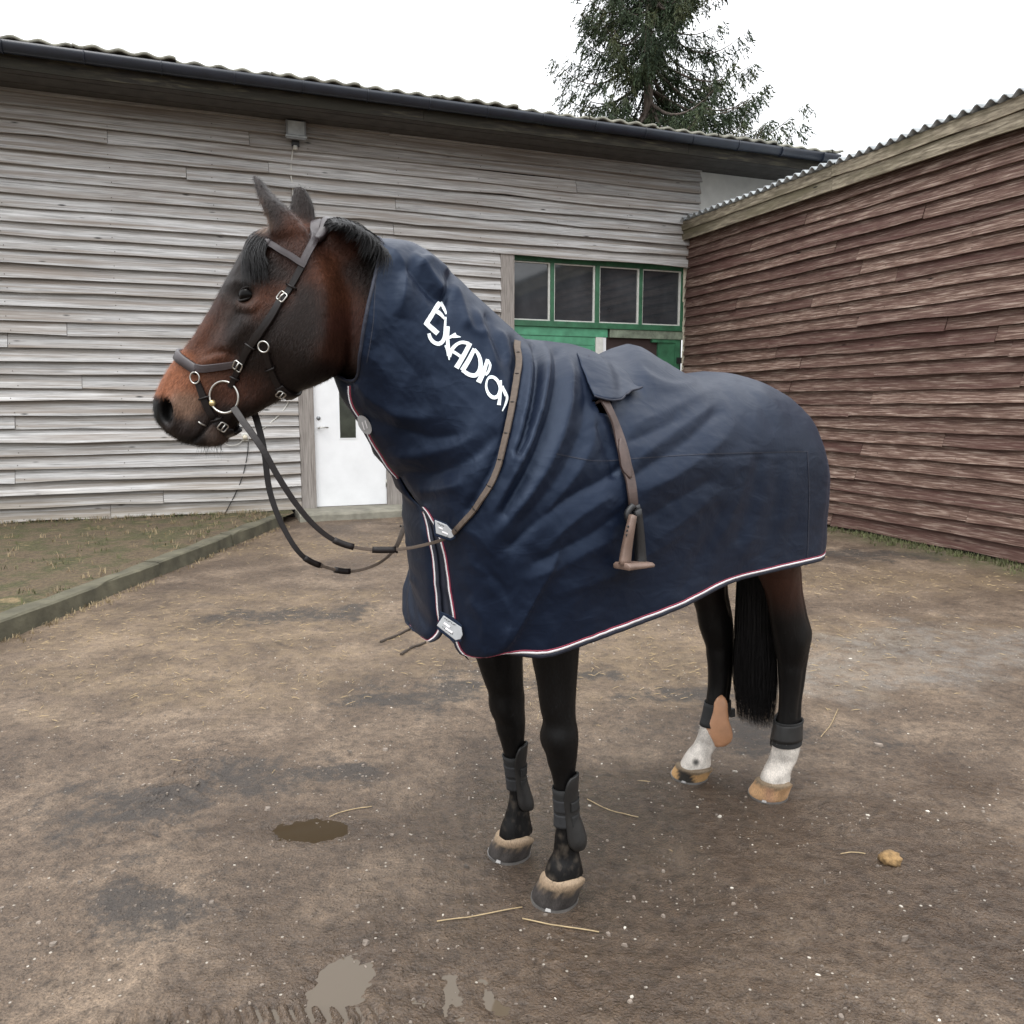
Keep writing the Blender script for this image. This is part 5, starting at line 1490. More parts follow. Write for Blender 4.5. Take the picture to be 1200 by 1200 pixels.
# neck opening binding
op = np.concatenate([GLd[0], GRd[0][::-1][1:]])
V_, F_ = tube(op, .0045, 6); mk('neck_binding', V_, F_, M['navy_braid'], rug, True)
def decal(path, wpx, off, n=None, bvh=None, dense=2.0):
    """strip laid on the cloth along a path; width in photo px turned into metres at each point"""
    path = np.array(path, float)
    ln = np.sum(np.linalg.norm(np.diff(path, axis=0), axis=1)); n = n or max(6, int(ln / dense))
    C_ = cr(path, n) if len(path) > 2 else path[0] + (path[1] - path[0]) * np.linspace(0, 1, n)[:, None]
    T = np.gradient(C_, axis=0); T /= np.linalg.norm(T, axis=1)[:, None]; S_ = np.stack([-T[:, 1], T[:, 0]], 1)
    wpx = np.interp(np.linspace(0, 1, n), np.linspace(0, 1, len(np.atleast_1d(wpx))), np.atleast_1d(wpx))
    V_, F_ = [], []; K = 5; rows = []
    for c_, s_, w_ in zip(C_, S_, wpx):
        row = []
        for k in range(K):
            q = c_ + s_ * w_ * (k / (K - 1) - .5)
            h_ = hit(bvh or RB, q[0], q[1], off)
            if h_ is None: row = None; break
            row.append(h_[0])
        if row is not None: rows.append(row)
    if len(rows) < 2: return [], []
    for r_ in rows: V_ += r_
    for i in range(len(rows) - 1):
        for k in range(K - 1): F_.append((i * K + k, i * K + k + 1, i * K + K + k + 1, i * K + K + k))
    return V_, F_
LZ = lambda L_: [(490 + x / 10, 345 + y / 10) for x, y in L_]
L4 = lambda L_: [(400 + x / 4, 250 + y / 4) for x, y in L_]
letters = [
 [(LZ([(252, 95), (90, 350)]), 5.4), (LZ([(248, 100), (285, 140), (318, 205), (322, 240)]), [5.5, 3.5, 1.5]), (LZ([(220, 205), (260, 240), (302, 290)]), [4.5, 4, 2.5]), (LZ([(80, 330), (150, 395), (228, 462)]), 5.6)],
 [(LZ([(318, 270), (312, 360), (308, 470), (290, 545), (240, 582), (180, 562), (140, 515), (122, 460)]), [2.2, 2.6, 3.4, 4.6, 4.8, 4.4, 4.2, 4.0])],
 [(LZ([(345, 380), (340, 500), (350, 640), (362, 770)]), [4.0, 4.2, 4.2, 1.5]), (LZ([(350, 515), (400, 490), (440, 468)]), [3.2, 3.6, 3.6]), (LZ([(400, 495), (450, 498), (495, 503)]), [3.6, 3.0, .8]), (LZ([(312, 600), (338, 650), (352, 720)]), [1.8, 3.0, 3.0])],
 [(LZ([(365, 735), (385, 660), (440, 595), (510, 565), (590, 580)]), [3.6, 4.6, 4.0, 3.8, 3.6]), (LZ([(605, 575), (530, 720), (445, 865)]), [5.2, 5.4, 6.0]), (LZ([(395, 668), (450, 700), (500, 735)]), 3.6)],
 [(LZ([(655, 640), (590, 770), (515, 895)]), [4.4, 5.4, 5.8]), (LZ([(655, 645), (705, 715), (728, 810), (715, 895), (670, 950), (600, 945), (515, 890)]), [3.0, 4.2, 4.8, 5.0, 5.0, 4.6, 4.0])],
 [(LZ([(812, 765), (765, 905), (705, 1035)]), [3.6, 5.4, 6.2]), (LZ([(815, 770), (843, 830), (822, 905), (785, 950)]), [2.6, 3.0, 3.0, 3.0])],
 [(LZ([(830, 975), (880, 975), (935, 1030), (960, 1110), (935, 1190), (880, 1212), (825, 1170), (795, 1090), (805, 1010), (835, 972)]), [3.6, 3.8, 4.0, 4.2, 4.2, 4.2, 3.6, 2.6, 2.0, 3.0])],
 [(L4([(747, 784), (744, 840), (737, 900)]), [2.0, 3.0, 4.2]), (L4([(751, 812), (759, 832), (768, 858)]), [3.6, 3.4, 2.4]), (L4([(762, 826), (774, 862), (767, 895), (752, 928)]), [1.6, 3.0, 2.4, 1.2])]]
for L_ in letters:
    mb = MB()
    for P_, w_ in L_: mb.add(*decal(P_, w_, .0022))
    if mb.V: mb.build('letter', M['white_print'], rug, True)
# badges and straps of the front closure
def plate(poly, off, th, mat, name, parent, bvh=None, plane=None):
    """small stiff plate; its outline sits on the cloth, flattened to one plane"""
    P_ = []
    for q in poly:
        g_ = loc(*q, .12); nr = (bvh or RB).find_nearest(Vector(g_)); n1 = np.array(nr[1]); n1 = n1 * (1 if n1 @ (EYE_H - g_) > 0 else -1)
        P_.append(hit(bvh or RB, *q, off) or (np.array(nr[0]) + n1 * off, n1))
    n = np.mean([p[1] for p in P_], axis=0); n /= np.linalg.norm(n); c_ = np.mean([p[0] for p in P_], axis=0)
    vd = EYE_H - c_; vd /= np.linalg.norm(vd); n = n + .5 * vd; n /= np.linalg.norm(n)
    n = n + 1.5 * vd; n /= np.linalg.norm(n)
    c_ = min((p[0] for p in P_), key=lambda x: np.linalg.norm(x - EYE_H)) if abs(poly[0][1] - 615) < 18 else c_ + n * max(-.004, min(.03, np.max([(p[0] - c_) @ n for p in P_])))
    c_ = c_ + n * off * .6
    if plane: c_, n = plane[0] + plane[1] * off, plane[1]
    X = []
    for q in poly:
        d = ray_h(*q); X.append(EYE_H + d * (((c_ - EYE_H) @ n) / (d @ n)))
    X = np.array(X)
    k = len(X); V_ = [*X, *(X + n * th)]
    F_ = [tuple(range(k))[::-1], tuple(range(k, 2 * k))] + [(i, (i + 1) % k, (i + 1) % k + k, i + k) for i in range(k)]
    o = mk(name, V_, F_, mat, parent); bevel_mesh(o, .0015, 2); return c_ + n * th, n, o
PB = [(509.5, 609), (524, 615), (532, 624), (532, 629), (528, 631), (511, 625)]
c_, n_, _ = plate([(508, 607), (524, 613), (534, 624), (534, 631), (528, 634), (509, 628)], .003, .003, M['rug'], 'closure_strap', rug)
c_, n_, bd = plate(PB, .007, .003, M['badge'], 'badge', rug)
def badge_print(bars, lines, pl, bd):
    for P_ in bars: plate(P_, .0006, .0010, M['trim_white'], 'badge_bar', bd, plane=pl)
    for (x0, y0), (x1, y1), n_ in lines:                        # unreadable tiny lettering
        for k in range(n_):
            t_ = (k + .2) / n_; x, y = x0 + (x1 - x0) * t_, y0 + (y1 - y0) * t_; j = .45 * ((k * 7) % 3 - 1)
            plate([(x, y - .9 + j), (x + 1.1, y - .5 + j), (x + 1.0, y + .7 + j), (x + .1, y + .4 + j)], .0006, .0005, M['black'], 'badge_letter', bd, plane=pl)
badge_print([[(514, 617), (519, 619), (519, 621), (514, 619)], [(518, 622), (525, 625), (525, 627), (518, 624)]], [((512.5, 613.5), (520, 617), 5), ((517, 628), (525, 630), 4)], (c_, n_), bd)
c_, n_, _ = plate([(516, 716), (530, 722), (542, 733), (541, 752), (531, 752), (512, 737)], .004, .003, M['rug'], 'closure_strap', rug)
c_, n_, bd = plate([(520, 721), (541, 735), (542.5, 744), (540, 749), (534, 750.5), (512, 733)], .008, .003, M['badge'], 'badge', rug)
badge_print([[(521, 729), (528, 734), (526.5, 736), (519.5, 731)], [(523, 735), (531, 740.5), (529.5, 742.5), (521.5, 737)]], [((520.5, 725), (534, 733.5), 7), ((518, 735), (531, 744.5), 7)], (c_, n_), bd)
# oval badge on the throat seam
b0 = GLd[ci(2.2), -1]; tdir = GLd[ci(2.5), -1] - GLd[ci(1.8), -1]; tdir /= np.linalg.norm(tdir)
nn = np.array([.35, .93, -.15]); nn -= tdir * (nn @ tdir); nn /= np.linalg.norm(nn); ss = np.cross(tdir, nn)
ov = [b0 + np.array([.006, .006, -.008]) + tdir * .026 * math.cos(a) + ss * .014 * math.sin(a) for a in np.linspace(0, 2 * np.pi, 20, endpoint=False)]
V_ = ov + [p + nn * .006 for p in ov]
ob = mk('badge', V_, [tuple(range(20))[::-1], tuple(range(20, 40))] + [(i, (i + 1) % 20, (i + 1) % 20 + 20, i + 20) for i in range(20)], M['badge'], rug)
for s_ in (-.004, .004):
    V_, F_ = tube([b0 + np.array([.006, .006, -.008]) + nn * .0065 + tdir * t_ + ss * (s_ + .2 * t_) for t_ in (-.010, 0, .010)], .0014, 6); mk('badge_bar', V_, F_, M['trim_white'], ob)
# cover flap over the stirrup slit
FT = [(676, 414), (690, 420), (712, 424), (732, 436), (741, 450)]
FB = [(693, 470), (704, 473.5), (718, 472), (733, 465), (747.5, 460.5)]
ft, fb = cr(np.array(FT, float), 26), cr(np.array(FB, float), 26)
GF = []
for k in range(16):
    t_ = k / 15; row = []
    for a, c_ in zip(ft, fb):
        q = a + (c_ - a) * t_
        h_ = hit(RBL, q[0], q[1], .002 + .020 * t_ ** 2)
        if h_ is None: h_ = hit(RB, q[0], q[1], .004)
        row.append(h_[0] if h_ else GF[-1][-1])
    GF.append(row)
GF = np.array(GF)
GF += .0025 * fbm(GF[..., 0] * 30, GF[..., 2] * 30, 3., 2)[..., None] * np.array([0, 1, .3])
ii = np.arange(GF.shape[0] * GF.shape[1]).reshape(GF.shape[:2])
fm = fastmesh('stirrup_flap', GF.reshape(-1, 3), np.stack([ii[:-1, :-1], ii[:-1, 1:], ii[1:, 1:], ii[1:, :-1]], -1).reshape(-1, 4))
fm.materials.append(M['rug'])
fo = mko('stirrup_flap', fm, rug); md = fo.modifiers.new('t', 'SOLIDIFY'); md.thickness = .004; md.offset = 0
V_, F_ = tube(GF[-1], .0032, 6); mk('flap_binding', V_, F_, M['navy_braid'], rug, True)

# stitched seams of the panels
for P_ in ([(652, 532), (700, 540), (760, 536), (830, 532), (900, 530), (946, 529)], [(946, 529), (948, 580), (946, 655)], [(690, 416), (697, 440), (703, 466)], [(446, 284), (440, 330), (437, 380), (430, 425)]):
    V_, F_ = decal(P_, 1.0, .0012)
    if V_: mk('seam', V_, F_, M['navy_braid'], rug, True)

# ================================================================== STIRRUP
stp = setp(empty('stirrup', 'horse'), 'brown leather strap with tan and black stirrup hanging out of the rug', 'stirrup')
def strap_on(path, w_, th, off, bvh, n=40):
    H = [hit(bvh, *q, off) for q in cr(np.array(path, float), n)]
    H = [h_ for h_ in H if h_ is not None]
    P_ = np.array([h_[0] for h_ in H]); Nn = np.array([h_[1] for h_ in H])
    for it in range(4):
        P_[1:-1] = (P_[:-2] + 2 * P_[1:-1] + P_[2:]) / 4; Nn[1:-1] = (Nn[:-2] + 2 * Nn[1:-1] + Nn[2:]) / 4
    Nn /= np.linalg.norm(Nn, axis=1)[:, None]
    return P_, Nn
SP, SN = strap_on([(704, 470), (711, 484), (720, 506), (727, 528), (733, 552), (737, 574), (739, 594)], .034, .004, .011, RBL, 44)
SP[0] -= SN[0] * .02
V_, F_ = ribbon(SP, SN, np.interp(np.linspace(0, 1, len(SP)), [0, .5, .8, 1], [.026, .031, .030, .029]), .005); mk('leather_strap', V_, F_, M['leather_brown'], stp, False)
k0_ = int(len(SP) * .42)
V_, F_ = ribbon(SP[k0_:k0_ + 15] + SN[k0_:k0_ + 15] * .005 + np.array([.004, 0, 0]), SN[k0_:k0_ + 15], np.interp(np.linspace(0, 1, 15), [0, .3, .8, 1], [.006, .026, .024, .006]), .004); mk('strap_end', V_, F_, M['leather_brown'], stp, True)
def on_rug(px, py, off):
    h_ = hit(RBL, px, py); d = ray_h(px, py)
    return h_[0] - d * off / max(.4, abs(h_[1] @ d))
e0 = on_rug(739, 597, .020)
n_ = hit(RBL, 740, 630)[1]; n_[2] = 0; n_ /= np.linalg.norm(n_); sd_ = np.cross(n_, [0, 0, 1.0])
if sd_ @ np.array([-1, 0, 0]) < 0: sd_ = -sd_                     # towards the tail
SF = lambda px, py, off: on_rug(px, py, off)
mb = MB(); P_ = cr(np.array([SF(742, 592, .020), SF(735, 602, .022), SF(739, 612, .022), SF(749, 606, .022), SF(746, 592, .018)]), 20); V_, F_ = tube(P_, .0085, 8); mk('hanger', V_, F_, M['black'], stp, True)
NB_ = np.tile(n_, (12, 1))
P_ = cr(np.array([SF(740.5, 604, .030), SF(737, 622, .034), SF(733.5, 642, .038), SF(731, 662, .042)]), 12); V_, F_ = ribbon(P_, NB_, np.linspace(.019, .036, 12), .010); tn = mk('near_branch', V_, F_, M['stirrup_tan'], stp, True)
for q in ((736, 617), (735, 622), (734.5, 627)):
    o_ = SF(*q, .0455); V_, F_ = torus(o_, n_, .002, .0016, 10, 6); mk('branch_hole', V_, F_, M['black'], tn, True)
P_ = cr(np.array([SF(745, 597, .022), SF(747.5, 622, .018), SF(749, 646, .016), SF(750, 661, .018)]), 12); V_, F_ = ribbon(P_, NB_, np.linspace(.022, .034, 12), .012); mk('far_branch', V_, F_, M['black'], stp, True)
a_, c_ = SF(728, 664, .046), SF(758, 661, .024)
up = np.array([0, 0, 1.0]); dd = (c_ - a_) / np.linalg.norm(c_ - a_); ww = np.cross(up, dd)
rg = []
for t_ in np.linspace(0, 1, 8):
    p = a_ + (c_ - a_) * t_; h_ = .013 - .004 * t_
    rg.append([p + ww * .026 - up * h_ * .6, p + ww * .028 + up * h_ * .2, p + ww * .020 + up * h_ * .8, p - ww * .020 + up * h_ * .8, p - ww * .028 + up * h_ * .2, p - ww * .026 - up * h_ * .6])
V_, F_ = loft(rg); bevel_mesh(mk('tread', V_, F_, M['stirrup_tan'], stp, True), .003)

# ================================================================== BRIDLE
br = setp(empty('bridle', 'horse'), 'dark leather bridle with steel rings and reins on the bay horse', 'bridle')
def on_head(path, wpx, name, mat, off=.003, th=.006, n=40, both=True, parent=None):
    P_, Nn = strap_on(path, 0, th, off, HB, n)
    W_ = h2w(P_) - EYE; dep = W_[:, 1] * _c - W_[:, 2] * _s
    wd = .88 * np.interp(np.linspace(0, 1, len(P_)), np.linspace(0, 1, len(np.atleast_1d(wpx))), np.atleast_1d(wpx)) / 950 * dep; th = th * .75
    V_, F_ = ribbon(P_, Nn, wd, th); o = mk(name, V_, F_, mat, parent or br, False)
    if both:
        V2, F2 = ribbon(mirror_h(P_), Nn - 2 * (Nn @ HN)[:, None] * HN, wd, th); mk(name, V2, F2, mat, parent or br, True)
    return P_, Nn, o
# headpiece with padded poll, cheekpiece, browband, noseband, straps
def wrap(c_, e2, a0, a1, off, n=30):
    """points round the head on the plane through c_, from the near side (angle 0) over e2 to the far side"""
    e2 = e2 - HN * (e2 @ HN); e2 = e2 / np.linalg.norm(e2); P_, Q_ = [], []
    for a in np.linspace(R(a0), R(a1), n):
        d = HN * math.cos(a) + e2 * math.sin(a); h_ = HB.ray_cast(Vector(c_ + d * .35), Vector(-d))
        if h_[0] is None: continue
        P_.append(np.array(h_[0])); Q_.append(d)
    P_, Q_ = np.array(P_), np.array(Q_)
    for it in range(5): P_[1:-1] = (P_[:-2] + 2 * P_[1:-1] + P_[2:]) / 4
    return P_ + Q_ * off, Q_
hp_, hn_, _ = on_head([(374, 258), (370, 268), (366, 282), (361, 296), (355, 311)], [15, 12, 10.5, 10.5, 10.5], 'headpiece', M['leather_pad'], .004, .010, both=False)
P_, Nn = wrap(hd(371, 290, 0), hd(379, 250, 0) - hd(371, 290, 0), 30, 172, .005, 44)
V_, F_ = ribbon(P_, Nn, .034, .009); mk('poll_pad', V_, F_, M['leather_pad'], br, True)
on_head([(356, 309), (348, 325), (339, 342), (331, 352)], [9.5, 9, 9], 'cheekpiece', M['leather'], .003, .006)
on_head([(331, 352), (318, 374), (304, 394), (291, 412), (285, 425)], [9.5, 11, 11, 10, 9], 'cheekpiece', M['leather'], .004, .010)
on_head([(284, 425), (279, 436), (274, 447), (271, 453)], [9, 8, 7], 'cheekpiece', M['leather'], .004, .007)
bp, bn, _ = on_head([(319, 287), (328, 293), (342, 301), (352, 308), (359, 312)], [8.5, 9, 9, 10], 'browband', M['leather_pad'], .006, .008)
P_ = cr(np.array([bp[0], hd(305, 284, .055), hd(298, 282, 0), mirror_h(hd(305, 284, .055)), mirror_h(bp[0])]), 24)
V_, F_ = ribbon(P_, np.tile(HD + [0, 0, .2], (24, 1)) + np.linspace(1, -1, 24)[:, None] * HN, .020, .007); mk('browband', V_, F_, M['leather_pad'], br, True)
np_, nn_, _ = on_head([(231, 431), (238, 432), (248, 431), (262, 429), (281, 426)], [10.5, 10.5, 10, 9.5, 8.5], 'noseband', M['leather_pad'], .004, .009)
P_, nv_ = wrap(hd(246, 434, 0), hd(213, 414, 0) - hd(246, 434, 0), -4, 184, .003, 56)
V_, F_ = ribbon(P_, nv_, .025, .008); mk('noseband', V_, F_, M['leather_pad'], br, True)
fp, fn_, _ = on_head([(232, 446), (236, 456), (241, 470), (247, 483), (254, 493), (262, 502)], [7.5, 9, 10, 10, 10, 10], 'chin_strap', M['leather'], .004, .007)
P_ = cr(np.array([fp[-2], fp[-1], hd(268, 506, .02), hd(269, 508, 0), mirror_h(hd(268, 506, .02)), mirror_h(fp[-1]), mirror_h(fp[-2])]), 20)
V_, F_ = ribbon(P_, np.tile(np.array([0, 0, -1.]) - HD * .6, (20, 1)) + np.linspace(1, -1, 20)[:, None] * HN, .024, .007); mk('chin_strap', V_, F_, M['leather'], br, True)
gp_, gn_, _ = on_head([(313, 411), (316, 424), (321, 438), (327, 451), (333, 459), (338, 464)], [9, 8, 9, 9, 10], 'jowl_strap', M['leather'], .004, .007)
P_, Nn = wrap(hd(334, 446, 0), hd(345, 468, 0) - hd(334, 446, 0), 20, 160, .004)
V_, F_ = ribbon(P_, Nn, .024, .007); mk('jowl_strap', V_, F_, M['leather'], br, True)
for (q, wd) in (((241, 466), 11), ((256, 492), 12), ((318, 431), 10), ((296, 405), 12), ((343, 337), 10.5), ((277, 442), 9)):      # keepers
    h_ = hit(HB, *q, .010)
    if h_ is None: continue
    dirv = {241: (.35, .94), 256: (.6, .8), 318: (.4, .92), 296: (-.56, .83), 343: (-.5, .86), 277: (-.4, .9)}[q[0]]
    a_, c_ = hit(HB, q[0] - dirv[1] * wd / 2, q[1] + dirv[0] * wd / 2, .011), hit(HB, q[0] + dirv[1] * wd / 2, q[1] - dirv[0] * wd / 2, .011)
    if a_ and c_:
        V_, F_ = tube([a_[0] - a_[1] * .008, a_[0], h_[0] + h_[1] * .002, c_[0], c_[0] - c_[1] * .008], .0028, 6); mk('keeper', V_, F_, M['leather'], br, True)
def ring(px, py, rx, r1, off, mat, name, sc=(1, 1), parent=None, both=True, ax=None):
    h_ = hit(HB, px, py, off)
    W_ = h2w(h_[0][None])[0] - EYE; dep = W_[1] * _c - W_[2] * _s; r0 = rx / 950 * dep
    axv = ax if ax is not None else h_[1] * .4 + HN * .6
    V_, F_ = torus(h_[0], axv, r0, r1, 32, 8, sc=sc, side=HD); o = mk(name, V_, F_, mat, parent or br, True)
    if both:
        mk(name, [mirror_h(v_) for v_ in V_], [f[::-1] for f in F_], mat, parent or br, True)
    return h_[0], r0
bit_c, bit_r = ring(266, 463.5, 18.5, .0030, .014, M['steel'], 'bit_ring', both=True, ax=HN)
ring(231, 442.5, 6.0, .0020, .010, M['steel'], 'strap_ring', (1, 1.1))
ring(312.5, 405, 7.0, .0020, .012, M['steel'], 'strap_ring', (1, .9))
def buckle(px, py, s_, ang, nm='buckle'):
    h_ = hit(HB, px, py, .013); W_ = h2w(h_[0][None])[0] - EYE; dep = W_[1] * _c - W_[2] * _s; r = s_ / 950 * dep
    e1 = HD * math.cos(ang) + np.array([0, 0, -1.0]) * math.sin(ang); n = h_[1]; e1 = e1 - n * (e1 @ n); e1 /= np.linalg.norm(e1); e2 = np.cross(n, e1)
    P_ = [h_[0] + e1 * r * a + e2 * r * .95 * b_ for a, b_ in ((-1, -.75), (-.75, -1), (.75, -1), (1, -.75), (1, .75), (.75, 1), (-.75, 1), (-1, .75), (-1, -.75), (-.75, -1))]
    mb = MB(); mb.tube(P_, .0019, 6); mb.tube([h_[0] - e1 * r + n * .001, h_[0] + n * .004, h_[0] + e1 * r + n * .002], .0018, 6)
    mb.build(nm, M['steel'], br, True)
buckle(333.5, 350, 5.4, .95); buckle(282, 427.5, 5.6, .95); buckle(329.5, 458.5, 4.8, .9); buckle(261, 498, 5, .8); buckle(353.5, 311.5, .1, .9) if False else None
h_ = hit(HB, 251, 471.5, .012)
u = np.linspace(0, np.pi, 8); v_ = np.linspace(0, 2 * np.pi, 12, endpoint=False)
rg = [[h_[0] + .0085 * np.array([math.sin(a) * math.cos(q), math.sin(a) * math.sin(q), math.cos(a)]) for q in v_] for a in u[1:-1]]
V_, F_ = loft(rg); mk('bit_stop', V_, F_, M['brass'], br, True)
P_ = cr(np.array([h_[0], h_[0] - HN * .012 + HD * .004, hd(240, 488, .035), hd(238, 489, 0), mirror_h(hd(240, 488, .035)), mirror_h(h_[0])]), 20); V_, F_ = tube(P_, .006, 8); mk('mouthpiece', V_, F_, M['steel'], br, True)
h2_ = hit(HB, 236, 496, .004); V_, F_ = tube(cr(np.array([hit(HB, 233, 494, .004)[0], h2_[0] + h2_[1] * .002, hit(HB, 241, 498, .004)[0]]), 8), .0022, 6); mk('mouthpiece', V_, F_, M['steel'], br, True)
# reins: free-hanging curves from the bit rings, then lying on the cloth
def free(px, py, dep):
    d = ray(px, py); P_ = EYE + d * dep
    return w2h(P_[None])[0]
def cdep(P_):
    W_ = h2w(np.asarray(P_)[None])[0] - EYE; return W_[1] * _c - W_[2] * _s
d0 = cdep(bit_c) - .01
RP = [(274, 478), (285, 494), (307, 525), (325, 557), (348, 592), (372, 619), (398, 636), (433, 644), (470, 643.5), (500, 638)]
dend = cdep(hit(RB, 521, 629)[0])
dl = np.interp(np.linspace(0, 1, len(RP)), [0, .25, .6, 1], [d0, d0 - .04, d0 - .02 + .3 * (dend - d0), dend - .012])
FP = [free(*q, d) for q, d in zip(RP, dl)]
on_ = [hit(RB, *q, .008)[0] for q in [(522, 631), (535, 622), (549, 607), (564, 588), (576, 568), (586, 545), (592, 522), (597, 498), (602, 470), (606, 445), (608, 425), (606, 411), (603.5, 402)]]
allp = cr(np.array(FP + on_), 150)
nP = len(FP) / (len(FP) + len(on_) - 1)
Nn = np.array([w2h((EYE)[None])[0] - p for p in allp]); Nn /= np.linalg.norm(Nn, axis=1)[:, None]
for i in range(int(150 * nP), 150):
    q = RBL.find_nearest(Vector(allp[i])); n = np.array(q[1]); n = n if n @ Nn[i] > 0 else -n
    Nn[i] = n; allp[i] = np.array(q[0]) + n * .006
for it in range(6): Nn[1:-1] = (Nn[:-2] + Nn[1:-1] * 2 + Nn[2:]) / 4
allp[int(150 * nP) - 6:int(150 * nP) + 6] = cr(allp[[int(150 * nP) - 7, int(150 * nP) - 2, int(150 * nP) + 2, int(150 * nP) + 6]], 12)
Nn /= np.linalg.norm(Nn, axis=1)[:, None]
tt = np.linspace(0, 1, 150)
sp = lambda a: int(a * 149)
def rein_part(P_, Nn, a, c_, w_, th, mat): 
    V_, F_ = ribbon(P_[a:c_ + 1], Nn[a:c_ + 1], w_ if np.isscalar(w_) else np.linspace(w_[0], w_[1], c_ + 1 - a), th); return mk('rein', V_, F_, mat, br, False)
cut1 = int(150 * 5.9 / 22); cut2 = int(150 * 10.6 / 22)
rein_part(allp, Nn, 0, cut1, (.018, .012), .0035, M['leather'])
rein_part(allp, Nn, cut1 - 1, cut2, (.0085, .008), .006, M['rein_web'])
rein_part(allp, Nn, cut2 - 1, 149, (.013, .018), .0045, M['rein_web'])
for a in (cut1 - 1, cut1 + 8):
    V_, F_ = ribbon(allp[a:a + 6] + Nn[a:a + 6] * -.002, Nn[a:a + 6], .016, .009); mk('rein_loop', V_, F_, M['leather'], br, True)
for i in range(cut2 + 4, 146, 9):                                  # stitched grips
    e = np.cross(allp[i + 1] - allp[i], Nn[i]); e /= np.linalg.norm(e)
    V_, F_ = tube([allp[i] - e * .0095 + Nn[i] * .001, allp[i] + Nn[i] * .0055, allp[i] + e * .0095 + Nn[i] * .001], .0018, 6); mk('rein_grip', V_, F_, M['leather'], br, True)
# the far rein, from the far bit ring to the right side of the rug
bf = mirror_h(bit_c); df = cdep(bf)
RP2 = [(296, 478), (303, 500), (310, 531), (316, 575), (331, 616), (354, 651), (383, 665), (412, 669.5), (442, 661), (462, 644), (472, 622), (480, 598), (489, 570)]
dl2 = np.interp(np.linspace(0, 1, len(RP2)), [0, .4, .7, .92, 1], [df, df + .0, df + .15, df + .42, df + .52])
FP2 = cr(np.array([free(*q, d) for q, d in zip(RP2, dl2)]), 100)
N2 = np.array([EYE_H - p for p in FP2]); N2 /= np.linalg.norm(N2, axis=1)[:, None]
c1_, c2_ = 48, 74
rein_part(FP2, N2, 0, c1_, (.018, .012), .0035, M['leather']); rein_part(FP2, N2, c1_ - 1, c2_, (.0085, .008), .006, M['rein_web']); rein_part(FP2, N2, c2_ - 1, 99, (.012, .020), .005, M['rein_web'])
for a in (c1_ - 6, c1_ + 4):
    V_, F_ = ribbon(FP2[a:a + 6] - N2[a:a + 6] * .002, N2[a:a + 6], .016, .009); mk('rein_loop', V_, F_, M['leather'], br, True)
for i in (74, 84, 92):
    e = np.cross(FP2[i + 1] - FP2[i], N2[i]); e /= np.linalg.norm(e)
    V_, F_ = tube([FP2[i] - e * .0125, FP2[i] + N2[i] * .0065, FP2[i] + e * .0125], .0032, 6); mk('rein_grip', V_, F_, M['leather'], br, True)
V_, F_ = tube([FP2[0] + [0, 0, .02], FP2[0], FP2[3]], [.010, .012, .009], 8); mk('rein', V_, F_, M['leather'], br, True)

# ================================================================== LEG BOOTS
def axis_at(A, z):
    o = np.argsort(A[:, 2]); return [np.interp(z, A[o, 2], A[o, k]) for k in (0, 1, 3, 4)]
def zpx(px, py, y): return loc(px, py, y)[2]
def band(A, z0, z1, grow, name, mat, parent, n=36, a0=0, a1=2 * np.pi, th=.004):
    rings = []
    full = a1 - a0 > 6.2
    t_ = np.linspace(a0, a1, n, endpoint=not full)
    for z in np.linspace(z0, z1, 7):
        x, y, a, b_ = axis_at(A, z)
        o_ = np.stack([x + (a + grow + th) * np.cos(t_), y + (b_ + grow + th) * np.sin(t_), np.full(len(t_), z)], -1)
        i_ = np.stack([x + (a + grow - .001) * np.cos(t_), y + (b_ + grow - .001) * np.sin(t_), np.full(len(t_), z)], -1)
        rings.append((o_, i_))
    V_, F_ = [], []; k = len(t_)
    for o_, i_ in rings: V_ += o_.tolist() + i_.tolist()
    for r_ in range(6):
        b0_, b1_ = r_ * 2 * k, (r_ + 1) * 2 * k
        for j in range(k if full else k - 1):
            q = (j + 1) % k
            F_.append((b0_ + j, b0_ + q, b1_ + q, b1_ + j)); F_.append((b0_ + k + q, b0_ + k + j, b1_ + k + j, b1_ + k + q))
    for r_, fl2 in ((0, 1), (6, 0)):
        b0_ = r_ * 2 * k
        for j in range(k if full else k - 1):
            q = (j + 1) % k; f = (b0_ + j, b0_ + k + j, b0_ + k + q, b0_ + q)
            F_.append(f if fl2 else f[::-1])
    if not full:
        for r_ in range(6):
            b0_, b1_ = r_ * 2 * k, (r_ + 1) * 2 * k
            F_.append((b0_, b1_, b1_ + k, b0_ + k)); F_.append((b0_ + k - 1, b0_ + 2 * k - 1, b1_ + 2 * k - 1, b1_ + k - 1))
    return mk(name, V_, F_, mat, parent, True)
def shell(A, prof, name, mat, parent, ang, th=.006):
    """cupped guard: prof = (z, half opening angle, swell) from top to bottom, centred on direction ang round the leg"""
    prof = cr(np.array(prof, float), 26); rings = []
    for z, ha, sw_ in prof:
        x, y, a, b_ = axis_at(A, z); t_ = np.linspace(ang - ha, ang + ha, 17); s_ = np.linspace(-1, 1, 17)
        g = .0035 + sw_ * (1 - s_ ** 2)
        o_ = np.stack([x + (a + g + th) * np.cos(t_), y + (b_ + g + th) * np.sin(t_), z - .010 * s_ ** 2 * 0 + 0 * t_], -1)
        i_ = np.stack([x + (a + g - .002) * np.cos(t_), y + (b_ + g - .002) * np.sin(t_), z + 0 * t_], -1)
        rings.append(np.concatenate([o_, i_[::-1]]))
    V_, F_ = loft(rings); return mk(name, V_, F_, mat, parent, True)
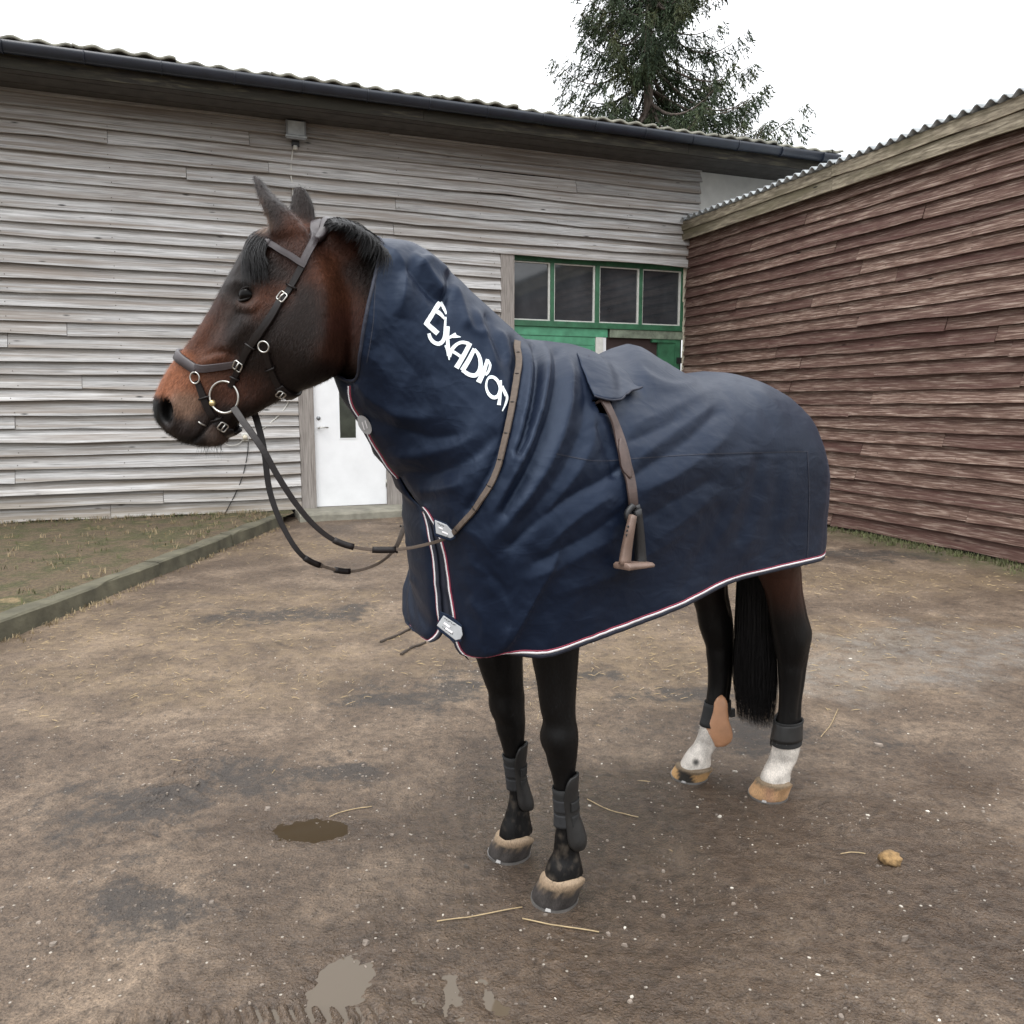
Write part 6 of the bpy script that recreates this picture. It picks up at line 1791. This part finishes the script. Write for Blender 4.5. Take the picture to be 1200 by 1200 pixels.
def front_boot(A, ys, zt, zb, label, tabs, outer):
    b_ = setp(empty('leg_boot', 'horse'), label, 'leg boot', 'boots on the horse\'s legs')
    H = zt - zb
    band(A, zb + H * .40, zt - H * .16, .002, 'lining', M['boot_black'], b_)
    band(A, zb + H * .33, zb + H * .50, .0045, 'front_strap', M['boot_strap'], b_); band(A, zb + H * .53, zb + H * .70, .0045, 'front_strap', M['boot_strap'], b_)
    shell(A, [(zt + .008, .25, .004), (zt - .004, .85, .004), (zt - H * .25, 1.25, .004), (zt - H * .5, 1.2, .006), (zb + H * .30, 1.15, .015), (zb + H * .13, 1.05, .019), (zb + .006, .7, .014), (zb, .25, .009)], 'guard', M['boot_shell'], b_, outer, .005)
    for hz_ in (.42, .615):
        band(A, zb + H * (hz_ - .065), zb + H * (hz_ + .065), .0135, 'rear_strap', M['boot_black'], b_, 24, outer - .75, outer + 1.2, .003)
    for hz_ in tabs:
        zq = zb + H * hz_; x, y, a, c_ = axis_at(A, zq); an = outer + 1.12
        o = MB().box((-.004, -.010, -.019), (.012, .010, .019)).build('strap_tab', M['boot_black'], b_)
        o.location = (x + (a + .012) * math.cos(an), y + (c_ + .012) * math.sin(an), zq); o.rotation_euler = (0, .12, an); bevel_mesh(o, .003)
    return b_
z = lambda py, y: zpx(650, py, y)
bA = front_boot(A_lf, .14, loc(668, 905, .14)[2], loc(680, 985, .14)[2], 'dusty black boot with two straps on the nearest front leg', [.62, .42], np.pi * .69)
bB = front_boot(A_rf, -.145, loc(612, 868, -.145)[2], loc(625, 940, -.145)[2], 'dusty black boot on the front leg set farther back', [.66], np.pi * .71)
rbt = setp(empty('leg_boot', 'horse'), 'tan fetlock boot with rounded shell on the farther hind leg', 'leg boot', 'boots on the horse\'s legs')
yv = -.15
zt, zb = loc(847, 811, yv)[2], loc(842, 869, yv)[2]
band(A_rh, loc(840, 846, yv)[2], loc(840, 822, yv)[2], .002, 'lining', M['boot_black'], rbt)
# pear-shaped shell standing off the inner side of the leg
rg = []
for t_ in np.linspace(0, 1, 22):
    py = 810 + 60 * t_; cx__ = np.interp(t_, [0, .35, .75, 1], [847.5, 846, 842.5, 842]); 
    hw = np.interp(t_, [0, .06, .15, .3, .45, .62, .75, .88, .96, 1], [1, 5.6, 7.8, 8.4, 10.6, 15.5, 17.5, 15.5, 9.5, 1])
    p = loc(cx__, py, yv + .012); a = np.linspace(0, 2 * np.pi, 20, endpoint=False)
    W_ = h2w(p[None])[0] - EYE; dep = W_[1] * _c - W_[2] * _s; r_ = hw / 950 * dep
    vdir = (EYE_H - p); vdir[2] = 0; vdir /= np.linalg.norm(vdir); sdv = np.cross([0, 0, 1.0], vdir)
    base = p - sdv * .006 + vdir * (.048 + .012 * math.sin(math.pi * t_ ** .8))
    rg.append([base + sdv * r_ * math.cos(q) + vdir * min(r_ * .55, .018) * math.sin(q) for q in a])
V_, F_ = loft(rg); mk('guard', V_, F_, M['boot_tan'], rbt, True)
o = MB().box((-.012, -.010, -.018), (.012, .010, .018)).build('strap_tab', M['boot_black'], rbt); o.location = loc(857.5, 835, yv - .01); o.rotation_euler = (.1, 0, -.3); bevel_mesh(o, .003)
lbt = setp(empty('leg_boot', 'horse'), 'black strap boot above the white sock of the nearer hind leg', 'leg boot', 'boots on the horse\'s legs')
z1_, z0_ = loc(925, 844, .14)[2], loc(925, 864, .14)[2]
band(A_lh, z0_, z1_, .004, 'strap', M['boot_shell'], lbt); band(A_lh, z1_ - .003, z1_ + .004, .006, 'strap_edge', M['boot_black'], lbt); band(A_lh, z0_ - .02, z0_, .001, 'lining', M['boot_black'], lbt, a0=-.6, a1=3.3)
o = MB().box((-.013, -.007, -.016), (.013, .007, .016)).build('strap_tab', M['boot_strap'], lbt); o.location = loc(934, 853, .17); o.rotation_euler = (0, 0, .5); bevel_mesh(o, .003)
shell(A_lh, [(z1_ + .02, .4, .006), (z1_, .9, .008), (z0_ - .005, .95, .012), (z0_ - .04, .7, .012), (z0_ - .055, .2, .008)], 'guard', M['boot_shell'], lbt, -np.pi * .62, .006)

# ================================================================== SPRUCE BEHIND THE BARN
tr = setp(empty('spruce_tree', None, (4.35, 27.0, 0.0)), 'tall dark spruce with drooping branches behind the barn roof', 'tree')
TH = 19.5
zz = np.linspace(0, TH, 24)
P_ = np.stack([.12 * np.sin(zz * .35), .1 * np.cos(zz * .3), zz], -1)
V_, F_ = tube(P_, np.interp(zz, [0, TH], [.30, .03]), 10)
m, nt, b = new_mat('spruce_bark'); v = coords(nt, (6, 6, 1.5))
nt.links.new(ramp(nt, noise(nt, v, 3, 5), [(.3, (.055, .042, .034)), (.7, (.15, .12, .10))]), b.inputs['Base Color']); b.inputs['Roughness'].default_value = .95
M['bark'] = m
mk('trunk', V_, F_, M['bark'], tr, True)
trng = np.random.default_rng(11)
limbV, limbF = [], []
tw_p, tw_d = [], []
lm = MB()
z = 6.0
while z < TH - .3:
    L0 = min(4.9, .46 * (TH - z) + .5)
    nb_ = trng.integers(5, 9)
    for k in range(nb_):
        az = trng.uniform(0, 2 * np.pi)
        dirx = math.cos(az)
        if dirx > .35 and z < 15.5 and trng.random() < .36: continue
        L_ = L0 * trng.uniform(.62, 1.08) * (.86 if dirx < -.2 else 1.0)
        t_ = np.linspace(0, 1, 12); d = np.array([math.cos(az), math.sin(az), 0]); sd_ = np.array([-d[1], d[0], 0])
        droop = trng.uniform(.14, .34); up = trng.uniform(.02, .22)
        pts_ = np.array([0, 0, z]) + d * (t_ * L_)[:, None] + np.array([0, 0, 1.]) * (L_ * (-droop * np.sin(t_ * np.pi * .8) * 1.3 + up * t_ ** 2.2))[:, None] + sd_ * (.06 * L_ * np.sin(t_ * 3 + az) * t_)[:, None]
        lm.tube(pts_, np.interp(t_, [0, 1], [.016 + .010 * L_, .005]), 5)
        ntw = int(L_ * 20)
        for j in range(ntw):
            s_ = trng.uniform(.03, 1.0) ** .9
            p = np.array([np.interp(s_, t_, pts_[:, c]) for c in range(3)])
            side = 1 if j % 2 else -1
            ln = (.32 + .75 * (1 - s_) ** .7 * min(1, L_ / 2.5)) * trng.uniform(.5, 1.15)
            dv = d * trng.uniform(.35, .9) + sd_ * side * trng.uniform(.2, .95) * (1 - .5 * s_) + np.array([0, 0, -1]) * trng.uniform(.4, 1.5)
            dv /= np.linalg.norm(dv)
            tw_p.append(p); tw_d.append(dv * ln)
    z += trng.uniform(.22, .42)
lm.build('limbs', M['bark'], tr, True)
tw_p, tw_d = np.array(tw_p), np.array(tw_d)
# needle sprays: narrow blades along each twig, one mesh
NBL = 15
nT = len(tw_p)
s_ = (np.arange(NBL) + trng.random((nT, NBL))) / NBL
base = tw_p[:, None] + tw_d[:, None] * s_[..., None] + np.array([0, 0, -.10]) * (s_ ** 2)[..., None]
Lw = np.linalg.norm(tw_d, axis=1)[:, None, None]
dn = tw_d[:, None] / Lw
rv = trng.normal(size=(nT, NBL, 3))
bd_ = dn * .75 + rv * .45 + np.array([0, 0, -.25]); bd_ /= np.linalg.norm(bd_, axis=-1)[..., None]
bl = trng.uniform(.09, .20, (nT, NBL, 1))
sv = np.cross(bd_, trng.normal(size=(nT, NBL, 3))); sv /= np.linalg.norm(sv, axis=-1)[..., None]
wv = trng.uniform(.011, .024, (nT, NBL, 1))
a = base; c_ = base + bd_ * bl * .45 + sv * wv; d_ = base + bd_ * bl; e_ = base + bd_ * bl * .45 - sv * wv
Vn = np.stack([a, c_, d_, e_], 2).reshape(-1, 3)
Qn = np.arange(len(Vn)).reshape(-1, 4)
nm = fastmesh('needles', Vn, Qn)
m, nt, b = new_mat('spruce_needles'); v = coords(nt)
c1 = ramp(nt, noise(nt, v, .9, 4, .6), [(.32, (.015, .028, .014)), (.5, (.028, .045, .020)), (.68, (.060, .066, .027))])
c1 = mix(nt, 1.0, c1, ramp(nt, noise(nt, v, 14., 2), [(.3, (.6, .6, .6)), (.7, (1.4, 1.4, 1.35))]), 'MULTIPLY')
nt.links.new(c1, b.inputs['Base Color']); b.inputs['Roughness'].default_value = .7; b.inputs['Specular IOR Level'].default_value = .25
nm.materials.append(m)
setp(mko('needles', nm, tr), kind='stuff')

# ================================================================== LITTER ON THE YARD
def gz_at(x, y):
    i = int(np.clip(np.searchsorted(gx, x), 1, len(gx) - 1)); j = int(np.clip(np.searchsorted(gy, y), 1, len(gy) - 1))
    return float(max(GZ[j, i], GZ[j - 1, i - 1], GZ[j, i - 1], GZ[j - 1, i]))
M['straw'] = simple('dry_straw', (0.36, 0.27, 0.15), 0.7, var=0.3, scale=60)
for P_, r_, lab in [([(512, 1081), (560, 1074), (612, 1064)], .0018, 'long pale straw lying in front of the two front hooves, left one'), ([(612, 1078), (655, 1087), (702, 1093)], .0020, 'pale straw just in front of the nearest front hoof'),
               ([(386, 957), (412, 950), (436, 946)], .0017, 'short straw lying beside the small brown puddle'), ([(688, 938), (715, 951), (748, 958)], .0017, 'straw on the wet mud between front and hind legs'),
               ([(985, 1003), (998, 1001), (1014, 1003)], .0017, 'short straw on the mud near the brown lump'), ([(962, 865), (974, 850), (982, 832)], .0017, 'thin straw right of the near hind hoof')]:
    W_ = []
    for q in cr(np.array(P_, float), 9):
        g = onground(*q); W_.append([g[0], g[1], gz_at(g[0], g[1]) + .004])
    V_, F_ = tube(W_, r_, 6)
    setp(mk('straw_stalk', V_, F_, M['straw'], smooth=True), lab, 'straw')
M['stick'] = simple('dark_stick', (0.045, 0.034, 0.026), 0.9, var=0.3)
for P_, lab in [([(446, 752), (470, 742), (497, 728)], 'dark stick on the ground beside the rug front edge, upper one'), ([(470, 768), (482, 760), (499, 753)], 'short dark stick on the ground below the longer stick')]:
    W_ = []
    for q in cr(np.array(P_, float), 8):
        g = onground(*q); W_.append([g[0], g[1], gz_at(g[0], g[1]) + .006])
    V_, F_ = tube(W_, np.linspace(.009, .006, 8), 6)
    setp(mk('stick', V_, F_, M['stick']), lab, 'stick')
g = onground(1042, 1012)
lrng = np.random.default_rng(5)
bm_ = bmesh.new(); bmesh.ops.create_icosphere(bm_, subdivisions=3, radius=1)
for v_ in bm_.verts:
    c_ = v_.co; k_ = 1 + .35 * float(fbm(c_.x * 2.2, c_.y * 2.2, c_.z * 2.2, 4))
    v_.co = Vector((c_.x * .034 * k_, c_.y * .028 * k_, max(c_.z, -.55) * .024 * k_))
me_ = bpy.data.meshes.new('dung_lump'); bm_.to_mesh(me_); bm_.free()
me_.polygons.foreach_set('use_smooth', [True] * len(me_.polygons))
M['dung'] = simple('dry_dung', (0.24, 0.15, 0.065), 0.95, var=0.4, scale=60, bmp=0.6, bd=.006); me_.materials.append(M['dung'])
o = setp(mko('dung_lump', me_), 'small yellow brown lump of dung on the mud at the right', 'dung'); o.location = (g[0], g[1], gz_at(g[0], g[1]) + .012)
# grit and pale chips pressed into the mud
def scatter(name, n, size, xr, yr, mat, dens, label, flat=.35, seed=1):
    rg_ = np.random.default_rng(seed); V_, F_ = [], []; c_ = 0; tries = 0
    while c_ < n and tries < n * 20:
        tries += 1
        y = yr[0] + (yr[1] - yr[0]) * rg_.random() ** 1.5; x = rg_.uniform(*xr)
        if dens is not None and rg_.random() > dens(x, y): continue
        s_ = size * rg_.lognormal(0, .5); z_ = gz_at(x, y); k = 6; a0 = rg_.uniform(0, 6.28); st_ = rg_.uniform(.3, .95)
        b0_ = len(V_)
        for h_, sc in ((-.3 * s_, 1.0), (s_ * flat, .72)):
            for j in range(k):
                a = 2 * math.pi * j / k; rr_ = s_ * sc * rg_.uniform(.7, 1.2)
                dx, dy = rr_ * math.cos(a), rr_ * st_ * math.sin(a)
                V_.append((x + dx * math.cos(a0) - dy * math.sin(a0), y + dx * math.sin(a0) + dy * math.cos(a0), z_ + h_ * rg_.uniform(.7, 1.2)))
        F_ += [(b0_ + j, b0_ + (j + 1) % k, b0_ + k + (j + 1) % k, b0_ + k + j) for j in range(k)] + [tuple(b0_ + k + j for j in range(k))]
        c_ += 1
    return setp(mk(name, V_, F_, mat), label, kind='stuff')
M['grit'] = simple('mud_coloured_grit', (0.17, 0.14, 0.115), 0.8, var=0.7, scale=12)
M['chip'] = simple('pale_chips', (0.50, 0.46, 0.40), 0.8, var=0.35, scale=9)
cl = lambda x, y: np.clip(.30 + 1.3 * fbm(x * 1.3, y * 1.3, 8., 3), .03, 1)
scatter('gravel', 6000, .0036, (-2.2, 3.4), (1.45, 7.5), M['grit'], lambda x, y: np.clip(.5 + fbm(x * 2, y * 2, 3., 3), .1, 1), 'fine muddy grit scattered over the yard', .5, 2)
scatter('gravel', 300, .0042, (-1.6, 3.2), (1.5, 6.5), M['chip'], lambda x, y: cl(x, y) * (1.0 if x > .1 else .35), 'pale wood chips and grit scattered over the mud', .22, 3)
# loose straw litter farther back
rg_ = np.random.default_rng(9); V_, F_ = [], []
sprob = lambda x, y: straw_c[int(np.clip(np.searchsorted(gy, y), 0, len(gy) - 1)), int(np.clip(np.searchsorted(gx, x), 0, len(gx) - 1))]
k = 0
while k < 1500:
    x, y = rg_.uniform(-4.5, 6.5), rg_.uniform(2.5, 10.5)
    if rg_.random() > .02 + sprob(x, y): continue
    w_ = np.array([x, y, 0]) - BO
    if (w_ @ bu) > -.1: continue
    k += 1
    ln = rg_.uniform(.015, .06); a = rg_.uniform(0, 6.28); z_ = gz_at(x, y) + .004; d = np.array([math.cos(a), math.sin(a)]) * ln; s_ = np.array([-d[1], d[0]]) / ln * .0011
    b0_ = len(V_); zt_ = z_ + rg_.uniform(0, .012)
    V_ += [(x - s_[0], y - s_[1], z_), (x + s_[0], y + s_[1], z_), (x + d[0] + s_[0], y + d[1] + s_[1], zt_), (x + d[0] - s_[0], y + d[1] - s_[1], zt_), (x + d[0] * .5, y + d[1] * .5, (z_ + zt_) / 2 + .004)]
    F_ += [(b0_, b0_ + 1, b0_ + 4), (b0_ + 1, b0_ + 2, b0_ + 4), (b0_ + 2, b0_ + 3, b0_ + 4), (b0_ + 3, b0_, b0_ + 4)]
setp(mk('litter', V_, F_, M['straw']), 'chopped straw littering the back of the yard', kind='stuff')
# thin grass tufts on the bank and along the wall foot
def tufts(n, where, hgt, mat, name, label, seed):
    rg_ = np.random.default_rng(seed); V_, F_ = [], []
    for i in range(n):
        x, y, z_ = where(rg_)
        for b_i in range(rg_.integers(4, 9)):
            a = rg_.uniform(0, 6.28); h_ = hgt * rg_.uniform(.4, 1.2); d = np.array([math.cos(a), math.sin(a)]); b0_ = len(V_); s_ = np.array([-d[1], d[0]]) * .003
            ox, oy = x + rg_.normal() * .015, y + rg_.normal() * .015; l_ = h_ * rg_.uniform(.2, .9)
            V_ += [(ox - s_[0], oy - s_[1], z_), (ox + s_[0], oy + s_[1], z_), (ox + d[0] * l_ * .5 + s_[0] * .7, oy + d[1] * l_ * .5 + s_[1] * .7, z_ + h_ * .7), (ox + d[0] * l_ * .5 - s_[0] * .7, oy + d[1] * l_ * .5 - s_[1] * .7, z_ + h_ * .7), (ox + d[0] * l_, oy + d[1] * l_, z_ + h_)]
            F_ += [(b0_, b0_ + 1, b0_ + 2, b0_ + 3), (b0_ + 3, b0_ + 2, b0_ + 4)]
    return setp(mk(name, V_, F_, mat), label, kind='stuff')
M['grass'] = simple('dry_green_grass', (0.085, 0.092, 0.035), 0.8, var=0.6, scale=4, bmp=0)
M['grass_dry'] = simple('dead_pale_grass', (0.26, 0.20, 0.115), 0.8, var=0.5, scale=5, bmp=0)
def bank_pt(r_):
    u = r_.uniform(-11.5, -6.4); vf = kst[1] + (u - kst[0]) * kd[1] / kd[0] + .2
    v_ = r_.uniform(min(vf, -.3), -.05) if r_.random() < .6 else -abs(r_.normal()) * .12 - .05
    p = barn2w(np.array([[u, v_, 0]]))[0]; return p[0], p[1], .095
tufts(330, bank_pt, .04, M['grass'], 'grass', 'short green grass growing on the bank', 3)
tufts(420, bank_pt, .045, M['grass_dry'], 'grass', 'dead pale grass lying on the bank', 4)
def kerb_foot(r_):
    t_ = r_.random() * Ltot; p3 = kst * kz + kd * t_ - kn * abs(r_.normal()) * .06 - kn * .02; p = barn2w(p3[None])[0]; return p[0], p[1], 0.0
tufts(170, kerb_foot, .032, M['grass_dry'], 'grass', 'dead pale grass at the foot of the kerb', 5)
def shed_foot(r_):
    p = barn2w(np.array([[-.06 - abs(r_.normal()) * .16, r_.uniform(-6.5, -.3), 0]]))[0]; return p[0], p[1], 0.0
tufts(700, shed_foot, .045, M['grass'], 'grass', 'mossy green grass at the foot of the shed wall', 6)
